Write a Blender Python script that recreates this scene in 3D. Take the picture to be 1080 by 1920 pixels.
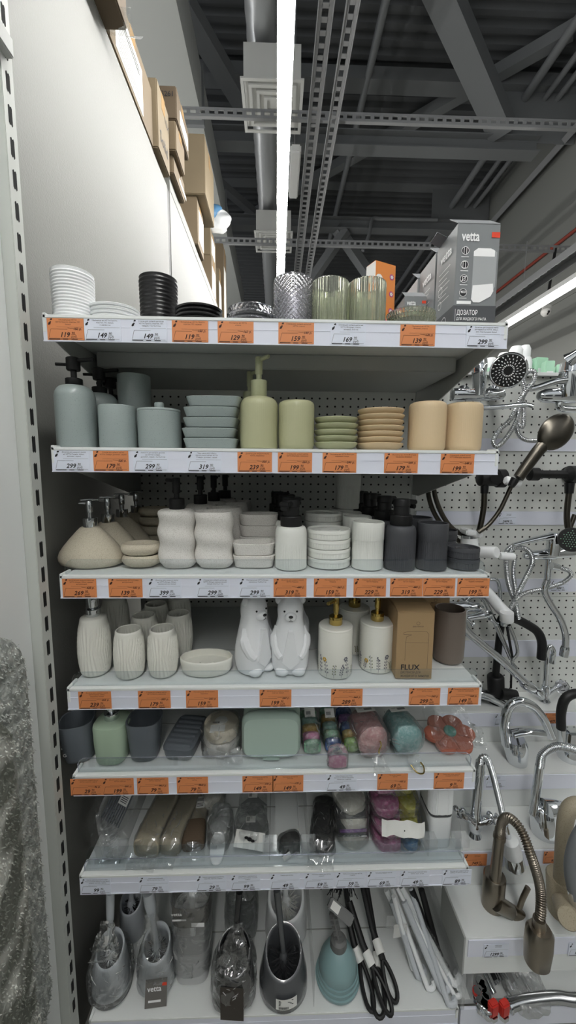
import bpy, bmesh, math, random
from mathutils import Vector, Matrix, noise
random.seed(11)
for _o in list(bpy.data.objects): bpy.data.objects.remove(_o)
sc = bpy.context.scene
C = sc.collection
PI = math.pi

# ---------------------------------------------------------------- camera
EYE = 1.5
F = 723.3
_p, _y, _r = .1213, .0302, .0074
FW = Vector((math.sin(_y)*math.cos(_p), math.cos(_y)*math.cos(_p), -math.sin(_p)))
_rt = Vector((math.cos(_y), -math.sin(_y), 0)); _up = _rt.cross(FW)
RT = math.cos(_r)*_rt + math.sin(_r)*_up
UP = -math.sin(_r)*_rt + math.cos(_r)*_up
cd = bpy.data.cameras.new('camera'); cam = bpy.data.objects.new('camera', cd); C.objects.link(cam)
cd.sensor_fit = 'VERTICAL'; cd.sensor_height = 36; cd.lens = 36*F/1920; cd.clip_start = .02; cd.clip_end = 60
_m = Matrix((RT, UP, -FW)).transposed().to_4x4(); _m.translation = (0, 0, EYE)
cam.matrix_world = _m
sc.camera = cam

# ---------------------------------------------------------------- light and exposure
LAMP_POWER = 27.0        # emission of the lamp diffusers
AMBIENT = .25
w = bpy.data.worlds.new('world'); sc.world = w; w.use_nodes = True
w.node_tree.nodes['Background'].inputs[0].default_value = (.93, .97, 1, 1)
w.node_tree.nodes['Background'].inputs[1].default_value = AMBIENT
sc.view_settings.view_transform = 'Standard'; sc.view_settings.look = 'None'
sc.view_settings.exposure = 1.28; sc.view_settings.gamma = 1; sc.view_settings.use_curve_mapping = False
sc.cycles.max_bounces = 10; sc.cycles.transparent_max_bounces = 24; sc.cycles.transmission_bounces = 8
sc.cycles.glossy_bounces = 5; sc.cycles.diffuse_bounces = 4
sc.cycles.caustics_reflective = False; sc.cycles.caustics_refractive = False
sc.cycles.use_denoising = True; sc.cycles.sample_clamp_indirect = 6

# ---------------------------------------------------------------- measuring helpers (a pixel's ray met with a real plane)
def ray(px, py): return FW + RT*((px-540)/F) + UP*((960-py)/F)
def aty(px, py, Y): d = ray(px, py); d = d*(Y/d.y); return Vector((d.x, d.y, d.z+EYE))
def atz(px, py, Z): d = ray(px, py); d = d*((Z-EYE)/d.z); return Vector((d.x, d.y, d.z+EYE))
def atx(px, py, X): d = ray(px, py); d = d*(X/d.x); return Vector((d.x, d.y, d.z+EYE))
def cyl(pl, pr, py, yf):
    a = ray(pl, py); b = ray(pr, py); a = math.atan2(a.x, a.y); b = math.atan2(b.x, b.y)
    m = (a+b)/2; h = (b-a)/2; L = yf/(math.cos(m)-math.sin(h))
    return L*math.sin(m), L*math.cos(m), L*math.sin(h)
def stand(pl, pr, pb, z, py=None):
    """centre and radius of an upright round thing whose front foot shows at row pb on a shelf at height z"""
    yf = atz((pl+pr)/2, pb, z).y
    return cyl(pl, pr, py if py else pb-30, yf)+(yf,)

# ---------------------------------------------------------------- colours and materials
def S(h):
    h = h.lstrip('#'); o = []
    for i in (0, 2, 4):
        c = int(h[i:i+2], 16)/255; o.append(c/12.92 if c <= .04045 else ((c+.055)/1.055)**2.4)
    return (*o, 1)
M = {}
def mat(name, col, rough=.5, metal=0, bump=0, bscale=200, speck=None, spscale=400, spth=.62, spw=.04, vary=0, coat=0, trans=0, ior=1.45, alpha=1, emit=0, sss=0, spec=.5):
    m = bpy.data.materials.new(name); m.use_nodes = True; nt = m.node_tree; b = nt.nodes['Principled BSDF']
    c = S(col) if isinstance(col, str) else col
    b.inputs['Base Color'].default_value = c; b.inputs['Roughness'].default_value = rough; b.inputs['Metallic'].default_value = metal
    b.inputs['Specular IOR Level'].default_value = spec
    b.inputs['Coat Weight'].default_value = coat; b.inputs['Coat Roughness'].default_value = .08
    b.inputs['Transmission Weight'].default_value = trans; b.inputs['IOR'].default_value = ior; b.inputs['Alpha'].default_value = alpha
    if emit:
        b.inputs['Emission Color'].default_value = c; b.inputs['Emission Strength'].default_value = emit
    tc = nt.nodes.new('ShaderNodeTexCoord')
    def N(scale, detail=2):
        n = nt.nodes.new('ShaderNodeTexNoise'); n.inputs['Scale'].default_value = scale; n.inputs['Detail'].default_value = detail
        nt.links.new(tc.outputs['Object'], n.inputs['Vector']); return n
    last = None
    if vary:
        n = N(9, 4); mx = nt.nodes.new('ShaderNodeMix'); mx.data_type = 'RGBA'
        mx.inputs['A'].default_value = c; mx.inputs['B'].default_value = tuple(x*(1-vary) for x in c[:3])+(1,)
        nt.links.new(n.outputs['Fac'], mx.inputs['Factor']); nt.links.new(mx.outputs['Result'], b.inputs['Base Color']); last = mx.outputs['Result']
    if speck:
        n = N(spscale, 1); r = nt.nodes.new('ShaderNodeValToRGB'); r.color_ramp.elements[0].position = spth; r.color_ramp.elements[1].position = spth+spw
        mx = nt.nodes.new('ShaderNodeMix'); mx.data_type = 'RGBA'
        mx.inputs['A'].default_value = c; mx.inputs['B'].default_value = S(speck)
        if last: nt.links.new(last, mx.inputs['A'])
        nt.links.new(n.outputs['Fac'], r.inputs['Fac']); nt.links.new(r.outputs['Color'], mx.inputs['Factor']); nt.links.new(mx.outputs['Result'], b.inputs['Base Color'])
    if bump:
        n = N(bscale, 3); bp = nt.nodes.new('ShaderNodeBump'); bp.inputs['Strength'].default_value = bump; bp.inputs['Distance'].default_value = .002
        nt.links.new(n.outputs['Fac'], bp.inputs['Height']); nt.links.new(bp.outputs['Normal'], b.inputs['Normal'])
    M[name] = m; return m
def film(name, tint=(.97, .98, .98), gloss=.12, rough=.12, scale=60, milky=0., strength=.9):
    """thin clear plastic film: mostly see-through, crinkled glossy reflections, a little milky haze"""
    m = bpy.data.materials.new(name); m.use_nodes = True; nt = m.node_tree; nt.nodes.clear(); L = nt.links.new
    out = nt.nodes.new('ShaderNodeOutputMaterial'); tr = nt.nodes.new('ShaderNodeBsdfTransparent'); tr.inputs[0].default_value = (*tint, 1)
    gl = nt.nodes.new('ShaderNodeBsdfGlossy'); gl.inputs['Roughness'].default_value = rough; gl.inputs[0].default_value = (1, 1, 1, 1)
    tc = nt.nodes.new('ShaderNodeTexCoord'); n = nt.nodes.new('ShaderNodeTexNoise'); n.inputs['Scale'].default_value = scale; n.inputs['Detail'].default_value = 3
    if strength > .5: n.noise_type = 'RIDGED_MULTIFRACTAL'
    L(tc.outputs['Object'], n.inputs['Vector'])
    bp = nt.nodes.new('ShaderNodeBump'); bp.inputs['Strength'].default_value = strength; bp.inputs['Distance'].default_value = .01
    L(n.outputs['Fac'], bp.inputs['Height']); L(bp.outputs['Normal'], gl.inputs['Normal'])
    lw = nt.nodes.new('ShaderNodeLayerWeight'); lw.inputs[0].default_value = .35; L(bp.outputs['Normal'], lw.inputs['Normal'])
    mp = nt.nodes.new('ShaderNodeMapRange'); mp.inputs['To Min'].default_value = gloss*.5; mp.inputs['To Max'].default_value = min(.9, gloss*3.5)
    L(lw.outputs['Fresnel'], mp.inputs['Value'])
    a = nt.nodes.new('ShaderNodeMixShader'); L(mp.outputs['Result'], a.inputs[0]); L(tr.outputs[0], a.inputs[1]); L(gl.outputs[0], a.inputs[2])
    if milky:
        df = nt.nodes.new('ShaderNodeBsdfDiffuse'); df.inputs[0].default_value = (.85, .86, .86, 1)
        b = nt.nodes.new('ShaderNodeMixShader'); b.inputs[0].default_value = milky; L(a.outputs[0], b.inputs[1]); L(df.outputs[0], b.inputs[2]); L(b.outputs[0], out.inputs[0])
    else: L(a.outputs[0], out.inputs[0])
    M[name] = m; return m

mat('shelf_white', '#dfe2e1', .42); mat('shelf_grey', '#a9aba8', .45); mat('rail', '#dfe2ee', .3, coat=.4)
mat('panel', '#7e7e7a', .5, bump=.25, bscale=260); mat("post", "#bcbfba", .45); mat('dark_slot', '#0b0b0c', .9)
mat('wall_sandwich', '#838480', .6); mat('deck', '#626466', .55); mat('steel_paint', '#7d7f81', .5); mat('galv', '#98999a', .4, metal=.35)
mat('foil', '#c9cbcd', .35, metal=.6, bump=.5, bscale=30); mat('diffuser_white', '#d8d8d4', .5); mat('floor', '#a5a5a0', .35)
mat('lamp_on', (1, .99, .96, 1), emit=LAMP_POWER); mat('lamp_on_weak', (1, .99, .96, 1), emit=LAMP_POWER*.2); mat('lamp_body', '#e4e4e2', .4); mat('red_pipe', '#8e3f33', .5)
mat('carton', '#73644f', .75, vary=.12, bump=.1); mat('carton_pale', '#7e7059', .75, vary=.12); mat('carton_dark', '#615342', .75, vary=.12)
mat('tape', '#a88a63', .25); mat('paper', '#e6e6e2', .6); mat('ink', '#26262a', .6); mat('ink_brown', '#40241a', .6)
mat('white_pp', '#e9ebec', .3); mat('black_pp', '#111113', .35, coat=.2); mat('black_matte', '#121213', .5)
mat('tag_orange', '#d98a58', .45); mat('tag_white', '#dde2ee', .4)
mat('glass_grey', (.70, .70, .74, 1), .06, trans=.92, ior=1.42); mat('glass_green', (.80, .84, .68, 1), .08, trans=.86, ior=1.4)
mat('blue_speckle', '#98a3a1', .35, coat=.35, speck='#78837f', spscale=620, spth=.68, vary=.06)
mat('olive', '#b1b18e', .4, coat=.15, vary=.05); mat('olive_plain', '#abae8c', .35, coat=.2); mat('beige', '#d2bb97', .45, vary=.04)
mat('pebble', '#cbc3b0', .7, speck='#b3a893', spscale=900, spth=.56, bump=.4, bscale=420); mat('wavy_stone', '#dcd9d4', .7, speck='#bab5ad', spscale=900, spth=.58, bump=.3, bscale=400)
mat('white_ceramic', '#e4e3da', .3, coat=.4); mat('white_resin', '#e3e4de', .45); mat('charcoal', '#45464a', .5); mat('charcoal_dark', '#303135', .5)
mat('chrome', '#dadde0', .06, metal=1); mat('chrome_soft', '#c2c4c6', .18, metal=1); mat('nickel', '#8d857a', .28, metal=1); mat('gunmetal', '#5a564f', .3, metal=1)
mat('gold', '#c4ab66', .12, metal=1); mat('bear_white', '#e8eaec', .32); mat('bear_grey', '#d5d8db', .4)
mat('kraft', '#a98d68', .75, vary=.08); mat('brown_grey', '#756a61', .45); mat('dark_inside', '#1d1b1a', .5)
mat('grey_pp', '#5f656b', .4); mat('sage', '#a9bda6', .4, vary=.05); mat('mint', '#adc0b5', .3, coat=.2); mat('cream', '#d9cfbb', .6)
mat('gold_print', '#caa23a', .5); mat('grey_print', '#6c6c74', .6); mat('green_print', '#83886a', .6)
mat('box_grey', '#7e8183', .45); mat('box_dark', '#4a4c4f', .45); mat('box_orange', '#d98540', .5); mat('box_white', '#e4e2de', .5); mat('box_pink', '#b04a86', .5); mat('red_label', '#d8452b', .5); mat('white_ink', '#f0f0f0', .5)
film('acrylic', (.93, .95, .96), .06, .03, 3, 0., .02); film('acrylic_edge', (.84, .85, .93), .16, .1, 3, .1, .05)
film('clear_film', (.97, .98, .98), .2, .1, 45, .03, strength=1); film('crease_glare_film', (.95, .96, .96), .4, .15, 45, .45, strength=1)  # crease material: milky white put in for glare on the folds
film('frosted', (.9, .91, .92), .08, .25, 8, .55, .1)
film('milky_film', (.95, .96, .96), .2, .15, 45, .18, strength=1); film('clear_plastic', (.97, .975, .975), .1, .05, 6, .09, .1)

# ---------------------------------------------------------------- mesh builder
class MB:
    def __init__(s): s.v = []; s.f = []
    def add(s, v, f):
        k = len(s.v); s.v += [tuple(p) for p in v]; s.f += [tuple(i+k for i in q) for q in f]; return s
    def loft(s, rings, cap0=True, cap1=True, closed=True):
        k = len(s.v); n = len(rings[0])
        for r in rings: s.v += [tuple(p) for p in r]
        for j in range(len(rings)-1):
            for i in range(n if closed else n-1):
                a = k+j*n+i; b = k+j*n+(i+1) % n; s.f.append((a, b, b+n, a+n))
        for cap, ring, base, flip in ((cap0, rings[0], k, True), (cap1, rings[-1], k+(len(rings)-1)*n, False)):
            if cap:
                c = sum((Vector(p) for p in ring), Vector())/n; ci = len(s.v); s.v.append(tuple(c))
                for i in range(n):
                    a, b = base+i, base+(i+1) % n; s.f.append((b, a, ci) if flip else (a, b, ci))
        return s
    def lathe(s, prof, seg=40, fn=None, c=(0, 0, 0), sx=1, sy=1, cap0=True, cap1=True):
        rings = []
        for r, z in prof:
            ring = []
            for i in range(seg):
                t = 2*PI*i/seg; q = fn(t, z, r) if fn else r
                ring.append((c[0]+q*math.cos(t)*sx, c[1]+q*math.sin(t)*sy, c[2]+z))
            rings.append(ring)
        return s.loft(rings, cap0, cap1)
    def sell(s, secs, seg=40, n=4, c=(0, 0, 0), cap0=True, cap1=True, fn=None):
        """sections (z, half x, half y[, dx, dy, exponent]) with rounded-rectangle outline"""
        rings = []
        for q in secs:
            z, hx, hy = q[:3]; dx, dy = (q[3], q[4]) if len(q) > 4 else (0, 0); e = q[5] if len(q) > 5 else n; ring = []
            for i in range(seg):
                t = 2*PI*i/seg; ct, st = math.cos(t), math.sin(t)
                x = math.copysign(abs(ct)**(2/e), ct)*hx; y = math.copysign(abs(st)**(2/e), st)*hy
                p = Vector((c[0]+dx+x, c[1]+dy+y, c[2]+z))
                ring.append(fn(p, t) if fn else p)
            rings.append(ring)
        return s.loft(rings, cap0, cap1)
    def tube(s, pts, r, seg=12, caps=True, flat=1):
        pts = [Vector(p) for p in pts]; rings = []; up = None
        for i, p in enumerate(pts):
            d = (pts[min(i+1, len(pts)-1)]-pts[max(i-1, 0)]).normalized()
            if up is None:
                up = d.orthogonal().normalized() if abs(d.z) > .95 else (Vector((0, 0, 1))-d*d.z).normalized()
            up = (up-d*up.dot(d)).normalized(); b = d.cross(up)
            q = r[i] if isinstance(r, (list, tuple)) else r
            rings.append([p+up*(q*math.cos(2*PI*k/seg))+b*(q*flat*math.sin(2*PI*k/seg)) for k in range(seg)])
        return s.loft(rings, caps, caps)
    def hose(s, pts, r, pitch=.005, seg=10, dip=.74):
        P = curve(pts, 60); L = [0]
        for a, b in zip(P, P[1:]): L.append(L[-1]+(b-a).length)
        n = max(8, min(1800, int(L[-1]/pitch*5))); Q = []; j = 0
        for i in range(n+1):
            t = L[-1]*i/n
            while j < len(L)-2 and L[j+1] < t: j += 1
            u = (t-L[j])/max(1e-9, L[j+1]-L[j]); Q.append(P[j].lerp(P[j+1], min(1, u)))
        return s.tube(Q, [r*(1-(1-dip)*(.5+.5*math.cos(i*2*PI/5))) for i in range(n+1)], seg)
    def box(s, x0, x1, y0, y1, z0, z1):
        v = [(x, y, z) for z in (z0, z1) for y in (y0, y1) for x in (x0, x1)]
        return s.add(v, [(0, 2, 3, 1), (4, 5, 7, 6), (0, 1, 5, 4), (2, 6, 7, 3), (0, 4, 6, 2), (1, 3, 7, 5)])
    def bar(s, a, b, w, h=None, up=(0, 0, 1)):
        a, b = Vector(a), Vector(b); d = (b-a).normalized(); u = Vector(up); u = (u-d*u.dot(d)).normalized(); q = d.cross(u); h = h or w
        v = [p+q*(i*w/2)+u*(j*h/2) for p in (a, b) for j in (-1, 1) for i in (-1, 1)]
        return s.add(v, [(0, 1, 3, 2), (4, 6, 7, 5), (0, 4, 5, 1), (2, 3, 7, 6), (0, 2, 6, 4), (1, 5, 7, 3)])
    def prism(s, out, d0, d1, axis='y'):
        """a 2-D outline given depth: axis y = outline in x,z; x = outline in y,z; z = outline in x,y"""
        f = {'y': lambda p, d: (p[0], d, p[1]), 'x': lambda p, d: (d, p[0], p[1]), 'z': lambda p, d: (p[0], p[1], d)}[axis]; n = len(out)
        return s.add([f(p, d0) for p in out]+[f(p, d1) for p in out], [tuple(range(n))[::-1], tuple(range(n, 2*n))]+[(i, (i+1) % n, n+(i+1) % n, n+i) for i in range(n)])
    def sphere(s, c, r, seg=16, sx=1, sy=1, sz=1):
        pr = [(r*math.sin(PI*i/10)*1., -r*math.cos(PI*i/10)*sz) for i in range(1, 10)]
        return s.lathe(pr, seg, None, c, sx, sy)
    def move(s, mtx): s.v = [tuple(mtx @ Vector(p)) for p in s.v]; return s
    def build(s, name, m, parent=None, smooth=35, bev=0, loc=None):
        me = bpy.data.meshes.new(name); me.from_pydata(s.v, [], s.f)
        b = bmesh.new(); b.from_mesh(me)
        bmesh.ops.recalc_face_normals(b, faces=b.faces)
        if bev: bmesh.ops.bevel(b, geom=[e for e in b.edges if e.calc_face_angle(0) > .6], offset=bev, segments=2, affect='EDGES')
        for f in b.faces: f.smooth = bool(smooth)
        b.to_mesh(me); b.free()
        if smooth: me.set_sharp_from_angle(angle=math.radians(smooth))
        me.materials.append(M[m] if isinstance(m, str) else m)
        o = bpy.data.objects.new(name, me); C.objects.link(o)
        if parent: o.parent = parent
        if loc is not None: o.location = loc
        return o
def merge_in(o, mb, m):
    """add the builder's faces to an object's own mesh, in a second material"""
    b = bmesh.new(); b.from_mesh(o.data); vs = [b.verts.new(v) for v in mb.v]; k = len(o.data.materials)
    for f in mb.f:
        q = b.faces.new([vs[i] for i in f]); q.material_index = k; q.smooth = True
    b.to_mesh(o.data); b.free(); o.data.materials.append(M[m]); return o
def curve(pts, n=12):
    """Catmull-Rom through points, n steps a span"""
    P = [Vector(p) for p in pts]; P = [P[0]*2-P[1]]+P+[P[-1]*2-P[-2]]; out = []
    for i in range(1, len(P)-2):
        for k in range(n):
            t = k/n; a, b, c, d = P[i-1:i+3]
            out.append(.5*((2*b)+(c-a)*t+(2*a-5*b+4*c-d)*t*t+(3*b-a-3*c+d)*t**3))
    out.append(P[-2]); return out
def T(*a): return Matrix.Translation(Vector(a))
def R(deg, ax): return Matrix.Rotation(math.radians(deg), 4, ax)

# ---------------------------------------------------------------- naming
def tag(o, label=None, cat=None, group=None, kind=None):
    for k, v in (('label', label), ('category', cat), ('group', group), ('kind', kind)):
        if v: o[k] = v
    return o
def thing(name, label, cat, loc=(0, 0, 0), rz=0, group=None):
    o = bpy.data.objects.new(name, None); C.objects.link(o); o.location = loc; o.rotation_euler = (0, 0, rz); o.empty_display_size = .02
    return tag(o, label, cat, group)
def dup(root, loc=None, rz=None, label=None, group=None, scale=None):
    r = root.copy(); C.objects.link(r)
    if loc is not None: r.location = loc
    if rz is not None: r.rotation_euler = (0, 0, rz)
    if scale: r.scale = scale if isinstance(scale, (tuple, list)) else (scale,)*3
    if label: r['label'] = label
    if group: r['group'] = group
    for ch in list(root.children):
        c = ch.copy(); C.objects.link(c); c.parent = r
        for g in list(ch.children):
            d = g.copy(); C.objects.link(d); d.parent = c
    return r
def struct(name, mb, m, smooth=0, bev=0): return tag(mb.build(name, m, None, smooth, bev), kind='structure')

# ---------------------------------------------------------------- lettering (the built-in font turned into mesh)
def text_v(s, size, shear=0., bold=0., align='LEFT'):
    c = bpy.data.curves.new('letters', 'FONT'); c.body = s; c.size = 1; c.shear = shear; c.offset = bold; c.resolution_u = 2
    o = bpy.data.objects.new('letters', c); me = bpy.data.meshes.new_from_object(o)
    v = [Vector((p.co.x*size, p.co.y*size, 0)) for p in me.vertices]; f = [tuple(p.vertices) for p in me.polygons]
    bpy.data.objects.remove(o); bpy.data.curves.remove(c); bpy.data.meshes.remove(me)
    if v:
        wd = max(p.x for p in v); dx = {'LEFT': 0, 'CENTER': -wd/2, 'RIGHT': -wd}[align]
        v = [Vector((p.x+dx, p.y, 0)) for p in v]
    return v, f
class Ink(MB):
    """flat print on a face: local x right, y up, lifted off by z"""
    def text(s, t, x, y, size, shear=0., bold=0., align='LEFT', maxw=None):
        v, f = text_v(t, size, shear, bold, align)
        if v and maxw:
            wd = max(p.x for p in v)-min(p.x for p in v)
            if wd > maxw: v = [Vector((p.x*maxw/wd, p.y, 0)) for p in v]
        return s.add([(p.x+x, p.y+y, 0) for p in v], f)
    def rect(s, x0, y0, x1, y1): return s.add([(x0, y0, 0), (x1, y0, 0), (x1, y1, 0), (x0, y1, 0)], [(0, 1, 2, 3)])
    def line(s, a, b, w=.0003):
        a = Vector((*a, 0)); b = Vector((*b, 0)); d = (b-a).normalized(); q = Vector((-d.y, d.x, 0))*w/2
        return s.add([a-q, b-q, b+q, a+q], [(0, 1, 2, 3)])
    def path(s, pts, w=.0004, closed=False):
        for a, b in zip(pts, pts[1:]+(pts[:1] if closed else [])): s.line(a, b, w)
        return s
    def disc(s, x, y, r, n=14, ry=None):
        return s.add([(x+r*math.cos(2*PI*i/n), y+(ry or r)*math.sin(2*PI*i/n), 0) for i in range(n)], [tuple(range(n))])
    def ring(s, x, y, r, w=.0004, n=20): return s.path([(x+r*math.cos(2*PI*i/n), y+r*math.sin(2*PI*i/n)) for i in range(n)], w, True)
    def front(s): s.v = [(x, z, y) for x, y, z in s.v]; return s      # stand the print up facing -Y
# ================================================================ the hall
WX = -.51                                  # left wall of white panels
XW = 3.8                                   # right wall
struct('floor', MB().box(-6, XW, -3.2, 13, -.05, 0), 'floor')
struct('wall_left', MB().box(-.55, WX, .764, 1.962, 0, 2.77), 'panel')
struct('wall_left', MB().box(-.55, WX-.001, 2.012, 8, 0, 2.79), 'panel')
struct('wall_left', MB().box(-.53, -.4765, -2.5, .731, 0, 2.3), 'shelf_white')
struct('trim_1', MB().box(-.55, WX-.003, 1.9625, 2.0115, 0, 2.775), 'black_matte')
struct('trim_2', MB().box(-.552, WX+.0005, 2.012, 8, 2.79, 2.845), 'wall_sandwich')
struct('trim_3', MB().box(-1.5, WX, .764, 1.962, 2.7705, 2.772), 'shelf_white')
struct('trim_7', MB().box(-1.5, -.553, 2.015, 8, 2.83, 2.848), 'shelf_white')
struct('wall_right', MB().box(XW, XW+.15, -3.2, 13, 0, 6.6), 'wall_sandwich')
wb = MB()
for yy in (2.9, 4.95, 7.6, 10.2): wb.box(XW-.004, XW, yy-.006, yy+.006, 0, 6.2)
struct('trim_4', wb, 'box_dark')
wb = MB()
for zz in (2.62, 3.72): wb.box(XW-.012, XW, -3, 13, zz-.012, zz+.012)
struct('trim_5', wb, 'wall_sandwich')
struct('wall_back', MB().box(-6, XW, 13, 13.1, 0, 6.5), 'box_dark')
struct('wall_front', MB().box(-6, XW, -3.3, -3.2, 0, 3.2), 'shelf_white')
for k in range(6): struct('dark_reflection_panel', MB().box(-5.5+1.48*k, -4.25+1.48*k, -3.199, -3.15, .3, 2.1), 'box_dark')  # unseen dark panels added to give the chrome dark reflections

# corrugated roof deck
prof = []; p = .17; y = -2.0
while y < 13:
    prof += [(y, 0), (y+.06, 0), (y+.085, -.06), (y+.145, -.06)]; y += p
dk = MB(); Zd = EYE+4.95
dk.add([(-6, a, Zd+b) for a, b in prof]+[(XW, a, Zd+b) for a, b in prof], [(i, i+1, len(prof)+i+1, len(prof)+i) for i in range(len(prof)-1)])
struct('ceiling', dk, 'deck')

def perforated(mb, a, b, wd, th, up, pitch=.05, hole=.028, hw=.012):
    """a slotted channel rail: two edge strips, cross pieces between the slots"""
    a, b = Vector(a), Vector(b); d = (b-a).normalized(); L = (b-a).length; u = Vector(up); q = d.cross(u).normalized()
    for s in (-1, 1):
        mb.bar(a+q*s*(wd/2-wd*.14), b+q*s*(wd/2-wd*.14), wd*.28, th, up)
        mb.bar(a+q*s*wd/2-u*wd*.22, b+q*s*wd/2-u*wd*.22, th, wd*.45, up)
    t = 0
    while t < L:
        mb.bar(a+d*t, a+d*min(L, t+pitch-hole), wd*.5, th, up); t += pitch
    return mb
# hanging rails, trusses, pipes
Zr = EYE+2.55
def slotted(name, label, a, b, wd, up=(0, 0, 1), pitch=.07, hole=.042):
    return tag(perforated(MB(), a, b, wd, .004, up, pitch, hole).build(name, 'galv', None, 0), label, 'rail')
a = atz(612, 0, Zr); x1 = a.x
slotted('slotted_rail', 'galvanised slotted rail running away beside the lit tube, the wider one on the left', (x1, 1.2, Zr), (x1, 11, Zr), .085)
a = atz(662, 0, Zr-.05)
slotted('slotted_rail', 'galvanised slotted rail running away under the roof, right of the one beside the tube', (a.x, 1.2, Zr-.05), (a.x, 11, Zr-.05), .07)
a, b = atz(350, 208, Zr+.1), atz(1072, 232, Zr+.1)
slotted('slotted_rail', 'galvanised slotted rail crossing the hall in front of the nearer grey girder', (-1.6, a.y, Zr+.1), (XW, a.y, Zr+.1), .06, (0, -1, 0))
a = atz(640, 456, Zr+.1)
slotted('slotted_rail', 'far galvanised slotted rail crossing the hall below the second girder', (-1.6, a.y, Zr+.1), (XW, a.y, Zr+.1), .07, (0, -1, 0))
a = atx(1080, 245, XW-.05)
slotted('cable_tray', 'slotted cable tray fixed high along the right wall', (XW-.13, -1, a.z), (XW-.13, 12.5, a.z), .16, (-.7, 0, .7), .1, .06)['category'] = 'cable tray'

def girder(label, Y, zb):
    t = thing('roof_girder', label, 'girder', (0, Y, zb), group=None)
    MB().box(-3.5, 3.3, -.09, .09, 0, .012).box(-3.5, 3.3, -.006, .006, .012, .17).box(-3.5, 3.3, -.09, .09, .17, .182).build('bottom_chord', 'steel_paint', t, 0)
    MB().box(-3.5, XW-.01, -.1, .1, .72, .86).build('top_chord', 'steel_paint', t, 0)
    MB().box(2.75, XW-.02, -.008, .008, .15, .72).build('end_plate', 'steel_paint', t, 0)
    return t
b = aty(700, 280, 5.36)
girder('nearer grey steel girder spanning the hall under the roof deck', 5.36, b.z-.02)
b = aty(700, 428, 7.4)
girder('second grey steel girder further back, half hidden by the slotted rails', 7.4, b.z-.05)
def brace(label, a, b, wd, th=None): return tag(MB().bar(a, b, wd, th or wd).build('roof_brace', 'steel_paint', None, 0), label, 'brace')
brace('wide grey roof brace slanting down to the right end of the nearer girder', atz(808, -60, Zd-.15), aty(942, 245, 5.3), .26, .2)
brace('long thin roof brace rising to the right across the roof deck', atz(1075, 55, Zd-.2), atz(440, 422, Zd-.2), .13)
brace('grey roof brace at the upper left beside the foil duct', atz(340, 0, Zd-.3), atz(452, 190, Zd-.3), .2, .15)
brace('grey roof brace between the foil duct and the second girder, at the left', atz(395, 330, Zd-.3), atz(620, 300, Zd-.3)+Vector((-.6, 2.2, 0)), .12)
brace('far roof brace standing between the second girder and the cups below, sloping left', aty(650, 430, 7.4), aty(560, 560, 7.9), .14)
brace('far roof brace sloping down to the right behind the gilded green cups'.replace('gilded ', ''), aty(630, 425, 7.45), aty(712, 545, 7.9), .16)
a = atz(724, 0, Zd-.25)
tag(MB().tube([(a.x, -1, Zd-.25), (a.x, 12.5, Zd-.25)], .045).build('roof_pipe', 'steel_paint'), 'grey pipe running away under the deck, right of the slotted rails', 'pipe')
for (px, py, r, lab) in ((1068, 60, .05, 'upper grey pipe running away at the right side of the roof'), (1080, 105, .035, 'second grey pipe at the right side of the roof, below the upper one'), (1080, 140, .035, 'lowest of the three grey pipes at the right side of the roof')):
    a = atz(px, py, Zd-.35); tag(MB().tube([(min(a.x, XW-.06), -1, Zd-.35), (min(a.x, XW-.06), 12.5, Zd-.35)], r).build('roof_pipe', 'steel_paint'), lab, 'pipe')
tag(MB().tube([aty(700, 410, 7.28), aty(820, 412, 7.28)], .03).tube(curve([aty(680, 470, 7.2), aty(692, 440, 7.22), aty(698, 412, 7.26), aty(712, 410, 7.28)]), .03).build('sprinkler_pipe', 'steel_paint'), 'bent grey pipe in front of the second girder', 'pipe')
a = atx(1080, 430, XW-.03)
tag(MB().tube([(XW-.03, -1, a.z), (XW-.03, 12.5, a.z)], .022).build('wall_pipe', 'red_pipe'), 'thin red pipe running along the right wall', 'pipe')

# rectangular air duct at the upper left
xd = atz(330, 0, EYE+3.3).x
t = thing('air_duct', 'pale square air duct under the roof at the upper left', 'duct', (0, 0, 0))
MB().box(xd-1.1, xd, 1.0, 9, EYE+3.3, EYE+3.75).build('duct_body', 'shelf_grey', t, 0)
for py in (2.6, 4.2, 5.9):
    MB().box(xd-1.14, xd+.02, py-.02, py+.02, EYE+3.26, EYE+3.79).build('flange', 'steel_paint', t, 0)
# round foil duct with ceiling diffusers
Zf = EYE+3.55; a = atz(490, 60, Zf)
t = thing('foil_duct', 'silver foil round duct running beside the lit tube with square grilles under it', 'duct', (a.x, 0, Zf))
MB().lathe([(.12+.006*(i % 2), 2.4+i*.1) for i in range(80)], 20).move(R(-90, 'X')).build('duct_hose', 'foil', t)
def grille(px, py, zz, half, label):
    q = atz(px, py, zz); g = thing('air_grille', label, 'vent', q)
    f = MB()
    for k in range(4):
        h = half*(1-k*.24); i = h-half*.1
        for x0, x1, y0, y1 in ((-h, h, -h, -i), (-h, h, i, h), (-h, -i, -i, i), (i, h, -i, i)): f.box(x0, x1, y0, y1, .02*k/3, .02*k/3+.012)
    f.build('louvre', 'diffuser_white', g, 0)
    MB().box(-half*.9, half*.9, -half*.9, half*.9, .035, .28).build('plenum_box', 'diffuser_white', g, 0)
grille(511, 203, EYE+3.1, .26, 'square white air grille under the foil duct, the nearer one')
grille(513, 455, EYE+3.1, .26, 'square white air grille under the foil duct, the farther one')
q = atz(553, 315, EYE+2.9)
t = thing('emergency_lamp', 'small white oblong lamp housing hanging right of the lit tube', 'lamp', q)
MB().box(-.05, .05, -.2, .45, 0, .07).build('lamp_housing', 'lamp_body', t, 0, .012)
MB().tube([(0, .1, .07), (0, .1, 1.9)], .006).build('hanger', 'galv', t)

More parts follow.
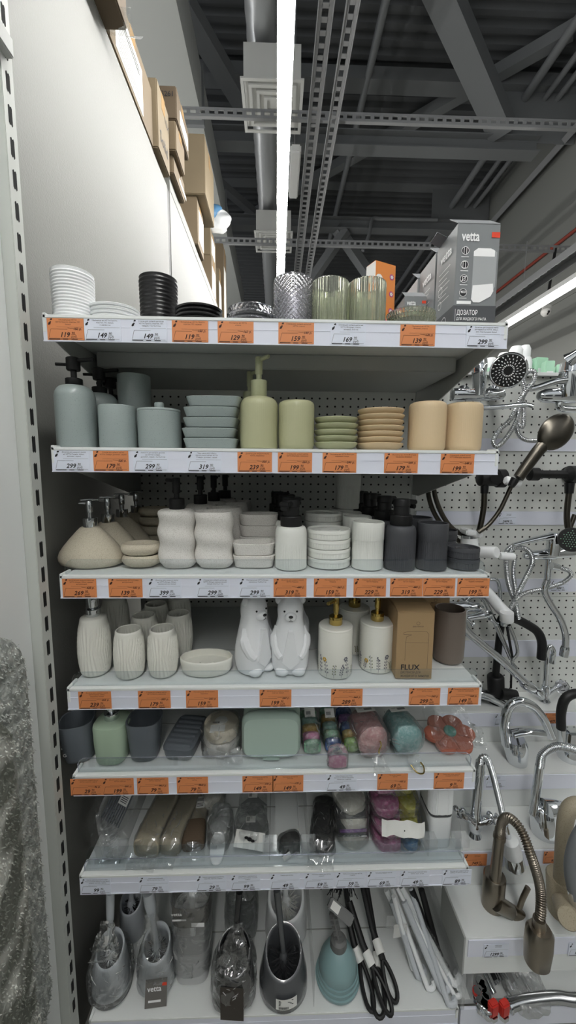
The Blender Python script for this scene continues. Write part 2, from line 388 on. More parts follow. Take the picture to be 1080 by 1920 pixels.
# linear lamps
def linear_lamp(label, x, y0, y1, z, wd, glow='lamp_on'):
    t = thing('linear_lamp', label, 'lamp', (x, 0, z))
    MB().box(-wd/2, wd/2, y0, y1, -.02, .012).build('diffuser', glow, t, 0)
    MB().box(-wd/2-.004, wd/2+.004, y0-.01, y1+.01, .0125, .06).build('housing', 'lamp_body', t, 0)
    for k in range(4):
        yy = y0+(y1-y0)*(k+.5)/4
        MB().tube([(0, yy, .06), (0, yy, Zr-z)], .003, 6).build('hanger_rod', 'galv', t)
    return t
linear_lamp('bright linear lamp straight overhead running away down the aisle', .031, -2.6, 6.2, EYE+1.75, .062)
linear_lamp('unseen linear lamp added beyond the left rack to brighten the hall', -2.8, -2.6, 10, EYE+1.75, .062)  # unseen lamp row, added so more light bounces up to the ceiling
linear_lamp('bright linear lamp beside the right wall, behind the shower heads', 2.84, -2.6, 9, EYE+1.75, .09, 'lamp_on_weak')
a = atz(1080, 505, EYE+1.95)
slotted('cable_tray', 'slotted cable tray above the lamp beside the right wall', (2.73, -2, EYE+1.98), (2.73, 10, EYE+1.98), .16, (0, 0, 1), .1, .06)['category'] = 'cable tray'
YR = atz(640, 456, Zr+.1).y
q = aty(1024, 580, YR+.01)
t = thing('dome_camera', 'small white dome camera hanging on a black rod at the right', 'camera', q)
k = 3.6/.72/1000
MB().box(-.055, .035, -.03, .03, .0, .05).build('mount_box', 'box_white', t, 0, .006).location.x = .015
MB().lathe([(.05, 0), (.058, -.02), (.055, -.05), (.03, -.078), (0.005, -.085)], 20).build('dome', 'box_white', t)
MB().sphere((-.0, -.047, -.045), .016).sphere((-.006, -.043, -.07), .01).build('lens', 'black_matte', t)
MB().bar((0, 0, .05), (.05, -.006, Zr+.1-q.z), .03, .02).build('rod', 'black_matte', t, 0)

# ================================================================ cartons on top of the left rack
def carton(name, label, px0, px1, y0, y1, z0, z1, m='carton', rz=0):
    """px0..px1 real x range; box stands at y0..y1"""
    cx, cy = (px0+px1)/2, (y0+y1)/2
    t = thing(name, label, 'carton', (cx, cy, z0), rz)
    hx, hy, h = (px1-px0)/2, (y1-y0)/2, z1-z0
    MB().box(-hx, hx, -hy, hy, 0, h).build('carton_body', m, t, 0, .004)
    tp = MB().box(-hx-.0008, hx+.0008, -.025, .025, h*.75, h+.0008).build('tape', 'tape', t, 0)
    return t, hx, hy, h
def sidetext(t, hx, lines, m='ink', y=0):
    k = Ink()
    for s_, x, z, sz in lines: k.text(s_, x, z, sz, align='CENTER')
    k.move(Matrix(((0, 0, 1, hx+.0015), (1, 0, 0, y), (0, 1, 0, 0), (0, 0, 0, 1)))).build('printing', m, t, 0)
LX = WX+.004
yb = 1.754
t, hx, hy, h = carton('carton', 'brown carton with a large white paper label, on the rack just above the panel edge', -.9, LX, 1.336, yb, 2.775, EYE+1.49)
MB().box(hx, hx+.001, -.16, .09, .02, h*.80).build('paper_label', 'paper', t, 0)
k = Ink()
for i in range(9): k.rect(-.14, .03+i*.014, -.14+(.2 if i % 3 else .14), .03+i*.014+(.006 if i > 6 else .003))
k.move(Matrix(((0, 0, 1, hx+.002), (1, 0, 0, 0), (0, 1, 0, 0), (0, 0, 0, 1)))).build('label_print', 'ink', t, 0)
t, hx, hy, h = carton('carton', 'topmost brown carton at the upper left jutting out over the panel edge', -.9, -.448, .89, 1.325, 2.775, 3.2, 'carton_dark')
fl = MB()
P = [(hx-.07+.1*u+.01*math.sin(9*u+5*v), hy-.06+.085*v, .012+.02*math.sin(7*v)*u-.012*u) for u in [i/8 for i in range(9)] for v in [j/6 for j in range(7)]]
fl.add(P, [(i*7+j, i*7+j+1, i*7+j+8, i*7+j+7) for i in range(8) for j in range(6)]).build('torn_film', 'milky_film', t)
t, hx, hy, h = carton('carton', 'brown carton with dark lettering at the joint of the white panels', -.87, -.487, yb+.006, 1.932, 2.785, 3.04, 'carton_pale')
sidetext(t, hx, [('Solid', -.005, .05, .06), ('10X', .045, .17, .04)])
def carton_px(label, pr, pt, pb, Y, pfar, m='carton', wd=.4, z0=None):
    """front right edge at column pr between rows pt and pb, at distance Y; its side runs back to column pfar"""
    q, q2 = aty(pr, pt, Y), aty(pr, pb, Y); y1 = atx(pfar, (pt+pb)/2, q.x).y
    return carton('carton', label, q.x-wd, q.x, Y, y1, z0 or q2.z, q.z, m)
t, hx, hy, h = carton_px('brown carton numbered 615261 standing above its neighbours', 330, 160, 223, 1.97, 352, 'carton_dark')
q = aty(308, 170, 1.77)
Ink().text('615261', 0, h-.045, .03, 0, .01, align='RIGHT').front().move(T(hx-.015, -hy-.0015, 0)).build('printing', 'ink', t, 0)
MB().box(hx, hx+.001, -.06, .1, .03, h-.05).build('paper_label', 'paper', t, 0)
carton_px('brown carton directly under the numbered one', 329, 225, 281, 1.965, 345, 'carton')
t, hx, hy, h = carton_px('low brown carton with a white label, lowest under the numbered one', 325, 283, 345, 1.995, 345, 'carton', z0=2.85)
MB().box(hx, hx+.001, .0, .14, .05, h-.06).build('paper_label', 'paper', t, 0)
carton_px('pale brown carton jutting furthest into the aisle, above the second panel', 383, 250, 364, 2.56, 400, 'carton_pale')
t, hx, hy, h = carton_px('brown carton under the one that juts furthest into the aisle', 369, 366, 455, 2.58, 381, 'carton', z0=2.85)
MB().box(hx, hx+.001, -.05, .1, .05, h-.05).build('paper_label', 'paper', t, 0)
for pr_, pt_, pb_, Y_, pf_, m_, lab in ((396, 478, 545, 3.34, 405, 'carton', 'brown carton under the printed bag, lower of the two'), (394, 424, 477.5, 3.34, 404, 'carton_pale', 'brown carton under the printed bag, upper of the two'), (418, 456, 500, 4.57, 424, 'carton', 'carton right behind and below the printed bag, seen narrow'), (411, 502, 580, 4.29, 414, 'carton_pale', 'tall pale carton at the far end of the panel edge')):
    t, hx, hy, h = carton_px(lab, pr_, pt_, pb_, Y_, pf_, m_, z0=None if pt_ == 424 else 2.85)
    MB().box(hx, hx+.001, -.08, .08, h*.2, h*.8).build('paper_label', 'paper', t, 0)
q = aty(413, 446, 3.42); q.z = aty(394, 424, 3.34).z+.042
t = thing('printed_bag', 'blue and white printed plastic bag on top of the far cartons', 'bag', (q.x-.03, 3.42, q.z-.04))
def blob(hx, hy, hz, seed, amp=.2, seg=28, n=14):
    mb = MB(); secs = []
    for i in range(n+1):
        a_ = PI*i/n; s_ = max(.05, math.sin(a_)**.6); secs.append((hz*(1-math.cos(a_)), hx*s_, hy*s_))
    return mb.sell(secs, seg, 3, fn=lambda p, t_: p+Vector(((noise.noise(p*12+Vector((seed, 0, 0))))*amp*hx*2, noise.noise(p*12+Vector((0, seed, 0)))*amp*hy*2, 0)))
blob(.10, .06, .08, 3, .32, 40, 20).build('bag_body', 'white_pp', t)
blob(.07, .055, .055, 5, .3, 40, 20).build('blue_print', mat('bag_blue', '#5f8fb8', .3), t).location = (-.03, -.008, .075)
# ================================================================ the shelf rack of bathroom sets
D, YB = .79, 1.27                       # front of the shelves, face of the pegboard
XL, XR = -.446, .455
SZ = [EYE+z for z in (.2789, .0305, -.2305, -.4785, -.6835, -.9335, -1.329)]

def peg_mat(name, base):
    m = mat(name, base, .45); nt = m.node_tree; L = nt.links.new; b = nt.nodes['Principled BSDF']
    g = nt.nodes.new('ShaderNodeNewGeometry'); vm = nt.nodes.new('ShaderNodeVectorMath'); vm.operation = 'SCALE'; vm.inputs['Scale'].default_value = 40
    fr = nt.nodes.new('ShaderNodeVectorMath'); fr.operation = 'FRACTION'; su = nt.nodes.new('ShaderNodeVectorMath'); su.operation = 'SUBTRACT'; su.inputs[1].default_value = (.5, .5, .5)
    mu = nt.nodes.new('ShaderNodeVectorMath'); mu.operation = 'MULTIPLY'; mu.inputs[1].default_value = (1, 0, 1)
    ln = nt.nodes.new('ShaderNodeVectorMath'); ln.operation = 'LENGTH'; lt = nt.nodes.new('ShaderNodeMath'); lt.operation = 'LESS_THAN'; lt.inputs[1].default_value = .125
    tc = nt.nodes['Texture Coordinate']
    L(tc.outputs['Object'], vm.inputs[0]); L(vm.outputs[0], fr.inputs[0]); L(fr.outputs[0], su.inputs[0]); L(su.outputs[0], mu.inputs[0]); L(mu.outputs[0], ln.inputs[0]); L(ln.outputs['Value'], lt.inputs[0])
    mx = nt.nodes.new('ShaderNodeMix'); mx.data_type = 'RGBA'; mx.inputs['A'].default_value = S(base); mx.inputs['B'].default_value = S('#101012')
    L(lt.outputs[0], mx.inputs['Factor']); L(mx.outputs['Result'], b.inputs['Base Color']); return m
peg_mat('pegboard', '#d6d8d4')

t = thing('shelf_rack', 'white metal shelf rack with a perforated back holding the bathroom sets', 'rack', (0, YB, 0))
for i, z1 in enumerate((EYE+.255, EYE-.151, EYE-.452, EYE-.752, EYE-1.05)):
    z0 = (EYE-.1505, EYE-.4515, EYE-.7515, EYE-1.0495, .1)[i]
    MB().box(XL-.008, .4555, 0, .012, z0, z1-.0006).build('perforated_panel', 'pegboard', t, 0)
for x in (XL-.006, .452):
    MB().box(x-.004, x+.012, -.002, .04, .02, EYE+.27).build('upright', 'shelf_grey', t, 0)
MB().box(XL, XR, -.47, .0, .02, SZ[6]-.06).build('plinth', 'shelf_grey', t, 0)

def shelf(i, label, fence=0, fedge='acrylic_edge', low=False):
    z = SZ[i]; t = thing('shelf', label, 'shelf', (0, D, z))
    b = MB().box(XL+.003, XR-.003, .0, YB-D-.004, -.016, -.0008); b.build('shelf_board', 'shelf_white', t, 0)
    MB().box(XL+.003, XR-.003, .165, .168, -.0008, .0002).build('board_seam', 'shelf_grey', t, 0)
    MB().box(XL, XR, -.006, .004, -.005, .0015).build('front_lip', 'shelf_white', t, 0, .001)
    r = MB().box(XL, XR, -.0045, -.0005, -.0465, -.005).build('price_rail', 'rail', t, 0)
    MB().box(XL, XR, -.0058, -.0044, -.0475, -.0455).box(XL, XR, -.0052, -.0044, -.0205, -.0195).build('rail_ridge', 'rail', r, 0)
    if not low: MB().box(XL+.02, XR-.02, .17, .44, -.052, -.0165).build('support_beam', 'shelf_grey', t, 0, .002)
    for x in (XL+.002, XR-.006):
        if not low: MB().prism([(.0, -.03), (.0, -.006), (YB-D-.006, -.006), (YB-D-.006, -.125), (YB-D-.06, -.125)], x, x+.003, 'x').build('bracket', 'shelf_grey', t, 0)
        MB().box(x-.0015, x+.0045, -.006, .03, -.03, .005).build('end_cap', 'shelf_white', t, 0, .001)
    if fence:
        o = [(XL+.007, .0005), (XL+.007, fence-.015), (XL+.011, fence-.006), (XL+.02, fence), (XR-.02, fence), (XR-.011, fence-.006), (XR-.007, fence-.015), (XR-.007, .0005)]
        f = MB().prism(o, .006, .0075, 'y').build('front_fence', 'acrylic', t, 0)
        q = MB(); P = [Vector((a, .00675, c)) for a, c in o]
        for a_, b_ in zip(P, P[1:]): q.bar(a_, b_, .0017, .0015, (0, 1, 0))
        q.build('fence_edge', fedge, f, 0)
    return t
shelf(0, 'topmost shelf, with ribbed cups and grey boxes on it')
shelf(1, 'second shelf from the top, with grey-blue, olive and beige sets')
shelf(2, 'third shelf from the top, with stone-coloured and charcoal sets behind a clear lip', .032, 'acrylic')
shelf(3, 'fourth shelf from the top, with white bear bottles behind a clear lip', .032, 'acrylic')
shelf(4, 'fifth shelf from the top, with sponges in bags and mint soap boxes', .034)
s6 = shelf(5, 'sixth shelf from the top, divided by clear plates into bins of bagged goods', .03)
s7 = shelf(6, 'lowest shelf, with toilet brushes and a teal plunger', low=True)
# dividers and tilted clear front of the sixth shelf
for px in (228, 505, 577, 803, 866):
    x = atz(px, 1608, SZ[5]).x; x = max(XL+.02, min(XR-.01, x))
    d = MB().prism([(.02, .001), (.02, .05), (.03, .075), (.05, .085), (.30, .09), (.30, .001)], x, x+.0016, 'x').build('divider', 'clear_plastic', s6, 0)
    MB().prism([(.012, .03), (.012, .052), (.036, .052), (.036, .03)], x-.016, x+.018, 'x').build('divider_clip', 'clear_plastic', d, 0)
MB().prism([(.0085, .031), (.028, .038), (.028, .04), (.0085, .033)], XL+.01, XR-.01, 'x').prism([(.0085, .004), (.02, .018), (.02, .02), (.0085, .006)], XL+.01, XR-.01, 'x').build('tray_front', 'acrylic', s6, 0)

# ---------------------------------------------------------------- price tags
TW, TH = .069, .0395
def price_tag(px, i, col, price, old, desc, label, Y=D, w=TW, h=TH, pos=None, small=False, ink=None):
    z = SZ[i]-.0055-TH if pos is None else pos[2]
    if pos is None: x = max(XL+.0005, aty(px, 0, Y).x) if False else aty(px, pr_y(i), Y).x
    else: x = pos[0]
    t = thing('price_tag', label, 'price tag', (x, Y-.0062 if pos is None else pos[1], z), group=None)
    MB().box(0, w, 0, .0006, 0, h).build('card', 'tag_'+col, t, 0)
    c = ink or ('ink_brown' if col == 'orange' else 'ink')
    k = Ink(); n = len(desc)
    for j, s_ in enumerate(desc): k.text(s_, w*.57, h*(.90-.105*j), h*.088, 0, 0, 'CENTER', w*.8)
    k.line((w*.26, h*.60), (w*.97, h*.60), h*.008)
    k.line((w*.03, h*.07), (w*.95, h*.07), h*.012)
    for a_, b_ in ((.04, .34), (.42, .56), (.65, .82)): k.rect(w*a_, h*.025, w*b_, h*.055)
    k.path([(w*.04, h*.10), (w*.10, h*.50), (w*.55, h*.50)], h*.012)
    k.front().move(T(0, -.0004, 0)).build('description', c, t, 0)
    e = Ink()
    for (a_, b_, r_) in ((.075, .76, .045), (.10, .82, .03), (.055, .72, .03), (.13, .95, .035), (.105, .93, .02)): e.disc(w*a_, h*b_, h*r_*1.25)
    e.front().move(T(0, -.0004, 0)).build('leaf_emblem', c, t, 0)
    k = Ink(); k.text(price, w*.62, h*.14, h*.31, .28, .025, 'RIGHT')
    k.text('90', w*.66, h*.28, h*.15, .2, .01); k.line((w*.65, h*.255), (w*.77, h*.255), h*.012); k.text('руб.', w*.64, h*.115, h*.15, .2, .005)
    k.front().move(T(0, -.0004, 0)).build('price', c, t, 0)
    if old:
        k = Ink(); k.text(old+' р.', w*.94, h*.47, h*.155, .25, .015, 'RIGHT'); k.line((w*.56, h*.56), (w*.82, h*.50), h*.014)
        k.front().move(T(0, -.0006, 0)).build('crossed_out_price', c, t, 0)
    return t
def pr_y(i): return (620, 868, 1098, 1308, 1472, 1660, 1920)[i]
dz, st, ml = 'Дозатор для жидкого мыла', 'Стакан для зубной щетки', 'Мыльница'
TAGS = [
 (0, 92, 'o', '119', '150', (ml+' на VETTA', 'VETTA Просто, пластик, ПП,', 'белый'), 'under the left side of the tall white ribbed cup'),
 (0, 161, 'w', '149', '', (ml+' на VETTA Просто,', 'пластик, ПП, белый,', '11.5x8.8x3 см'), 'under the white soap dishes'),
 (0, 247, 'w', '149', '', (st+' на', 'VETTA Просто, пластик, ПП,', 'черный, 7.5x7.5x10 см'), 'under the black ribbed cup'),
 (0, 324, 'o', '119', '150', (ml+' на VETTA Просто,', 'пластик, ПП, черный', ''), 'under the black soap dishes'),
 (0, 409, 'o', '129', '160', (ml+' на VETTA', 'стекло', ''), 'under the clear glass soap dishes'),
 (0, 522, 'o', '159', '199', (st+' на', 'VETTA, стекло', ''), 'under the dimpled grey glass'),
 (0, 619, 'w', '169', '', (st+' на', 'VETTA Флоренс, стекло,', 'зеленый, 7x10 см'), 'under the two green ribbed glasses'),
 (0, 749, 'o', '139', '170', (ml+' на VETTA', 'Флоренс, стекло', ''), 'under the green glass soap dishes'),
 (0, 872, 'w', '299', '', (dz, 'настенный на VETTA, 400мл,', 'акб, пластиковый, белый'), 'under the large grey boxes'),
 (1, 105, 'w', '299', '', (dz, 'на VETTA Сканди, 400мл,', 'доломит, серый'), 'under the grey-blue soap dispenser'),
 (1, 178, 'o', '179', '220', (st, 'VETTA Сканди, доломит, серый', ''), 'under the grey-blue tumbler'),
 (1, 252, 'w', '299', '', ('Емкость для ватных дисков', 'на VETTA Сканди,', 'доломит, серый, 10x10x10 см'), 'under the lidded grey-blue jar'),
 (1, 352, 'w', '319', '', ('Подставка для губки и', 'прочих мелочей на VETTA', 'Сканди, доломит, серый'), 'under the stack of grey-blue soap dishes'),
 (1, 446, 'o', '239', '300', (dz, 'VETTA, керамика', ''), 'under the olive soap dispenser'),
 (1, 521, 'o', '199', '250', (st, 'VETTA Фактура, керамика', ''), 'under the olive tumbler'),
 (1, 604, 'o', '179', '299', (ml+' на VETTA Фактура,', 'керамика, олива', ''), 'under the olive soap dishes'),
 (1, 719, 'o', '179', '299', (ml+' на VETTA Фактура', 'керамика, бежевый', ''), 'under the beige soap dishes'),
 (1, 824, 'o', '199', '249', (st, 'VETTA Фактура, керамика', ''), 'under the right-hand beige tumbler'),
 (2, 120, 'o', '269', '429', (dz+' на', 'VETTA Камни, 350мл, цемент', 'натуральный'), 'under the cone-shaped stone dispenser'),
 (2, 206, 'o', '139', '180', (ml+' на VETTA Камни,', 'натуральный', ''), 'under the oval stone soap dishes'),
 (2, 279, 'w', '399', '', (dz, 'на VETTA Волна, 350мл,', 'керамический, белый'), 'under the wavy speckled dispenser'),
 (2, 369, 'w', '299', '', (st+' на', 'VETTA Волна, керамический,', 'белый, 8.4x7.5x11 см'), 'under the wavy speckled cup'),
 (2, 448, 'w', '299', '', (ml+' на VETTA Волна,', 'керамика, 12x8.5x3 см', ''), 'under the rounded speckled soap dishes'),
 (2, 513, 'o', '319', '499', (dz, 'VETTA Мадрид', ''), 'under the white dispenser with a black top'),
 (2, 588, 'o', '159', '269', (ml+' на VETTA', 'Мадрид', ''), 'under the round white soap dishes'),
 (2, 662, 'o', '229', '250', (st, 'VETTA Мадрид', ''), 'under the white half-ribbed tumbler'),
 (2, 730, 'o', '319', '499', (dz, 'VETTA Мадрид', ''), 'under the charcoal dispenser'),
 (2, 791, 'o', '229', '250', (st, 'VETTA Мадрид', ''), 'under the charcoal tumbler'),
 (2, 855, 'o', '199', '230', (ml+' на VETTA Мадрид,', 'черный, полирезин', ''), 'under the charcoal soap dishes'),
 (3, 150, 'o', '239', '359', (dz, 'VETTA Белла, 350мл,', 'керамика, белый'), 'under the white fluted dispenser'),
 (3, 261, 'o', '179', '259', (st, 'VETTA Белла, керамика', ''), 'under the white fluted cups'),
 (3, 350, 'o', '159', '200', (ml+' на VETTA Белла,', 'керамика', ''), 'under the oval white soap dish'),
 (3, 487, 'o', '199', '269', (dz, 'пластик, белый', ''), 'under the white bears'),
 (3, 620, 'o', '289', '360', (dz, 'VETTA, керамика', ''), 'under the flower-printed dispensers'),
 (3, 765, 'o', '299', '349', (dz, 'VETTA, стекло', ''), 'under the kraft paper box'),
 (3, 837, 'o', '149', '169', (st+' на VETTA', 'пластик, коричневый', ''), 'under the brown cup'),
 (4, 135, 'o', '29', '46', (st, 'VETTA, пластик, серый', ''), 'at the left end, under the tipped grey cup'),
 (4, 194, 'o', '199', '250', (dz, 'VETTA, пластик', ''), 'under the sage dispenser'),
 (4, 259, 'o', '79', '99.9', (st, 'VETTA, пластик', ''), 'under the upright grey cup'),
 (4, 333, 'o', '79', '99.9', (ml+', пластик', 'VETTA', ''), 'under the ridged grey soap box'),
 (4, 455, 'o', '149', '170', (ml+' на VETTA', 'пластик', ''), 'under the left half of the mint soap box'),
 (4, 511, 'o', '149', '170', (ml+' на VETTA', 'пластик', ''), 'under the right half of the mint soap box'),
 (4, 611, 'w', '49', '', ('Губка банная для тела,', 'крутое по VETTA Мочалки,', '10x5x4 см, 5 цветов'), 'under the bag of rainbow sponges'),
 (4, 706, 'o', '69', '100', ('Мочалка банная', 'VETTA', ''), 'under the teal bath sponge'),
 (4, 811, 'o', '9', '10', ('Губка для тела, мелкая,', 'фигурная по VETTA', ''), 'under the orange flower sponge'),
 (5, 153, 'w', '99', '', ('Набор дорожный для ванны', 'Пластиковые емкости для мыла', 'зубной, пастой, 2 цвета'), 'at the left end under the bagged comb'),
 (5, 262, 'w', '79', '', ('Пемза натуральная', 'VETTA, 5x7.5x4, 20x1.5 см', ''), 'under the bagged beige rolls'),
 (5, 369, 'w', '29', '', ('Пемза педикюрная на VETTA,', 'пластик, 10x5 см, 2 цвета', ''), 'under the bagged brown block'),
 (5, 433, 'w', '99', '', (ml+' с крышкой на', 'VETTA, дорожная, 11x7.5x4', '2 цвета'), 'under the clear soap boxes'),
 (5, 506, 'w', '49', '', ('Пемза для пяток,', '', ''), 'under the white bin with a black ball'),
 (5, 570, 'w', '59', '', ('Мочалка банная на VETTA,', 'черный', ''), 'under the black netting in a bag'),
 (5, 628, 'w', '59', '', ('Набор мочалок для VETTA,', '2 цвета', ''), 'under the bagged white netting'),
 (5, 686, 'w', '69', '', ('Мочалка банная VETTA', '', ''), 'under the left of the pink netting'),
 (5, 748, 'w', '49', '', ('Мочалка детская для тела', 'VETTA, 4 шт., 10 см', ''), 'under the yellow and blue netting'),
 (5, 826, 'w', '89', '', ('Футляр для зубной щетки', 'набор, от VETTA, пластик', ''), 'at the right end, under the white fluted canister'),
]
_done = set()
for i, px, c_, pr_, old_, ds_, wh in TAGS:
    col = 'orange' if c_ == 'o' else 'white'
    price_tag(px, i, col, pr_, old_, [d for d in ds_ if d], f'{col} price tag reading {pr_}.90 {wh}')
# ================================================================ builders for bathroom sets
def cup_prof(outer, wall=.003, floor=.004):
    """outer profile (r,z) bottom to top, closed over the rim and down inside"""
    inner = [(max(.001, r-wall), max(z, outer[0][1]+floor)) for r, z in outer]
    inner = [p for i, p in enumerate(inner) if outer[i][1] > outer[0][1]+floor]+[]
    top = outer[-1]
    return outer+[(top[0]-wall*.5, top[1]+wall*.35)]+inner[::-1]+[(inner[0][0], outer[0][1]+floor)]
def yf_for(pl, pr, py, r):
    lo, hi = .6, 2.5
    for _ in range(40):
        m_ = (lo+hi)/2
        if cyl(pl, pr, py, m_)[2] < r: lo = m_
        else: hi = m_
    return lo
def zfront(px, py, Y): return aty(px, py, Y).z
def slim_pump(t, z, m, col_r=.0145, col_h=.021, az=0, s=1., nozzle=.042, rise=.0, stem_h=.02, head_h=.024, head_r=.0095):
    """collar, stem and head with a side spout"""
    MB().lathe([(col_r*.96, 0), (col_r, .001), (col_r, col_h-.001), (col_r*.93, col_h)], 28).build('pump_collar', m, t).location.z = z
    MB().lathe([(.0058*s, 0), (.0058*s, stem_h)], 16).build('pump_stem', m, t).location.z = z+col_h
    h = MB().lathe([(head_r*.9, 0), (head_r, .002), (head_r, head_h-.002), (head_r*.85, head_h)], 24)
    z2 = head_h-.006*s; c, sn = math.cos(az), math.sin(az)
    pts = curve([(c*q, sn*q, z2+rise*u) for q, u in ((head_r*.4, 0), (nozzle*.5, .5), (nozzle*.88, 1), (nozzle, .8))], 5)
    h.tube(pts, [.0042*s+(.0)*i for i in range(len(pts)-1)]+[.0036*s], 12)
    h.build('pump_head', m, t).location.z = z+col_h+stem_h
def stack(n, make, label, cat, group, loc, pitch, jig=.0016, names=('lowest', 'second lowest', 'third lowest', 'fourth lowest', 'fifth lowest', 'sixth lowest', 'seventh'), rz=0, proto=None):
    out = []
    nm = list(names[:n]); nm[-1] = 'topmost' if n > 1 else 'only'
    if n == 2: nm = ['lower', 'upper']
    for k in range(n):
        p = (loc[0]+(random.uniform(-jig, jig) if k else 0), loc[1]+(random.uniform(-jig, jig) if k else 0), loc[2]+pitch*k)
        lab = label.format(nm[k])
        if proto is None: proto = make(); proto.location = p; proto.rotation_euler = (0, 0, rz); tag(proto, lab, cat, group); out.append(proto)
        else: out.append(dup(proto, p, rz+random.uniform(-.05, .05), lab, group))
    return out
def simple(name, mb, m, smooth=35): return mb.build(name, m, None, smooth)

# ================================================================ topmost shelf
z = SZ[0]+.0022
def hrib_cup(r, h, m, name='ribbed_cup', n=15):
    pr = [(r*.93, 0), (r*.955, .002)]
    for k in range(n):
        for u in range(6):
            f_ = (k+u/6)/n; pr.append((r*(.955+.045*f_)+.0011*math.sin(2*PI*u/6), .003+(h-.006)*f_))
    pr.append((r, h))
    return simple(name, MB().lathe(cup_prof(pr, .0022, .004), 48), m)
def hrib_dish(r, h, m, n=4):
    pr = [(r*.72, 0)]
    for k in range(n):
        for u in range(6):
            f_ = (k+u/6)/n; pr.append((r*(.78+.22*f_)+.001*math.sin(2*PI*u/6), .002+(h-.003)*f_))
    pr.append((r, h)); return simple('soap_dish', MB().lathe(cup_prof(pr, .003, .008), 44, sx=1.12), m)
x, y, r = cyl(95, 178, 545, .802)
h = zfront(137, 497, y-r)-z
o = hrib_cup(r, h, 'white_pp'); o.location = (x, y, z); tag(o, 'tall white cup with many horizontal ribs at the left end of the topmost shelf', 'cup')
rc, hc = r, h
stack(4, lambda: hrib_dish(.046, .014, 'white_pp'), '{} of the four white ribbed soap dishes right of the white ribbed cup', 'soap dish', 'white ribbed soap dishes', (aty(216, 590, .865).x, .862, z), .0075)
stack(5, lambda: hrib_dish(.040, .014, 'white_pp'), '{} of five white ribbed soap dishes piled behind the white cup', 'soap dish', 'white ribbed soap dishes', (aty(197, 580, 1.02).x, 1.02, z), .0085)
yf = .90
x, y, r = cyl(261, 333, 550, yf); h = zfront(297, 509, y-r)-z
o = hrib_cup(r, h, 'black_pp'); o.location = (x, y, z); tag(o, 'black cup with many horizontal ribs on the topmost shelf', 'cup')
stack(5, lambda: hrib_dish(.045, .014, 'black_pp'), '{} of the five black ribbed soap dishes beside the black ribbed cup', 'soap dish', 'black ribbed soap dishes', (aty(374, 590, .89).x, .885, z), .0085)
def dimple_dish(m, rr=.05):
    pr = [(rr*.6, 0), (rr*.8, .003), (rr*.96, .010), (rr, .016)]
    pr = [(a[0]+(b[0]-a[0])*k/5, a[1]+(b[1]-a[1])*k/5) for a, b in zip(pr, pr[1:]) for k in range(5)]+[pr[-1]]
    return simple('glass_soap_dish', MB().lathe(cup_prof(pr, .004, .005), 72, lambda t, z_, q: q+.0009*math.cos(24*t)*math.cos(z_*700), sx=1.1), m, 60)
stack(3, lambda: dimple_dish('glass_grey', .044), '{} of the three dimpled clear glass soap dishes on the topmost shelf', 'soap dish', 'clear glass soap dishes', (aty(470, 590, .86).x, .858, z), .0125)
o = simple('blue_box', MB().box(-.02, .02, -.015, .015, 0, .055), mat('box_blue', '#5f86b8', .5), 0); o.location = aty(499, 575, 1.1); o.location.z = z
tag(o, 'small blue box peeking out behind the clear glass soap dishes', 'box')
def dimple_glass(r, h):
    pr = [(r*.9, 0), (r*.97, .002)]+[(r*(.97+.03*k/60), .003+(h-.006)*k/60) for k in range(61)]+[(r, h)]
    return simple('dimpled_glass', MB().lathe(cup_prof(pr, .0035, .008), 156, lambda t, z_, q: q+(.0017*math.cos(22*t)*math.cos(z_*640) if .003 < z_ < h-.003 else 0)), 'glass_grey', 60)
x, y, r = cyl(514, 586, 555, .802); h = zfront(550, 510, y-r)-z
g = dimple_glass(r, h); g.location = (x, y, z); tag(g, 'grey glass tumbler with a dimpled surface, in front on the topmost shelf', 'glass')
dup(g, (aty(541, 560, 1.0).x, .99, z), .2, 'grey dimpled glass tumbler standing behind the front one')
def rib_glass(r, h, m='glass_green'):
    pr = [(r*.93, 0), (r*.98, .003)]+[(r, .005+(h-.008)*k/8) for k in range(9)]+[(r*.985, h)]
    return simple('ribbed_glass', MB().lathe(cup_prof(pr, .003, .008), 168, lambda t, z_, q: q+.0019*abs(math.cos(18*t))**.7-.0012), m, 60)
x, y, r = cyl(584, 654, 560, .806); h = zfront(619, 516, y-r)-z
g = rib_glass(r, h); g.location = (x, y, z); tag(g, 'left green glass tumbler with vertical ribs on the topmost shelf', 'glass')
x2, y2, r2 = cyl(654, 722, 560, .806)
dup(g, (x2, y2, z), .1, 'right green glass tumbler with vertical ribs on the topmost shelf')
dup(g, (x+.01, y+.1, z), .1, 'green ribbed glass tumbler behind the left green one')
dup(g, (x2+.004, y2+.1, z), .3, 'green ribbed glass tumbler behind the right green one')
def rib_dish():
    pr = [(.030, 0), (.036, .003), (.045, .010), (.048, .018)]
    pr = [(a[0]+(b[0]-a[0])*k/3, a[1]+(b[1]-a[1])*k/3) for a, b in zip(pr, pr[1:]) for k in range(3)]+[pr[-1]]
    return simple('glass_soap_dish', MB().lathe(cup_prof(pr, .004, .005), 160, lambda t, z_, q: q+.0018*abs(math.cos(20*t))-.001, sx=1.05), 'glass_green', 60)
stack(3, rib_dish, '{} of the three green ribbed glass soap dishes beside the grey boxes', 'soap dish', 'green glass soap dishes', (aty(769, 590, .862).x, .858, z), .0095)
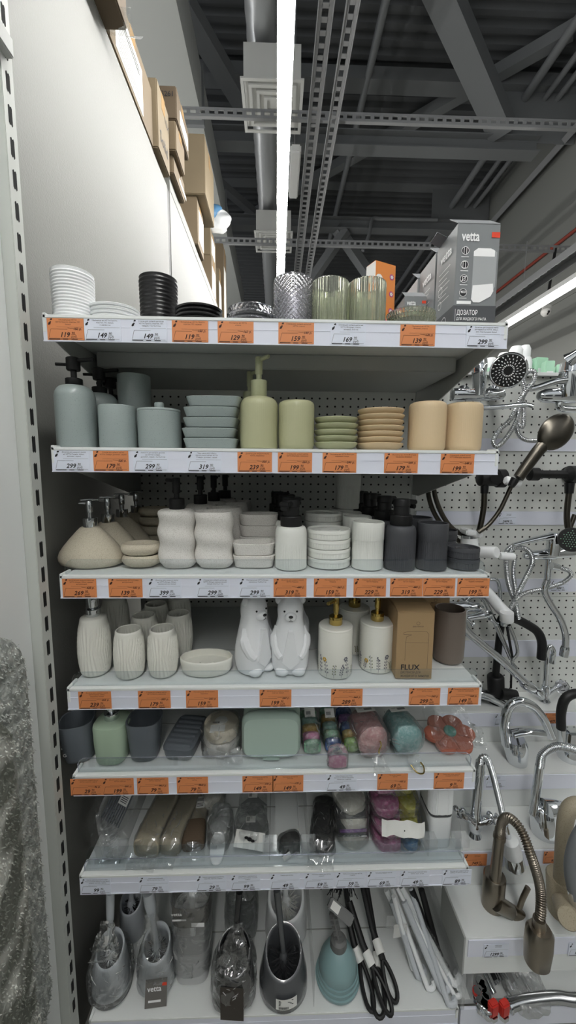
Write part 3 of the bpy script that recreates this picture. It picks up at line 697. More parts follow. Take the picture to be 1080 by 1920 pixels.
# orange box
t = thing('carton_box', 'orange and white printed box standing behind the green glasses', 'box', (aty(713, 560, 1.17).x, 1.17, z), math.radians(24))
zt = zfront(713, 492, 1.15)-z
MB().box(-.036, .036, -.02, .02, 0, zt).build('box_body', 'box_orange', t, 0, .001)
MB().box(-.0366, -.0355, -.0205, .0205, .002, zt-.002).build('white_side', 'box_white', t, 0)
k = Ink(); k.disc(-.022, zt*.84, .012); k.front().move(T(0, -.0207, 0)).build('pale_oval', 'box_white', t, 0)
for zz in (.88, .72, .56): Ink().disc(.022, zt*zz, .008).front().move(T(0, -.0206, 0)).build('pink_dot', 'box_pink', t, 0)
Ink().add([(-.036, .002, 0), (.036, .002, 0), (.036, zt*.35, 0), (.0, zt*.5, 0), (-.036, zt*.42, 0)], [(0, 1, 2, 3, 4)]).front().move(T(0, -.0206, 0)).build('pink_wave', 'box_pink', t, 0)
k = Ink()
for zz in (.88, .72, .56):
    for a_ in range(5): k.disc(.022+.003*math.cos(a_*1.256), zt*zz+.003*math.sin(a_*1.256), .0022, 8)
k.front().move(T(0, -.0211, 0)).build('flower_print', 'box_white', t, 0)

# grey boxes
yf = .835
x0, x1 = aty(849, 600, yf).x, aty(927, 600, yf).x; W = x1-x0; H = zfront(885, 419, yf)-z; DP = atx(814, 600, x0).y-yf
def grey_box():
    t = thing('dispenser_box', 'x', 'box')
    MB().box(0, W, 0, DP, 0, H).build('box_body', 'box_grey', t, 0, .0008)
    MB().box(-.0006, W+.0006, -.0006, DP+.0006, 0, H*.24).build('dark_band', 'box_dark', t, 0)
    f = MB().prism([(0, 0), (DP*.42, .03), (DP*.42, .0315), (0, .0012)], 0, W, 'x'); f.v = [(p[0], p[1], p[2]+H) for p in f.v]; f.build('top_flap', 'box_grey', t, 0)
    k = Ink(); k.text('vetta', W*.1, H*.84, H*.13, 0, .02, maxw=W*.42)
    k.text('ДОЗАТОР', W*.07, H*.15, H*.065, 0, .01, maxw=W*.5); k.text('ДЛЯ ЖИДКОГО МЫЛА', W*.07, H*.10, H*.036, 0, .005, maxw=W*.72)
    k.line((W*.04, H*.09), (W*.04, H*.205), .0006)
    k.rect(W*.06, H*.252, W*.40, H*.282)
    for zz in (.75, .62, .49, .36): k.ring(W*.2, H*zz, W*.085, .0009)
    k.path([(W*.17, H*.72), (W*.17, H*.78)], .0012).path([(W*.23, H*.72), (W*.23, H*.78)], .0012).path([(W*.16, H*.59), (W*.16, H*.65), (W*.22, H*.65), (W*.22, H*.59)], .001, True).path([(W*.13, H*.46), (W*.27, H*.52)], .001).path([(W*.17, H*.47), (W*.23, H*.47), (W*.23, H*.51), (W*.17, H*.51)], .001, True)
    k.text('400', W*.2, H*.355, H*.035, 0, .02, 'CENTER')
    for zz in (.69, .56, .43, .305): k.rect(W*.11, H*zz, W*.29, H*zz+.0012)
    k.front().move(T(0, -.0013, 0)).build('front_print', 'white_ink', t, 0)
    k = Ink()
    for zz in (.75, .62, .49, .36): k.disc(W*.2, H*zz, W*.083)
    k.front().move(T(0, -.0009, 0)).build('dark_dot', 'ink', t, 0)
    Ink().rect(W*.8, H*.875, W*.995, H*.925).front().move(T(0, -.001, 0)).build('red_label', 'red_label', t, 0)
    # the soap dispenser printed on the front
    k = Ink(); k.add([(W*.40, H*.33, 0), (W*.43, H*.30, 0), (W*.86, H*.36, 0), (W*.95, H*.42, 0), (W*.95, H*.74, 0), (W*.86, H*.77, 0), (W*.5, H*.77, 0), (W*.40, H*.73, 0)], [tuple(range(8))])
    k.front().move(T(0, -.0009, 0)).build('printed_bottle', mat('print_pale', '#a3a6a7', .5), t, 0)
    k = Ink(); k.add([(W*.40, H*.30, 0), (W*.46, H*.27, 0), (W*.6, H*.27, 0), (W*.86, H*.33, 0), (W*.92, H*.38, 0), (W*.90, H*.45, 0), (W*.42, H*.43, 0)], [tuple(range(7))])
    k.front().move(T(0, -.0011, 0)).build('printed_base', 'white_ink', t, 0)
    Ink().add([(W*.40, H*.70, 0), (W*.9, H*.70, 0), (W*.9, H*.755, 0), (W*.8, H*.775, 0), (W*.5, H*.775, 0), (W*.40, H*.745, 0)], [tuple(range(6))]).front().move(T(0, -.0011, 0)).build('printed_cap', 'white_ink', t, 0)
    # left side: lettering
    k = Ink(); k.text('vetta', DP*.25, H*.78, H*.13, 0, .02, maxw=DP*.6)
    for j in range(7): k.rect(DP*.2, H*(.68-.05*j), DP*(.75-.07*(j % 3)), H*(.68-.05*j)+.001)
    for a_, b_, r_ in ((.3, .5, .1), (.3, .36, .08), (.55, .14, .12), (.25, .09, .09)): k.ring(DP*a_, H*b_, DP*r_, .0012)
    k.v = [(-.0012, DP-p[0], p[1]) for p in k.v]; k.build('side_print', 'white_ink', t, 0)
    return t
gb = grey_box(); gb.location = (x0, yf, z); gb['label'] = 'large grey box with a white soap dispenser printed on its front, at the shelf end'
for k, (dy, dx, sc_, lab) in enumerate(((1, .0, 1, 'second grey box, directly behind the large one'), (2, -.004, .96, 'third grey box in the row behind the large one'))):
    dup(gb, (x0+dx, yf+DP*1.04*dy+.004, z), 0, lab, None, (.98, 1, sc_))
dup(gb, (x0-.055, yf+DP*1.5, z), 0, 'small grey box farthest left, behind the green glass dishes', None, (.6, .6, .62))

f = MB().prism([(0, 0), (-.022, .010), (-.022, .0112), (0, .0012)], DP*.5, DP*.9, 'y'); f.v = [(p[0], p[1], p[2]+H) for p in f.v]; f.build('side_flap', 'box_dark', gb, 0)

# ================================================================ second shelf
z = SZ[1]+.0022
def sil(pl, pr, py, yf, top):        # silhouette -> x, y, radius, height
    x, y, r = cyl(pl, pr, py, yf); return x, y, r, zfront((pl+pr)/2, top, y-r)-z
x, y, r, h = sil(103, 182, 790, .802, 716)
def speckle_dispenser(r, h):
    t = thing('soap_dispenser', 'x', 'soap dispenser')
    MB().lathe([(r*.93, 0), (r*.98, .0015), (r, .006)]+[(r, h*.8)]+[(r*(.36+.64*math.cos(a*PI/16)**.8), h*.8+h*.2*math.sin(a*PI/16)) for a in range(1, 8)]+[(r*.36, h)], 48).build('bottle_body', 'blue_speckle', t)
    slim_pump(t, h, 'black_matte', .0165, .014, az=math.radians(-15), nozzle=.05, stem_h=.016, head_h=.026, head_r=.0135)
    MB().tube([(-.004, 0, 0), (-.032, -.008, -.001)], .0032).build('pump_lever', 'black_matte', t).location.z = h+.014+.016+.012
    return t
hz = h
o = speckle_dispenser(r, h); o.location = (x, y, z); o['label'] = 'grey-blue speckled soap dispenser with black pump at the left front of the second shelf'
dup(o, (aty(184, 740, .93).x+.004, .93, z), 0, 'grey-blue dispenser standing directly behind the front one, mostly hidden')
dup(o, (aty(208, 740, 1.03).x, 1.03, z), 0, 'third grey-blue dispenser in the dark row, only its pump showing')
dup(o, (aty(236, 760, 1.16).x, 1.16, z), 0, 'rearmost grey-blue dispenser, its black pump dark against the back wall')
x, y, r, h = sil(184.5, 257, 800, .802, 758)
def plain_cup(r, h, m, name='tumbler'):
    return simple(name, MB().lathe(cup_prof([(r*.93, 0), (r*.985, .002), (r, .007), (r, h*.5), (r, h-.002), (r*.99, h)], .004, .006), 48), m)
o = plain_cup(r, h, 'blue_speckle'); o.location = (x, y, z); tag(o, 'plain grey-blue speckled tumbler beside the front dispenser', 'tumbler')
xx = aty(251, 740, .955).x
dup(o, (xx, .957, z), 0, 'grey-blue tumbler in the dark behind, carrying another tumbler')
dup(o, (xx+.001, .957, z+h+.0025), 0, 'grey-blue tumbler stacked on another in the dark behind the front one')
x, y, r, h = sil(258, 340, 800, .802, 764)
t = thing('lidded_jar', 'grey-blue speckled lidded jar with a small knob', 'jar', (x, y, z))
MB().lathe([(r*.93, 0), (r*.985, .002), (r, .007), (r, h*.5), (r, h-.004)], 48).build('jar_body', 'blue_speckle', t)
MB().lathe([(r, h-.0035), (r*1.005, h-.002), (r*.985, h+.001), (r*.5, h+.003)], 48).build('jar_lid', 'blue_speckle', t)
MB().lathe([(.009, h+.002), (.0095, h+.003), (.0098, h+.014), (.0085, h+.016)], 24).build('lid_knob', 'blue_speckle', t)
def rect_dish(hx, hy, h, m, name='soap_dish', n=5, wall=.004):
    return simple(name, MB().sell([(0, hx*.84, hy*.8), (.002, hx*.90, hy*.87), (h*.5, hx*.95, hy*.94), (h-.001, hx, hy), (h, hx-.001, hy-.001), (h, hx-wall, hy-wall), (.006, hx*.88-wall, hy*.84-wall)], 56, n), m)
xa, xb = aty(338, 830, .803).x, aty(443, 830, .803).x
hx = (xb-xa)/2; ht = (zfront(392, 741, .806)-z)/5
so = stack(5, lambda: rect_dish(hx, .04, ht*.98, 'blue_speckle'), '{} of the five rectangular grey-blue speckled soap dishes', 'soap dish', 'grey-blue rectangular soap dishes', ((xa+xb)/2, .845, z), ht, .003)
for k, o in enumerate(so): o.location.x += (.001, -.001, -.001, .004, .007)[k]
o = plain_cup(.03, .085, 'black_pp', 'tumbler'); o.location = (aty(325, 760, 1.15).x, 1.15, z); tag(o, 'black tumbler in the dark between the lidded jar and the soap dishes', 'tumbler')

x, y, r, h = sil(450, 521, 800, .803, 738)
rib = lambda n, a=.0009: (lambda t_, z_, q: q-a*(1-abs(math.cos(n*t_/2))**.5) if .006 < z_ else q)
def olive_bottle(r, h, m, n=64):
    t = thing('soap_dispenser', 'x', 'soap dispenser')
    MB().lathe([(r*.88, 0), (r*.97, .002), (r, .008)]+[(r, .008+(h*.82-.008)*k/4) for k in range(1, 5)]+[(r*(.42+.58*math.cos(a*PI/16)), h*.82+h*.18*math.sin(a*PI/16)) for a in range(1, 8)]+[(r*.42, h)], 192, rib(n)).build('bottle_body', m, t)
    return t
t = olive_bottle(r, h, 'olive'); t.location = (x, y, z); t['label'] = 'olive green ribbed soap dispenser with matching pump, in front'
zc = zfront(485, 713, y)-z-h
slim_pump(t, h-.001, 'olive_plain', r*.42, zc, az=math.radians(-35), nozzle=.026, rise=.004, stem_h=.012, head_h=.036, head_r=.0078)
dup(t, (x-.028, y+.13, z), 0, 'olive dispenser farther back, only its spout showing left of the front one', None, (.96, .96, 1.0))
def rib_tumbler(r, h, m, n=64):
    return simple('tumbler', MB().lathe(cup_prof([(r*.86, 0), (r*.96, .003), (r, .010), (r, h*.3), (r, h*.6), (r, h*.88), (r*.985, h*.95), (r*.93, h*.99), (r*.88, h)], .004, .006), 192, lambda t_, z_, q: q-.0009*(1-abs(math.cos(n*t_/2))**.5) if q > r*.97 else q), m, 50)
x, y, r, h = sil(522, 589, 800, .803, 749)
o = rib_tumbler(r, h, 'olive'); o.location = (x, y, z); tag(o, 'olive green ribbed tumbler beside the olive dispenser', 'tumbler')
def saucer(r, h, m):
    return simple('soap_dish', MB().lathe([(r*.58, 0), (r*.72, .0015), (r*.9, h*.4), (r*.99, h*.8), (r, h*.95), (r*.985, h), (r*.93, h*.93), (r*.75, h*.5), (r*.3, h*.35)], 48), m)
xa, xb = aty(592, 800, .82).x, aty(676, 800, .82).x; rr = (xb-xa)/2
ht = (zfront(634, 781, .82)-z)/5.3
stack(5, lambda: saucer(rr, ht*1.25, 'olive_plain'), '{} of the five round olive soap dishes', 'soap dish', 'round olive soap dishes', ((xa+xb)/2, .803+rr, z), ht, .001)
xa, xb = aty(677, 800, .82).x, aty(765, 800, .82).x; rr = (xb-xa)/2
ht = (zfront(720, 766, .82)-z)/7.2
bd = stack(7, lambda: saucer(rr, ht*1.3, 'beige'), '{} of the seven round beige soap dishes in the front pile', 'soap dish', 'round beige soap dishes', ((xa+xb)/2, .803+rr, z), ht, .001, ('lowest', 'second lowest', 'third lowest', 'middle', 'third highest', 'second highest', 'topmost'))
stack(7, None, '{} of the seven beige soap dishes in the rear pile, behind the front pile', 'soap dish', 'round beige soap dishes', ((xa+xb)/2+.02, .803+3.2*rr, z), ht, .001, ('lowest', 'second lowest', 'third lowest', 'middle', 'third highest', 'second highest', 'topmost'), 0, bd[0])
x, y, r, h = sil(765, 837, 800, .803, 751)
o = rib_tumbler(r, h, 'beige'); o.location = (x, y, z); tag(o, 'left beige ribbed tumbler on the second shelf', 'tumbler', 'beige ribbed tumblers')
x, y, r, h = sil(836, 900, 800, .815, 753)
dup(o, (x, y, z), .2, 'right beige ribbed tumbler at the end of the second shelf', 'beige ribbed tumblers')
# ================================================================ third shelf
z = SZ[2]+.0016
def st(pl, pr, pb, top, zz, py=None):
    x, y, r, yf = stand(pl, pr, pb, zz, py); return x, y, r, zfront((pl+pr)/2, top, y-r*.9)-zz
# cone shaped stone dispensers
def pebble_dispenser(r, h):
    t = thing('soap_dispenser', 'x', 'soap dispenser')
    pr = [(r*.80, 0), (r*.93, .004), (r*.99, .011), (r, .018), (r*.95, .03), (r*.82, h*.5), (r*.62, h*.7), (r*.42, h*.88), (r*.31, h*.97), (r*.25, h)]
    MB().lathe(pr, 48, lambda t_, z_, q: q*(1+.03*math.cos(2*t_+.6)), sy=.72).build('bottle_body', 'pebble', t, 60)
    slim_pump(t, h-.001, 'chrome', .0155, .021, az=math.radians(178), nozzle=.022, stem_h=.012, head_h=.026, head_r=.0075)
    MB().tube([(-.018, 0, 0), (0, 0, .001), (.022, .0, .0005)], .0022).build('spout', 'chrome', t).location.z = h+.021+.012+.0265
    return t
yf = atz(168, 1068, z).y; xa, xb = aty(109, 1050, yf+.04).x, aty(229, 1050, yf+.04).x
r = (xb-xa)/2; h = zfront(174, 987, yf+.045)-z
pd_ = pebble_dispenser(r, h); pd_.location = ((xa+xb)/2+.001, yf+.047, z); pd_['label'] = 'cone-shaped beige stone dispenser with chrome pump, foremost in its row'
pd_['group'] = 'cone-shaped stone dispensers'
for px, Y, lab in ((199, .945, 'second cone-shaped stone dispenser, just behind the foremost'), (226, 1.045, 'third cone-shaped stone dispenser of the row, in shade'), (253, 1.145, 'rearmost cone-shaped stone dispenser, dark by the back wall')):
    dup(pd_, (aty(px, 960, Y).x+.004, Y, z), 0, lab)
def pebble_dish(hx, hy, h):
    return simple('soap_dish', MB().sell([(0, hx*.62, hy*.62), (h*.2, hx*.86, hy*.86), (h*.55, hx, hy), (h*.8, hx*.97, hy*.97), (h*.95, hx*.9, hy*.9), (h, hx*.84, hy*.84), (h*.9, hx*.76, hy*.76), (h*.72, hx*.6, hy*.6), (h*.7, hx*.5, hy*.5), (h*.76, hx*.42, hy*.42), (h*.7, hx*.32, hy*.32), (h*.78, hx*.2, hy*.2)], 48, 2.3), 'pebble', 60)
yf = atz(264, 1068, z).y; xa, xb = aty(228, 1050, yf+.03).x, aty(302, 1050, yf+.03).x
hd = (zfront(264, 1040, yf+.01)-z)
q = stack(2, lambda: pebble_dish((xb-xa)/2, .037, .027), '{} of the two oval stone soap dishes in front', 'soap dish', 'oval stone soap dishes', ((xa+xb)/2, yf+.038, z), .0255, .002)
stack(4, None, '{} of the four oval stone soap dishes piled in the dark behind', 'soap dish', 'oval stone soap dishes', (aty(290, 1010, 1.12).x, 1.12, z), .026, .002, proto=q[0])
# wavy stone set
wav = lambda h_, n_: (lambda p, t_: p+Vector((math.cos(t_), math.sin(t_), 0))*(.0022*math.sin(2*PI*2.6*(p.z/h_)+t_*1.0+.6)))
def wavy_body(hx, hy, h, open_=False):
    secs = [(0, hx*.78, hy*.78), (.002, hx*.84, hy*.84), (.008, hx*.93, hy*.93)]+[(.012+(h-.02)*k/30, hx, hy) for k in range(31)]
    if open_: secs += [(h, hx*.98, hy*.98), (h+.0015, hx*.94, hy*.94), (h-.002, hx*.9, hy*.9), (h*.5, hx*.88, hy*.88), (.008, hx*.84, hy*.84)]
    else: secs += [(h-.003, hx*.93, hy*.93), (h, hx*.8, hy*.8), (h+.0008, hx*.4, hy*.4)]
    return MB().sell(secs, 56, 2.6, fn=wav(h, 2))
def ring_dims(pl, pr, pb, top, zz):
    yf_ = atz((pl+pr)/2, pb, zz).y; a, b = aty(pl, pb-40, yf_+.03).x, aty(pr, pb-40, yf_+.03).x
    return (a+b)/2, yf_, (b-a)/2, zfront((pl+pr)/2, top, yf_+.01)-zz
x, yf, hx, h = ring_dims(299, 367, 1068, 957, z)
t = thing('soap_dispenser', 'wavy speckled stone dispenser with black pump, foremost', 'soap dispenser', (x, yf+.034, z))
wavy_body(hx, .033, h).build('bottle_body', 'wavy_stone', t, 60)
slim_pump(t, h, 'black_matte', .0165, .024, az=math.radians(150), nozzle=.03, stem_h=.012, head_h=.034, head_r=.0085)
for k in (1, 2, 3): dup(t, (x+.02*k+.01, yf+.034+.085*k+.03, z), -1.2, ('wavy speckled dispenser second in the row, its black pump showing right of the foremost', 'wavy speckled dispenser third in the row, in shade', 'rearmost wavy speckled dispenser by the back wall')[k-1])
x, yf, hx, h = ring_dims(367, 437, 1068, 962, z)
o = simple('tumbler', wavy_body(hx, .033, h, True), 'wavy_stone', 60); o.location = (x, yf+.034, z); tag(o, 'wavy speckled stone cup, foremost beside the wavy dispenser', 'tumbler')
for k in (1, 2, 3): dup(o, (x+.008*k+.004, yf+.034+.083*k, z), .4*k, ('wavy speckled cup second in the row', 'wavy speckled cup third in the row', 'rearmost wavy speckled cup, in shade')[k-1])
x, yf, hx, h = ring_dims(437, 516, 1067, 1038, z)
q = stack(2, lambda: rect_dish(hx, .034, .028, 'wavy_stone', 'soap_dish', 4, .005), '{} of the two rounded speckled soap dishes in front', 'soap dish', 'rounded speckled soap dishes', (x, yf+.036, z), .0275, .001)
stack(4, None, '{} of the four rounded speckled soap dishes in the second pile', 'soap dish', 'rounded speckled soap dishes', (aty(485, 1000, yf+.115).x, yf+.115, z), .0275, .002, proto=q[0])
# half-ribbed white and charcoal sets
def half_rib(r, h, hr, n=46): return lambda t_, z_, q: q-.0011*(1-abs(math.cos(n*t_/2))**.7) if .004 < z_ < hr and q > r*.96 else q
def foam_pump(t, z0, m='black_matte', az=0):
    MB().lathe([(.0235, 0), (.024, .001), (.024, .021), (.0225, .023), (.0175, .024), (.0175, .042), (.0185, .043), (.0185, .055), (.017, .058)], 36).build('pump_collar', m, t).location.z = z0
    h = MB().box(0, .034, -.012, .012, .046, .056); h.box(.026, .034, -.009, .009, .036, .047); h.move(R(math.degrees(az), 'Z')).build('pump_spout', m, t, 0, .002).location.z = z0
def foam_dispenser(r, h, m, az=0):
    t = thing('soap_dispenser', 'x', 'soap dispenser')
    MB().lathe([(r*.92, 0), (r*.98, .0015), (r, .005)]+[(r, .005+(h*.62-.005)*k/6) for k in range(1, 7)]+[(r, h*.63), (r, h*.8)]+[(r*(.78+.22*math.cos(a*PI/12)), h*.8+h*.2*math.sin(a*PI/12)) for a in range(1, 7)]+[(r*.6, h)], 184, half_rib(r, h, h*.62)).build('bottle_body', m, t)
    foam_pump(t, h, az=az); return t
x, y, r, h = st(516, 575, 1071, 990, z)
wd = foam_dispenser(r, h, 'white_resin', math.radians(-120)); wd.location = (x, y, z); wd['label'] = 'white half-ribbed foam dispenser with black top, foremost'
for k in (1, 2, 3): dup(wd, (x-.012*k+.006, y+.085*k+.01, z), 2.4, ('white foam dispenser second in its row, only the black top clear', 'white foam dispenser third in its row', 'rearmost white foam dispenser by the back wall')[k-1])
def band_dish(r, h, m):
    return simple('soap_dish', MB().lathe([(r*.9, 0), (r*.97, .0012), (r*.985, .003), (r*.985, h*.3), (r*.985, h*.62), (r, h*.64), (r, h*.93), (r*.985, h), (r*.93, h), (r*.9, h*.8), (r*.55, h*.74), (r*.5, h*.86), (r*.42, h*.74), (r*.3, h*.86), (r*.15, h*.86)], 150, lambda t_, z_, q: q-.0016*(1-abs(math.cos(25*t_))**.7) if .002 < z_ < h*.63 and q > r*.95 else q), m)
x, y, r, h = st(576, 657, 1069, 996, z)
q = stack(4, lambda: band_dish(r, h/4*.99, 'white_resin'), '{} of the four round white soap dishes in front', 'soap dish', 'round white soap dishes', (x, y, z), h/4, .0012)
hq = h/4
stack(5, None, '{} of the five round white soap dishes in the rear pile', 'soap dish', 'round white soap dishes', (aty(606, 980, y+.13).x, y+.13, z), hq, .0012, proto=q[0])
def half_tumbler(r, h, m):
    return simple('tumbler', MB().lathe(cup_prof([(r*.93, 0), (r*.985, .002), (r*.985, .006), (r*.985, h*.35), (r*.985, h*.62), (r, h*.63), (r, h-.002), (r*.985, h)], .0035, .005), 150, half_rib(r, h, h*.625)), m)
x, y, r, h = st(659, 719, 1071, 982, z)
o = half_tumbler(r, h, 'white_resin'); o.location = (x, y, z); tag(o, 'white half-ribbed tumbler, foremost in its row', 'tumbler')
for k in (1, 2, 3): dup(o, (x-.006*k, y+.082*k+.01, z), .1*k, ('white half-ribbed tumbler second in its row', 'white half-ribbed tumbler third in its row', 'rearmost standing white half-ribbed tumbler, with another on top')[k-1])
dup(o, (aty(652, 940, y+.26).x, y+.256, z+h+.0015), 0, 'white tumbler stacked on another, rising in shade at the back')
x, y, r, h = st(720, 779, 1072, 988, z)
cdp = foam_dispenser(r, h, 'charcoal', math.radians(20)); cdp.location = (x, y, z); cdp['label'] = 'charcoal half-ribbed foam dispenser with black top, foremost'
for k in (1, 2, 3): dup(cdp, (x-.014*k, y+.088*k, z), .3, ('charcoal foam dispenser second in its row', 'charcoal foam dispenser third in its row', 'rearmost charcoal foam dispenser, dark by the back wall')[k-1])
x, y, r, h = st(779, 839, 1072, 984, z)
o = half_tumbler(r, h, 'charcoal'); o.location = (x, y, z); tag(o, 'charcoal half-ribbed tumbler, foremost in its row', 'tumbler')
dup(o, (x+.0, y+.09, z), .1, 'charcoal half-ribbed tumbler behind the foremost one')
x, y, r, h = st(838, 901, 1071, 1030, z)
q = stack(2, lambda: band_dish(r, h/2*.99, 'charcoal'), '{} of the two round charcoal soap dishes at the shelf end', 'soap dish', 'round charcoal soap dishes', (x, y, z), h/2, .001)
stack(3, None, '{} of the three charcoal soap dishes in the rear pile', 'soap dish', 'round charcoal soap dishes', (x-.012, y+.09, z), h/2, .001, proto=q[0])

# ================================================================ fourth shelf
z = SZ[3]+.0016
swirl = lambda h_, n_=36, a_=.0014: (lambda t_, z_, q: q+a_*math.cos(n_*t_+24*abs(z_/h_-.45)*math.sin(2*t_))*max(0, min(1, (h_*.9-z_)/(h_*.08)))*max(0, min(1, z_/.01)))
def barrel(r, h, topf=.84): return [(r*.66, 0), (r*.78, .001), (r*.86, .004)]+[(r*(.86+.14*math.sin(PI*.5*min(1, k/9))-(1-topf)*max(0, (k-9)/15)**2), .004+(h-.006)*k/24) for k in range(1, 25)]
def fluted_dispenser(r, h):
    t = thing('soap_dispenser', 'x', 'soap dispenser'); pr = barrel(r, h, .8)
    MB().lathe(pr+[(r*.76, h), (r*.5, h+.003), (r*.4, h+.003)], 180, swirl(h)).build('bottle_body', 'white_ceramic', t, 60)
    slim_pump(t, h+.003, 'chrome', .0165, .017, az=math.radians(-60), nozzle=.03, stem_h=.003, head_h=.028, head_r=.0135)
    return t
x, y, r, h = st(147, 211, 1274, 1166, z)
o = fluted_dispenser(r, h); o.location = (x, y, z); o['label'] = 'white fluted ceramic dispenser with chrome pump, in front at the left'
dup(o, (aty(216, 1160, y+.13).x, y+.13, z), .4, 'white fluted ceramic dispenser standing in shade behind the front one')
def fluted_cup(r, h): return simple('tumbler', MB().lathe(cup_prof(barrel(r, h, .84), .0035, .006), 180, lambda t_, z_, q: swirl(h)(t_, z_, q)), 'white_ceramic', 60)
x, y, r, h = st(214, 273, 1279, 1189, z)
fc = fluted_cup(r, h); fc.location = (x, y, z); tag(fc, 'white fluted cup in front beside the fluted dispenser', 'tumbler', 'white fluted cups')
for pl, pr, pb, lab in ((276, 336, 1277, 'white fluted cup in front, right of the other front cup'), (245, 298, 1243, 'white fluted cup second in the left row'), (310, 362, 1238, 'white fluted cup second in the right row'), (270, 317, 1214, 'white fluted cup third in the left row'), (313, 358, 1196, 'rearmost white fluted cup, under the shelf above')):
    x_, y_, r_, yf_ = stand(pl, pr, pb, z); dup(fc, (x_, y_, z), random.uniform(0, 1), lab)
x, yf, hx, h = ring_dims(337, 436, 1272, 1240, z)
t = simple('soap_dish', MB().lathe(cup_prof([(hx*.80, 0), (hx*.88, .002), (hx*.95, .010), (hx*.99, h*.75), (hx, h-.001), (hx*.99, h)], .0035, h*.55), 120, lambda t_, z_, q: q+.0005*math.cos(40*t_)*(.004 < z_ < h*.7), sy=.62)
    .lathe([(hx*.25, h*.55), (hx*.24, h*.6), (.004, h*.62)], 40, lambda t_, z_, q: q+.002*math.cos(8*t_), sy=.6), 'white_ceramic', 50)
t.location = (x, yf+hx*.56, z); tag(t, 'oval white ceramic soap dish in front of the empty space', 'soap dish')

# white bear bottles
def bear(h):
    t = thing('bear_dispenser', 'x', 'soap dispenser'); s_ = h/.150
    b = MB()
    b.sell([(0, .026, .022), (.003, .031, .026), (.012, .0345, .029), (.03, .0365, .031), (.05, .0355, .030), (.072, .031, .027), (.092, .0265, .0235), (.106, .0235, .022), (.118, .0245, .0235), (.130, .0235, .0225), (.140, .019, .018), (.147, .013, .013), (.150, .012, .012)], 24, 2.5)
    b.sphere((0, -.021, .113), .0115, 16, 1, 1.05, .85)
    for x_ in (-1, 1):
        b.sphere((x_*.0215, -.002, .138), .0072, 14, 1, .75, 1.1)
        b.sphere((x_*.015, -.022, .008), .0135, 14, 1, 1, .62)
        b.tube(curve([(x_*.0225, -.004, .088), (x_*.029, -.010, .066), (x_*.025, -.020, .045), (x_*.0165, -.0265, .034)], 5), [.0065]*4+[.0085]*4+[.0075]*4+[.0065]*3+[.004], 10, flat=1.25)
    b.prism([(-.004, .088), (.004, .088), (.016, .03), (0, .016), (-.016, .03)], -.0335, -.024, 'y')
    b.v = [(p[0]*s_, p[1]*s_, p[2]*s_) for p in b.v]
    b.build('bear_body', 'bear_white', t, 28)
    for x_ in (-1, 1): MB().sphere((x_*.0115*s_, -.0228*s_, .1235*s_), .0019*s_, 10).build('eye', 'black_pp', t)
    f = MB().sphere((0, -.0325*s_, .1165*s_), .0035*s_, 12, 1.2, .7, .8)
    f.tube([(0, -.0332*s_, .113*s_), (0, -.0335*s_, .1095*s_)], .0005, 6).tube([(-.0035*s_, -.0322*s_, .108*s_), (0, -.0335*s_, .1095*s_), (.0035*s_, -.0322*s_, .108*s_)], .0005, 6)
    f.build('nose', 'black_pp', t)
    MB().lathe([(.0125, 0), (.0135, .002), (.0135, .014), (.012, .016), (.008, .017), (.008, .021), (.012, .022), (.012, .031)], 28, lambda t_, z_, q: q+.0004*math.cos(30*t_)*(z_ < .015)).build('pump_collar', 'bear_white', t).location.z = h-.001
    MB().tube([(0, 0, .026), (0, -.03, .025), (0, -.036, .020)], .004).build('pump_spout', 'bear_white', t).location.z = h-.001
    return t
x, y, r, h = st(508, 579, 1273, 1124, z)
bo = bear(h); bo.location = (x, y, z); bo['label'] = 'white bear-shaped bottle in front, facing straight ahead'
bo['group'] = 'white bear bottles'
x2, y2, r2, yf2 = stand(441, 511, 1272, z)
dup(bo, (x2, y2, z), math.radians(42), 'white bear-shaped bottle in front, turned to look to the right')
dup(bo, (x2-.003, y2+.105, z), math.radians(55), 'white bear-shaped bottle behind the one that looks right', None, .94)
dup(bo, (x+.008, y+.10, z), math.radians(30), 'white bear-shaped bottle behind the one facing ahead', None, .94)
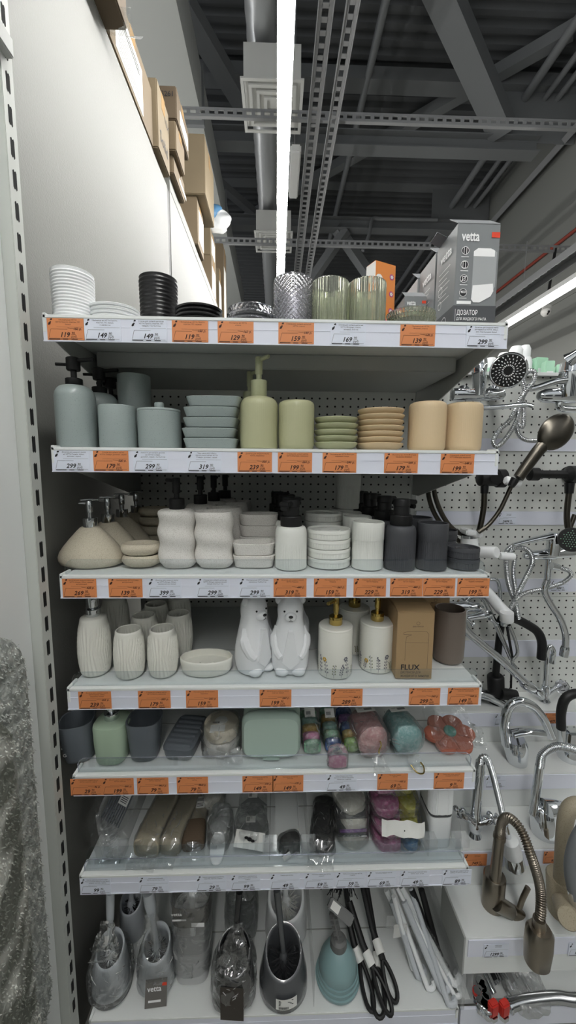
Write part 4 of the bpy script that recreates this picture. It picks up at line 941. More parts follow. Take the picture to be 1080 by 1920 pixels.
# flower printed dispensers
def floral(r, h, seed):
    rnd = random.Random(seed); t = thing('soap_dispenser', 'x', 'soap dispenser')
    MB().lathe([(r*.93, 0), (r*.98, .001), (r, .004), (r, h*.5), (r, h-.006), (r*.99, h-.005), (r*.99, h-.004), (r, h-.003), (r*.96, h), (r*.5, h+.002), (r*.4, h+.002)], 56).build('bottle_body', 'white_ceramic', t)
    slim_pump(t, h+.002, 'gold', .0155, .019, az=math.radians(200+seed*30), nozzle=.036, stem_h=.01, head_h=.034, head_r=.007)
    def wrap(k): k.v = [(math.sin(p[0]/r)*(r+.0004), -math.cos(p[0]/r)*(r+.0004), p[1]) for p in k.v]; return k
    g, ye, gn = Ink(), Ink(), Ink()
    n = 15
    for i in range(n):
        x0 = (i/n-.5)*2*PI*r; hh = h*rnd.uniform(.18, .40); bend = rnd.uniform(-.006, .006)
        pts = [(x0+bend*(k/5)**2, .004+hh*k/5) for k in range(6)]; g.path(pts, .0007)
        kind = i % 3; x1, y1 = pts[-1]
        for k in range(2, 6):
            for sd in (-1, 1):
                xx, yy = pts[k-1]; (gn if kind == 1 else g).disc(xx+sd*.003, yy+.003, .0012, 8, .0022)
                g.line((xx, yy), (xx+sd*.003, yy+.003), .0005)
        if kind == 0:
            for a_ in range(6): (ye if i % 6 == 0 else g).disc(x1+.0035*math.cos(a_*1.047), y1+.0035*math.sin(a_*1.047), .0021, 8)
        if kind == 2:
            for a_ in range(5): g.disc(x1+.002*math.cos(a_), y1+.002*a_-.004, .0016, 8)
    wrap(g).build('grey_flower_print', 'grey_print', t, 0); wrap(ye).build('yellow_flower_print', 'gold_print', t, 0); wrap(gn).build('green_leaf_print', 'green_print', t, 0)
    return t
x, y, r, h = st(596, 660, 1275, 1183, z)
o = floral(r, h, 1); o.location = (x, y, z); o['label'] = 'white flower-printed dispenser with gold pump, left one in front'
x2, y2, r2, yf2 = stand(674, 736, 1264, z)
dup(o, (x2, y2, z), 2.2, 'white flower-printed dispenser with gold pump, right one next to the kraft box')
dup(o, (aty(663, 1190, y2+.09).x, y2+.09, z), 4.0, 'white flower-printed dispenser standing behind and between the front pair')
# kraft box
yf = atz(775, 1272, z).y; xa, xb = aty(741, 1270, yf).x, aty(808, 1270, yf).x; W = xb-xa; h = zfront(775, 1148, yf)-z
def kraft_box():
    t = thing('kraft_box', 'x', 'box')
    MB().box(0, W, 0, W*1.05, 0, h).build('box_body', 'kraft', t, 0, .0008)
    f = MB().prism([(0, 0), (W*.5, .008), (W*1.05, .004), (W*1.05, .0052), (W*.5, .0092), (0, .0012)], 0, W, 'x'); f.v = [(p[0], p[1], p[2]+h) for p in f.v]; f.build('top_flap', 'kraft', t, 0)
    k = Ink(); k.text('FLUX', W*.13, h*.14, h*.115, 0, .02, maxw=W*.62)
    k.text('ДИСПЕНСЕР ДЛЯ', W*.13, h*.085, h*.05, maxw=W*.55); k.text('жидкого мыла', W*.13, h*.03, h*.06, maxw=W*.78)
    k.path([(W*.24, h*.55), (W*.24, h*.28)], .0005).path([(W*.86, h*.55), (W*.86, h*.16)], .0005).path([(W*.24, h*.55), (W*.86, h*.55), (W*.86, h*.68), (W*.80, h*.72), (W*.30, h*.72), (W*.18, h*.70), (W*.18, h*.675), (W*.40, h*.67), (W*.26, h*.64), (W*.24, h*.55)], .0005)
    k.ring(W*.56, h*.84, W*.045, .0005, 16); k.text('ДИСПЕНСЕР', W*.56, h*.785, h*.025, align='CENTER', maxw=W*.3)
    k.front().move(T(0, -.0008, 0)).build('front_print', 'ink', t, 0)
    return t
kb = kraft_box(); kb.location = (xa, yf, z); kb.rotation_euler.z = math.radians(-2); kb['label'] = 'kraft cardboard box with a line drawing of a soap dispenser'
dup(kb, (aty(728, 1150, yf+.13).x, yf+.13, z), .05, 'second kraft box in shade behind the front kraft box')
dup(kb, (aty(776, 1150, yf+.14).x+.012, yf+.15, z), -.1, 'third kraft box, behind at the right')
x, y, r, h = st(809, 871, 1250, 1150, z)
o = simple('tumbler', MB().lathe(cup_prof([(r*.80, 0), (r*.92, .003), (r*.98, .012), (r, h*.3), (r*.99, h*.6), (r*.95, h-.001), (r*.94, h)], .003, .006), 48), 'brown_grey'); o.location = (x, y, z)
tag(o, 'brown-grey cup at the right end of the fourth shelf', 'tumbler')
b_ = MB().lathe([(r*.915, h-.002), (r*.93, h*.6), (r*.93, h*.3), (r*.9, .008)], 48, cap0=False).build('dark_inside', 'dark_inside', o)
# ================================================================ fifth shelf
z = SZ[4]+.0016
def sq_body(secs, n=3.2, seg=56): return MB().sell(secs, seg, n)
def sq_tumbler(hx, hy, h, m):
    return simple('tumbler', sq_body([(0, hx*.7, hy*.7), (.002, hx*.76, hy*.76), (.008, hx*.8, hy*.8), (h*.5, hx*.9, hy*.9), (h-.001, hx, hy), (h, hx*.985, hy*.985), (h-.001, hx-.003, hy-.003), (h*.5, hx*.9-.003, hy*.9-.003), (.006, hx*.78-.003, hy*.78-.003)], 3), m)
x, yf, hx, h = ring_dims(240, 303, 1434, 1357, z)
g = sq_tumbler(hx, hx*.95, h, 'grey_pp'); g.location = (x, yf+hx*.9, z); tag(g, 'upright grey rounded-square cup right of the sage dispenser', 'tumbler')
q = atz(156, 1437, z)
t = thing('tumbler', 'grey cup at the left end, with small white letters on its side', 'tumbler', (aty(152, 1400, q.y+.036).x, q.y+.036, z))
o = dup(g); o.parent = t; o.location = (0, 0, 0); o.name = 'cup_body'
for k_ in ('label', 'category', 'group'):
    if k_ in o: del o[k_]
t.rotation_euler = (0, math.radians(-3), math.radians(12))
k = Ink(); k.text('G', -.026, h*.3, .011); k.text('s', -.028, h*.5, .008); k.front().move(T(0, -hx*.93, 0)).build('white_lettering', 'white_ink', t, 0)
x, yf, hx, h = ring_dims(180, 242, 1438, 1361, z)
t = thing('soap_dispenser', 'sage green rounded-square dispenser with chrome pump', 'soap dispenser', (x, yf+hx*.9, z))
sq_body([(0, hx*.78, hx*.76), (.002, hx*.85, hx*.83), (.008, hx*.9, hx*.88), (h*.5, hx*.97, hx*.95), (h-.008, hx, hx*.98), (h-.002, hx*.97, hx*.95), (h, hx*.9, hx*.88), (h+.004, hx*.5, hx*.5), (h+.0045, hx*.3, hx*.3)], 3).build('bottle_body', 'sage', t)
slim_pump(t, h+.0035, 'chrome', .0165, .016, az=math.radians(-70), nozzle=.03, stem_h=.006, head_h=.02, head_r=.012)
# soap box with ridged lid
a, b = atz(307, 1408, z+.03), atz(370, 1398, z+.03); c2 = atz(345, 1338, z+.036)
hx = (b.x-a.x)/2; dy = (c2.y-a.y)/2
t = thing('soap_box', 'dark grey soap box with a ridged lid', 'soap box', ((a.x+b.x)/2, a.y+dy, z), math.radians(-8))
sq_body([(0, hx*.84, dy*.86), (.002, hx*.9, dy*.92), (.012, hx*.96, dy*.97), (.026, hx, dy)], 6).build('box_base', 'grey_pp', t)
ld = sq_body([(.0265, hx*1.03, dy*1.02), (.031, hx*1.03, dy*1.02), (.0325, hx*.97, dy*.97)], 6); ld.build('lid', 'grey_pp', t)
rg = MB()
for k in range(7):
    yy = -dy*.8+k*dy*.265; rg.tube([(-hx*.82, yy, .0325), (hx*.82, yy, .0325)], .0042, 8)
rg.build('lid_ridges', 'grey_pp', t)
# bagged loofah rolls
x, y, r, yf = stand(381, 450, 1428, z)
t = thing('bagged_sponge_rolls', 'clear bag with two cream loofah rolls and a small barcode label', 'sponge', (x, y, z))
rnd_ = lambda a_: (lambda t_, z_, q: q*(1+a_*noise.noise(Vector((math.cos(t_)*3, math.sin(t_)*3, z_*90)))))
MB().lathe([(r*.7, .004), (r*.92, .008), (r*.95, .03), (r*.85, .036)], 40, rnd_(.12)).build('sponge_roll', 'wavy_stone', t)
MB().lathe([(r*.8, .0385), (r*.93, .042), (r*.95, .066), (r*.9, .070), (r*.5, .0705), (r*.36, .071)], 40, rnd_(.05)).build('sponge_roll', 'cream', t)
MB().lathe([(r*.34, .0712), (r*.33, .073), (r*.1, .0735)], 28).build('sponge_core', 'paper', t)
MB().box(-.022, .012, -r*.6, -r*.1, .0745, .0752).move(R(10, 'X')).build('paper_label', 'paper', t, 0)
k = Ink()
for i in range(12): k.rect(-.019+i*.0014, -r*.3, -.019+i*.0014+.0006+.0004*(i % 2), -r*.18)
k.rect(-.019, -r*.42, .005, -r*.41); k.move(T(0, 0, .0762) @ R(10, 'X')).build('label_print', 'ink', t, 0)
def crumple(hx, hy, hz, seed, amp=.1, seg=56, n=26, pinch=0., freq=30, e=3, tap=7):
    mb = MB(); secs = []
    for i in range(n+1):
        f_ = i/n; s_ = min(1, (.15+min(f_, 1-f_)*tap))**.7; s_ *= 1-pinch*max(0, f_-.55)/.45
        secs.append((hz*f_, hx*s_, hy*s_))
    def fn(p, t_):
        d = noise.noise_vector(Vector((p.x, p.y, p.z))*freq+Vector((seed*7.1, seed*3.3, 0))); d2 = noise.noise_vector(Vector((p.x, p.y, p.z))*freq*2.7+Vector((0, seed, 9)))
        q_ = p+(d+d2*.5)*amp*min(hx, hy); q_.z = max(.0008, q_.z); return q_
    return mb.sell(secs, seg, e, fn=fn)
def glare_creases(t, hx, hy, hz, seed, loc=(0, 0, 0), n=14, rot=None):
    """fold lines of a crinkled bag, whitened to stand in for its glare streaks"""
    rnd = random.Random(seed); b = MB()
    for i in range(n):
        a_ = rnd.uniform(PI*.95, PI*2.05); f_ = rnd.uniform(.12, .9); da, df = rnd.uniform(-.35, .35), rnd.uniform(-.18, .18); pts = []
        for k in range(5):
            u = k/4; aa, ff = a_+da*u+rnd.uniform(-.06, .06), min(.97, max(.04, f_+df*u))
            s_ = 1.03*min(1, (.15+min(ff, 1-ff)*7))**.7
            pts.append((hx*s_*math.cos(aa), hy*s_*math.sin(aa), hz*ff))
        w_ = rnd.uniform(.0003, .0009); b.tube(pts, [w_*.3, w_, w_*1.2, w_, w_*.3], 5)
    if rot: b.move(rot)
    return b.move(T(*loc)) if False else b
def wrap_film(t, hx, hy, hz, seed, amp=.13, pinch=.3, m='clear_film', loc=(0, 0, 0), rot=None, freq=30):
    b = crumple(hx, hy, hz, seed, amp, pinch=pinch, freq=freq)
    if rot: b.move(rot)
    return merge_in(b.build('clear_bag', m, t, 25, loc=loc), glare_creases(t, hx, hy, hz, seed), 'crease_glare_film')
wrap_film(t, r*1.12, r*1.05, .078, 2, .12, .1)
def flap(t, pts_a, pts_b, seed, m='clear_film', name='bag_flap', amp=.006, n=14):
    """a crinkled sheet between two edges"""
    V_ = []
    for i in range(n+1):
        for j in range(n+1):
            u, v = i/n, j/n; p = Vector(pts_a[0]).lerp(Vector(pts_a[1]), u).lerp(Vector(pts_b[0]).lerp(Vector(pts_b[1]), u), v)
            V_.append(p+noise.noise_vector(p*45+Vector((seed, 0, seed)))*amp)
    return MB().add(V_, [(i*(n+1)+j, i*(n+1)+j+1, (i+1)*(n+1)+j+1, (i+1)*(n+1)+j) for i in range(n) for j in range(n)]).build(name, m, t, 20)
flap(t, ((-.01, -r*1.0, .02), (r*1.25, -r*.9, .03)), ((.0, -r*1.45, .004), (r*1.3, -r*1.35, .01)), 4)
# mint soap boxes
x, yf, hx, h = ring_dims(454, 563, 1428, 1340, z)
def mint_box():
    t = thing('soap_box', 'x', 'soap box')
    def shell(y0, y1, hx_, h_, z0, m, name):
        secs = []
        for k in range(9):
            a_ = k/8; secs.append((y0+(y1-y0)*a_, hx_*(1-.10*(1-math.sin(PI/2*a_))), h_/2*(1-.14*(1-math.sin(PI/2*a_)))))
        b = MB().sell(secs, 56, 5.5); b.v = [(p[0], p[2], p[1]+z0) for p in b.v]; return b.build(name, m, t, 40)
    shell(0, .017, hx, h, h/2+.002, 'mint', 'lid'); shell(.036, .0175, hx*.98, h*.98, h/2+.002, 'mint', 'box_base')
    MB().box(-hx*.28, hx*.28, -.004, .006, .004, .008).build('thumb_catch', 'mint', t, 0, .0015)
    return t
mb_ = mint_box(); mb_.location = (x, yf+.002, z); mb_['label'] = 'foremost mint green soap box standing on edge'; mb_['group'] = 'mint soap boxes'
for k in range(1, 6): dup(mb_, (x+.001*k, yf+.002+.0405*k, z+.0), 0, f"mint green soap box, {('second', 'third', 'fourth', 'fifth', 'sixth')[k-1]} from the front of its row")
# rainbow sponge bags
for n_, c_ in (('sp_green', '#86b596'), ('sp_pink', '#cf86ab'), ('sp_gold', '#b5933f'), ('sp_teal', '#8fb8ad'), ('sp_blue', '#33508f'), ('sp_purple', '#7f4f9a'), ('sp_lime', '#94c064'), ('sp_rose', '#dba4a4'), ('sp_aqua', '#8fc4c4'), ('sp_magenta', '#c4769f'), ('sp_yellow', '#c6c04a'), ('sp_sky', '#5a92c6'), ('sp_white', '#d6d3c9'), ('sp_black', '#0e0e10')):
    mat(n_, c_, .5, bump=1, bscale=170, speck='#%02x%02x%02x' % tuple(min(255, int(int(c_[i:i+2], 16)*.7+76)) for i in (1, 3, 5)) if n_ != 'sp_black' else None, spscale=130, spth=.45, spw=.25)
def sponge_bag(label, pl, pr, pf, pb, cols, seed, lab_at=None):
    a, b, c_ = atz(pl, pf, z+.01), atz(pr, pf, z+.01), atz((pl+pr)/2, pb, z+.045)
    hx = (b.x-a.x)/2; L = c_.y-a.y; t = thing('bagged_sponges', label, 'sponges', ((a.x+b.x)/2, a.y+.002, z), math.radians(random.uniform(-6, 6)), 'bags of rainbow sponges')
    n = len(cols)
    for i, cc in enumerate(cols):
        crumple(hx*.86, L/n*.47, .03+.018*i/n, seed+i, .08, 28, 12).build('sponge', cc, t, 50, loc=(0, L*(i+.5)/n, .003+.012*i/n))
    w_ = crumple(hx*1.0, L*.54, .062, seed+20, .12, pinch=.25); merge_in(w_.build('clear_bag', 'clear_film', t, 25, loc=(0, L/2, .0)), glare_creases(t, hx, L*.54, .062, seed), 'crease_glare_film')
    if lab_at is not None:
        l_ = MB().box(-hx*.55, hx*.55, -.011, .011, 0, .0008).move(T(0, L*lab_at, .066) @ R(35, 'X')); l_.build('paper_label', 'paper', t, 0)
        k = Ink()
        for i in range(9): k.rect(-hx*.4+i*.0013, -.006, -hx*.4+i*.0013+.0007, .002)
        k.move(T(0, L*lab_at, .0672) @ R(35, 'X')).build('label_print', 'ink', t, 0)
    return t
sponge_bag('bag of sponges, leftmost, with pink and gold ones and a tilted white label', 568, 606, 1412, 1335, ('sp_green', 'sp_pink', 'sp_gold', 'sp_teal', 'sp_green'), 3, .66)
sponge_bag('bag of sponges in the middle, white label over a pale green sponge', 609, 643, 1408, 1330, ('sp_blue', 'sp_green', 'sp_teal', 'sp_gold', 'sp_green'), 13, .55)
sponge_bag('bag of sponges with gold, lime, blue and purple ones, beside the pink bath sponge', 645, 680, 1408, 1330, ('sp_lime', 'sp_gold', 'sp_blue', 'sp_purple', 'sp_blue'), 23)
sponge_bag('small bag with a pink sponge lying low at the clear lip', 613, 652, 1432, 1412, ('sp_pink',), 33)
def long_sponge(label, pl, pr, pf, pb, m, seed, tie=None):
    a, b, c_ = atz(pl, pf, z+.03), atz(pr, pf, z+.03), atz((pl+pr)/2, pb, z+.075)
    hx = (b.x-a.x)/2; L = c_.y-a.y; t = thing('bath_sponge', label, 'sponge', ((a.x+b.x)/2, a.y, z), math.radians(8))
    s_ = crumple(hx*.92, .036, L, seed, .1, 40, 22, 0, 22, 2.3); s_.move(R(-90, 'X')); s_.build('sponge', m, t, 60, loc=(0, .0, .040))
    w_ = crumple(hx*1.0, .040, L*1.08, seed+9, .09, pinch=0, e=2.5); w_.move(R(-90, 'X')); w_.build('clear_bag', 'clear_film', t, 25, loc=(0, -.008, .0435))
    merge_in(t.children[-1], glare_creases(t, hx, .040, L*1.08, seed, (0, 0, 0), 16, R(-90, 'X')), 'crease_glare_film')
    flap(t, ((-.012, -.008, .03), (.012, -.008, .03)), ((-.02, -.045, .006), (.024, -.04, .004)), seed)
    l_ = MB().box(-hx*.6, hx*.6, -.014, .014, 0, .0008).move(T(0, L*.8, .084)); l_.build('paper_label', 'paper', t, 0)
    k = Ink()
    for i in range(14): k.rect(-.004+i*.0014, -.009, -.0034+i*.0014+.0004*(i % 2), -.001)
    k.rect(-.018, -.002, -.008, -.001); k.move(T(0, L*.8, .0852)).build('label_print', 'ink', t, 0)
    if tie: MB().tube(curve([Vector(p) for p in tie], 6), .0016, 8).build('gold_tie', 'gold', t)
    return t
long_sponge('pink bath sponge in a clear bag with a gold twist tie', 672, 735, 1405, 1325, 'sp_rose', 41, [(.006, -.012, .058), (.009, -.012, .048), (.004, -.012, .034), (.006, -.014, .026)])
long_sponge('teal bath sponge in a clear bag beside the flower sponge', 738, 799, 1402, 1325, 'sp_aqua', 47, [(-.012, -.03, .012), (-.005, -.046, .006), (.008, -.05, .006), (.014, -.04, .012), (.010, -.032, .018)])
# flower sponge
c0 = atz(842, 1376, z+.02)
t = thing('flower_sponge', 'orange flower-shaped sponge with teal centre in a clear bag', 'sponge', (c0.x, c0.y, z+.004))
fl = MB()
n = 96; Rm = Matrix.Rotation(math.radians(14), 4, 'X')
def petal_r(a_): return .055*(.80+.22*abs(math.cos(3*a_))**.9)
rings = []
for zz, s_ in ((0, .95), (.001, 1), (.010, 1), (.012, .96), (.0125, .7), (.0128, .3)):
    rings.append([(petal_r(2*PI*i/n)*s_*math.cos(2*PI*i/n)*1.12, petal_r(2*PI*i/n)*s_*math.sin(2*PI*i/n), zz) for i in range(n)])
mat('flower_orange', '#b56a55', .75, bump=.5, bscale=150); mat('flower_teal', '#5f988c', .8, bump=.8, bscale=200)
fl.loft(rings).move(T(0, 0, .012) @ Rm).build('petals', 'flower_orange', t, 30)
gv = MB()
for i in range(6):
    a_ = PI/6+i*PI/3; gv.tube([(.016*math.cos(a_), .016*math.sin(a_), .0130), (.046*math.cos(a_+.12), .046*math.sin(a_+.12), .0125)], .0009, 6)
gv.move(T(0, 0, .012) @ Rm).build('petal_creases', mat('flower_dark', '#94543f', .8), t)
MB().lathe([(.0145, .013), (.0145, .0175), (.012, .019), (.004, .0195)], 32).move(T(0, 0, .012) @ Rm).build('flower_centre', 'flower_teal', t)
flap(t, ((-.060, -.062, .020), (.064, -.060, .020)), ((-.05, .062, .066), (.058, .062, .068)), 5, amp=.008, name='clear_bag')
flap(t, ((-.05, .055, .06), (.055, .055, .062)), ((-.045, .085, .075), (.05, .08, .078)), 8, amp=.008)
flap(t, ((.05, -.03, .006), (.062, .03, .03)), ((.078, -.035, .012), (.082, .0, .03)), 15, amp=.006)

# ================================================================ sixth shelf
z = SZ[5]+.0016
def lying(name, label, cat, p0, p1, r0, m, seed, squash=.8, wrap=True, group=None, part='roll', e=2.4, amp=.05, film_amp=.1):
    """a long soft thing lying on the shelf from front pixel p0 to back pixel p1"""
    a, b = atz(*p0, z+r0*squash), atz(*p1, z+r0*squash); L = (b-a).length; ang = math.atan2(b.x-a.x, b.y-a.y)
    t = thing(name, label, cat, (a.x, a.y, z), -ang, group)
    s_ = crumple(r0, r0*squash, L, seed, amp, 40, 28, 0, 25, e, 24 if e > 3 else 7); s_.move(R(-90, 'X')); s_.build(part, m, t, 50, loc=(0, 0, r0*squash+.001))
    if wrap:
        w_ = crumple(r0*1.12, r0*squash*1.06, L*1.06, seed+5, film_amp, pinch=0, e=e); w_.move(R(-90, 'X')); merge_in(w_.build('clear_bag', 'clear_film', t, 25, loc=(0, -.01, r0*squash*1.07+.002)), glare_creases(t, r0*1.12, r0*squash*1.06, L*1.06, seed, (0, 0, 0), 18, R(-90, 'X')), 'crease_glare_film')
        flap(t, ((-r0, -.004, r0*.8), (r0, -.004, r0*.8)), ((-r0*1.1, -.035, .01), (r0*1.1, -.03, .008)), seed+1)
    return t
mat('beige_block', '#b5ab94', .8, bump=.3, bscale=180); mat('brown_block', '#5b4c3d', .9, bump=.6, bscale=200)
lying('bagged_roll', 'beige roll in a clear bag, left of the pair', 'loofah', (272, 1596), (322, 1488), .031, 'beige_block', 3, .8, e=3.6, group='bagged beige rolls')
lying('bagged_roll', 'beige roll in a clear bag, right of the pair', 'loofah', (314, 1594), (362, 1488), .027, 'beige_block', 9, .8, e=3.6)
t = lying('bagged_block', 'brown and cream pumice block in a clear bag with a barcode label', 'pumice', (362, 1588), (372, 1505), .026, 'beige_block', 14, .62, part='cream_half')
MB().sell([(0, .0255, .016), (.005, .027, .0185), (.05, .027, .0185), (.055, .026, .018)], 32, 4).move(R(-90, 'X')).build('brown_half', 'brown_block', t, loc=(0, -.001, .0205))
MB().box(-.002, .020, .085, .12, .037, .0378).build('paper_label', 'paper', t, 0)
k = Ink()
for i in range(10): k.rect(.0+i*.0016, .105, .0008+i*.0016, .114)
for j in range(3): k.rect(.0, .089+j*.004, .016, .0905+j*.004)
k.move(T(0, 0, .0382)).build('label_print', 'ink', t, 0)
# comb pack and slotted dish at the left end
a = atz(208, 1560, z+.03)
t = thing('slotted_soap_dish', 'grey oval slotted dish leaning at the left end behind the comb pack', 'soap dish', (a.x, a.y+.02, z), math.radians(-12))
sd = MB().sell([(0, .040, .058), (.004, .043, .062), (.014, .044, .063), (.016, .042, .061), (.012, .038, .057), (.009, .036, .055)], 56, 2.6)
tilt = T(0, .03, .062) @ R(52, 'X') @ R(-14, 'Z')
sd.move(tilt).build('dish_body', 'clear_plastic', t)
sl = MB()
for k in range(9): sl.box(-.028+k*.0066, -.0252+k*.0066, -.042, .042, .010, .013)
sl.move(tilt).build('slots', 'grey_pp', t, 0)
MB().box(.0, .026, .002, .045, .0165, .0172).move(tilt).build('paper_label', 'paper', t, 0)
k = Ink()
for i in range(11): k.rect(.003+i*.0018, .028, .004+i*.0018, .041)
for j in range(4): k.rect(.003, .007+j*.004, .022, .0085+j*.004)
k.move(tilt @ T(0, 0, .0178)).build('label_print', 'ink', t, 0)
a = atz(190, 1590, z+.01)
t = thing('comb_pack', 'white comb strip in a crinkled clear bag slanting at the left end', 'comb', (a.x, a.y, z))
MB().bar((.028, -.028, .010), (-.030, .062, .045), .022, .003).build('comb_back', 'milky_film', t, 0)
cm = MB()
for k in range(10): f_ = k/9; p = Vector((.02-.045*f_, -.012+.07*f_, .014+.026*f_)); cm.bar(p, p+Vector((.024, .016, .004)), .002, .002)
cm.build('comb_teeth', 'milky_film', t, 0)
flap(t, ((.045, -.035, .004), (.055, .01, .03)), ((-.055, .07, .06), (-.03, .09, .075)), 21, amp=.007, name='clear_bag')
flap(t, ((.01, -.04, .003), (.045, -.035, .006)), ((-.06, .05, .035), (-.045, .075, .07)), 25, amp=.007)
# white netting and paddle
a = atz(410, 1575, z+.02)
t = thing('bagged_netting', 'white netting pouf in a clear bag left of the clear soap boxes', 'bath pouf', (a.x, a.y+.03, z))
crumple(.024, .045, .055, 51, .16, 44, 22).build('netting', 'milky_film', t, 40)
MB().sell([(0, .017, .030), (.003, .018, .032), (.009, .018, .032), (.011, .017, .030)], 36, 2.4).move(T(0, -.045, .012) @ R(24, 'X')).build('white_paddle', 'white_pp', t)
wrap_film(t, .030, .052, .062, 55, .14, .2)
a = atz(395, 1520, z+.04)
t = thing('bagged_netting', 'second white netting pouf in a clear bag, behind the brown block label', 'bath pouf', (a.x, a.y+.05, z))
crumple(.024, .03, .05, 57, .2, 44, 22).build('netting', 'sp_white', t, 40); wrap_film(t, .03, .036, .058, 59, .16, .2)
# clear soap boxes with paper header
a = atz(470, 1552, z+.02); hx = .038
t = thing('clear_soap_box', 'clear travel soap box with a white paper header, front one', 'soap box', (a.x, a.y+.012, z), 0, 'clear travel soap boxes')
MB().sell([(.002, .032, .026), (.006, .036, .029), (.022, .038, .031)], 48, 5).build('box_base', 'clear_plastic', t)
MB().sell([(.0225, .039, .032), (.028, .039, .032), (.033, .036, .029), (.034, .03, .025)], 48, 5).build('lid', 'clear_plastic', t)
MB().lathe([(.0385, 0), (.0385, .001)], 4).build('inner_frame', 'grey_pp', t, 0).hide_render = False
t.children[-1].scale = (.1, .1, 1); t.children[-1].location = (0, 0, .004)
MB().box(-.012, .012, -.012, .006, .0348, .0354).build('paper_label', 'paper', t, 0)
k = Ink()
for i in range(6): k.rect(-.010+i*.0013, -.009, -.0093+i*.0013, .003)
k.move(T(0, 0, .0358)).build('label_print', 'ink', t, 0)
dup(t, (a.x+.001, a.y+.085, z), 0, 'clear travel soap box behind the one with the paper header')
wrap_film(t, .044, .05, .042, 61, .1, .1)
def header(t, w_, h_, mtx, hole='star'):
    n = 10; V_ = []
    for i in range(n+1):
        for j in range(3): V_.append((w_*(i/n-.5), h_*(j/2-.5), .004*math.sin(i*1.7)+.003*math.cos(j*2+i)))
    MB().add(V_, [(i*3+j, i*3+j+1, (i+1)*3+j+1, (i+1)*3+j) for i in range(n) for j in range(2)]).move(mtx).build('paper_header', 'paper', t, 40)
    k = Ink()
    if hole == 'star': k.disc(-.008, .003, .005, 12, .003).disc(.008, -.001, .005, 12, .003).disc(0, .001, .006, 12, .004)
    else: k.disc(0, 0, .0016)
    k.move(mtx @ T(0, 0, .008)).build('hanging_hole', 'dark_slot', t, 0)
header(t, .072, .034, T(.0, -.05, .026) @ R(40, 'X') @ R(-8, 'Z'))
# white tray bin with black ball
a, b = atz(540, 1604, z+.001), atz(545, 1500, z+.001)
t = thing('pumice_tray', 'narrow white tray bin between two clear dividers', 'tray', (a.x, a.y, z), 0)
MB().box(-.030, .030, 0, .30, 0, .002).box(-.031, -.029, 0, .30, 0, .022).box(.029, .031, 0, .30, 0, .022).build('tray_body', 'shelf_white', t, 0)
a = atz(544, 1592, z+.02)
t = thing('black_pumice', 'black pumice ball in a clear bag with a white label', 'pumice', (a.x, a.y+.016, z+.0022), math.radians(25))
crumple(.026, .018, .032, 71, .1, 36, 18, 0, 25, 2.2).build('pumice_body', 'sp_black', t, 60); wrap_film(t, .03, .022, .037, 73, .12, .1)
MB().box(-.024, -.004, -.023, -.022, .010, .026).move(R(-20, 'Y')).build('paper_label', 'paper', t, 0)
# black netting
lying('bagged_netting', 'black netting in a glossy clear bag between clear dividers', 'bath pouf', (603, 1598), (610, 1495), .029, 'sp_black', 81, .7, part='netting', film_amp=.16)
# bags of white netting
def pillow(t, hx, hy, hz, m, seed, loc, rz=0, name='netting', rx=0):
    b = crumple(hx, hy, hz, seed, .1, 36, 14, 0, 40, 2.6); b.move(R(rx, 'X') @ R(rz, 'Z')); return b.build(name, m, t, 50, loc=loc)
a = atz(665, 1592, z)
t = thing('bagged_netting', 'bags of white netting with dark printed strips, piled beside the pink netting', 'bath pouf', (a.x, a.y+.03, z))
pillow(t, .036, .045, .026, 'sp_white', 91, (.0, .01, .001)); pillow(t, .034, .040, .026, 'sp_white', 93, (.004, .02, .035))
MB().box(-.040, .034, -.026, .05, .0275, .0335).build('dark_card', 'box_dark', t, 0, .002)
k = Ink()
for i in range(5): k.ring(-.026+i*.009, .0305, .0028, .0006, 6)
k.rect(.016, .0285, .030, .033); k.front().move(T(0, -.0265, 0)).build('card_print', 'white_ink', t, 0)
MB().tube(curve([(-.036, -.02, .040), (-.01, -.024, .043), (.03, -.02, .041)], 5), .0035, 10).build('purple_strip', 'sp_purple', t)
MB().box(-.040, .034, -.012, .055, .0625, .0685).build('dark_card', 'box_dark', t, 0, .002)
pillow(t, .036, .05, .028, 'sp_white', 95, (-.006, .045, .069), 20, rx=12)
wrap_film(t, .043, .06, .104, 97, .1, .15, loc=(-.002, .02, 0))
# pink, yellow and blue netting
a = atz(750, 1598, z); bx = a.x
def net_bag(label, zz, yy, c1, c2, seed, split=.0, dx=0):
    t = thing('bagged_netting', label, 'bath pouf', (bx+dx, yy, z+zz), 0, 'bags of coloured netting')
    pillow(t, .034, .048, .028, c1, seed, (-.024, 0, 0)); pillow(t, .021, .046, .027, c2, seed+2, (.031, 0, 0))
    wrap_film(t, .062, .052, .031, seed+4, .1, .0, loc=(.0, 0, -.0006)); return t
y0 = a.y+.045
net_bag('lowest coloured netting bag, pink and blue', .0008, y0, 'sp_magenta', 'sp_sky', 101)
t = net_bag('second coloured netting bag from the bottom, pink and yellow under the paper header', .0335, y0+.006, 'sp_magenta', 'sp_yellow', 111)
header(t, .105, .034, T(.004, -.056, .035) @ R(70, 'X') @ R(-5, 'Z'), 'dot')
net_bag('third coloured netting bag from the bottom, pink and yellow above the paper header', .068, y0+.025, 'sp_magenta', 'sp_yellow', 121)
net_bag('topmost coloured netting bag, pink and yellow just under the shelf above', .102, y0+.055, 'sp_magenta', 'sp_yellow', 131)
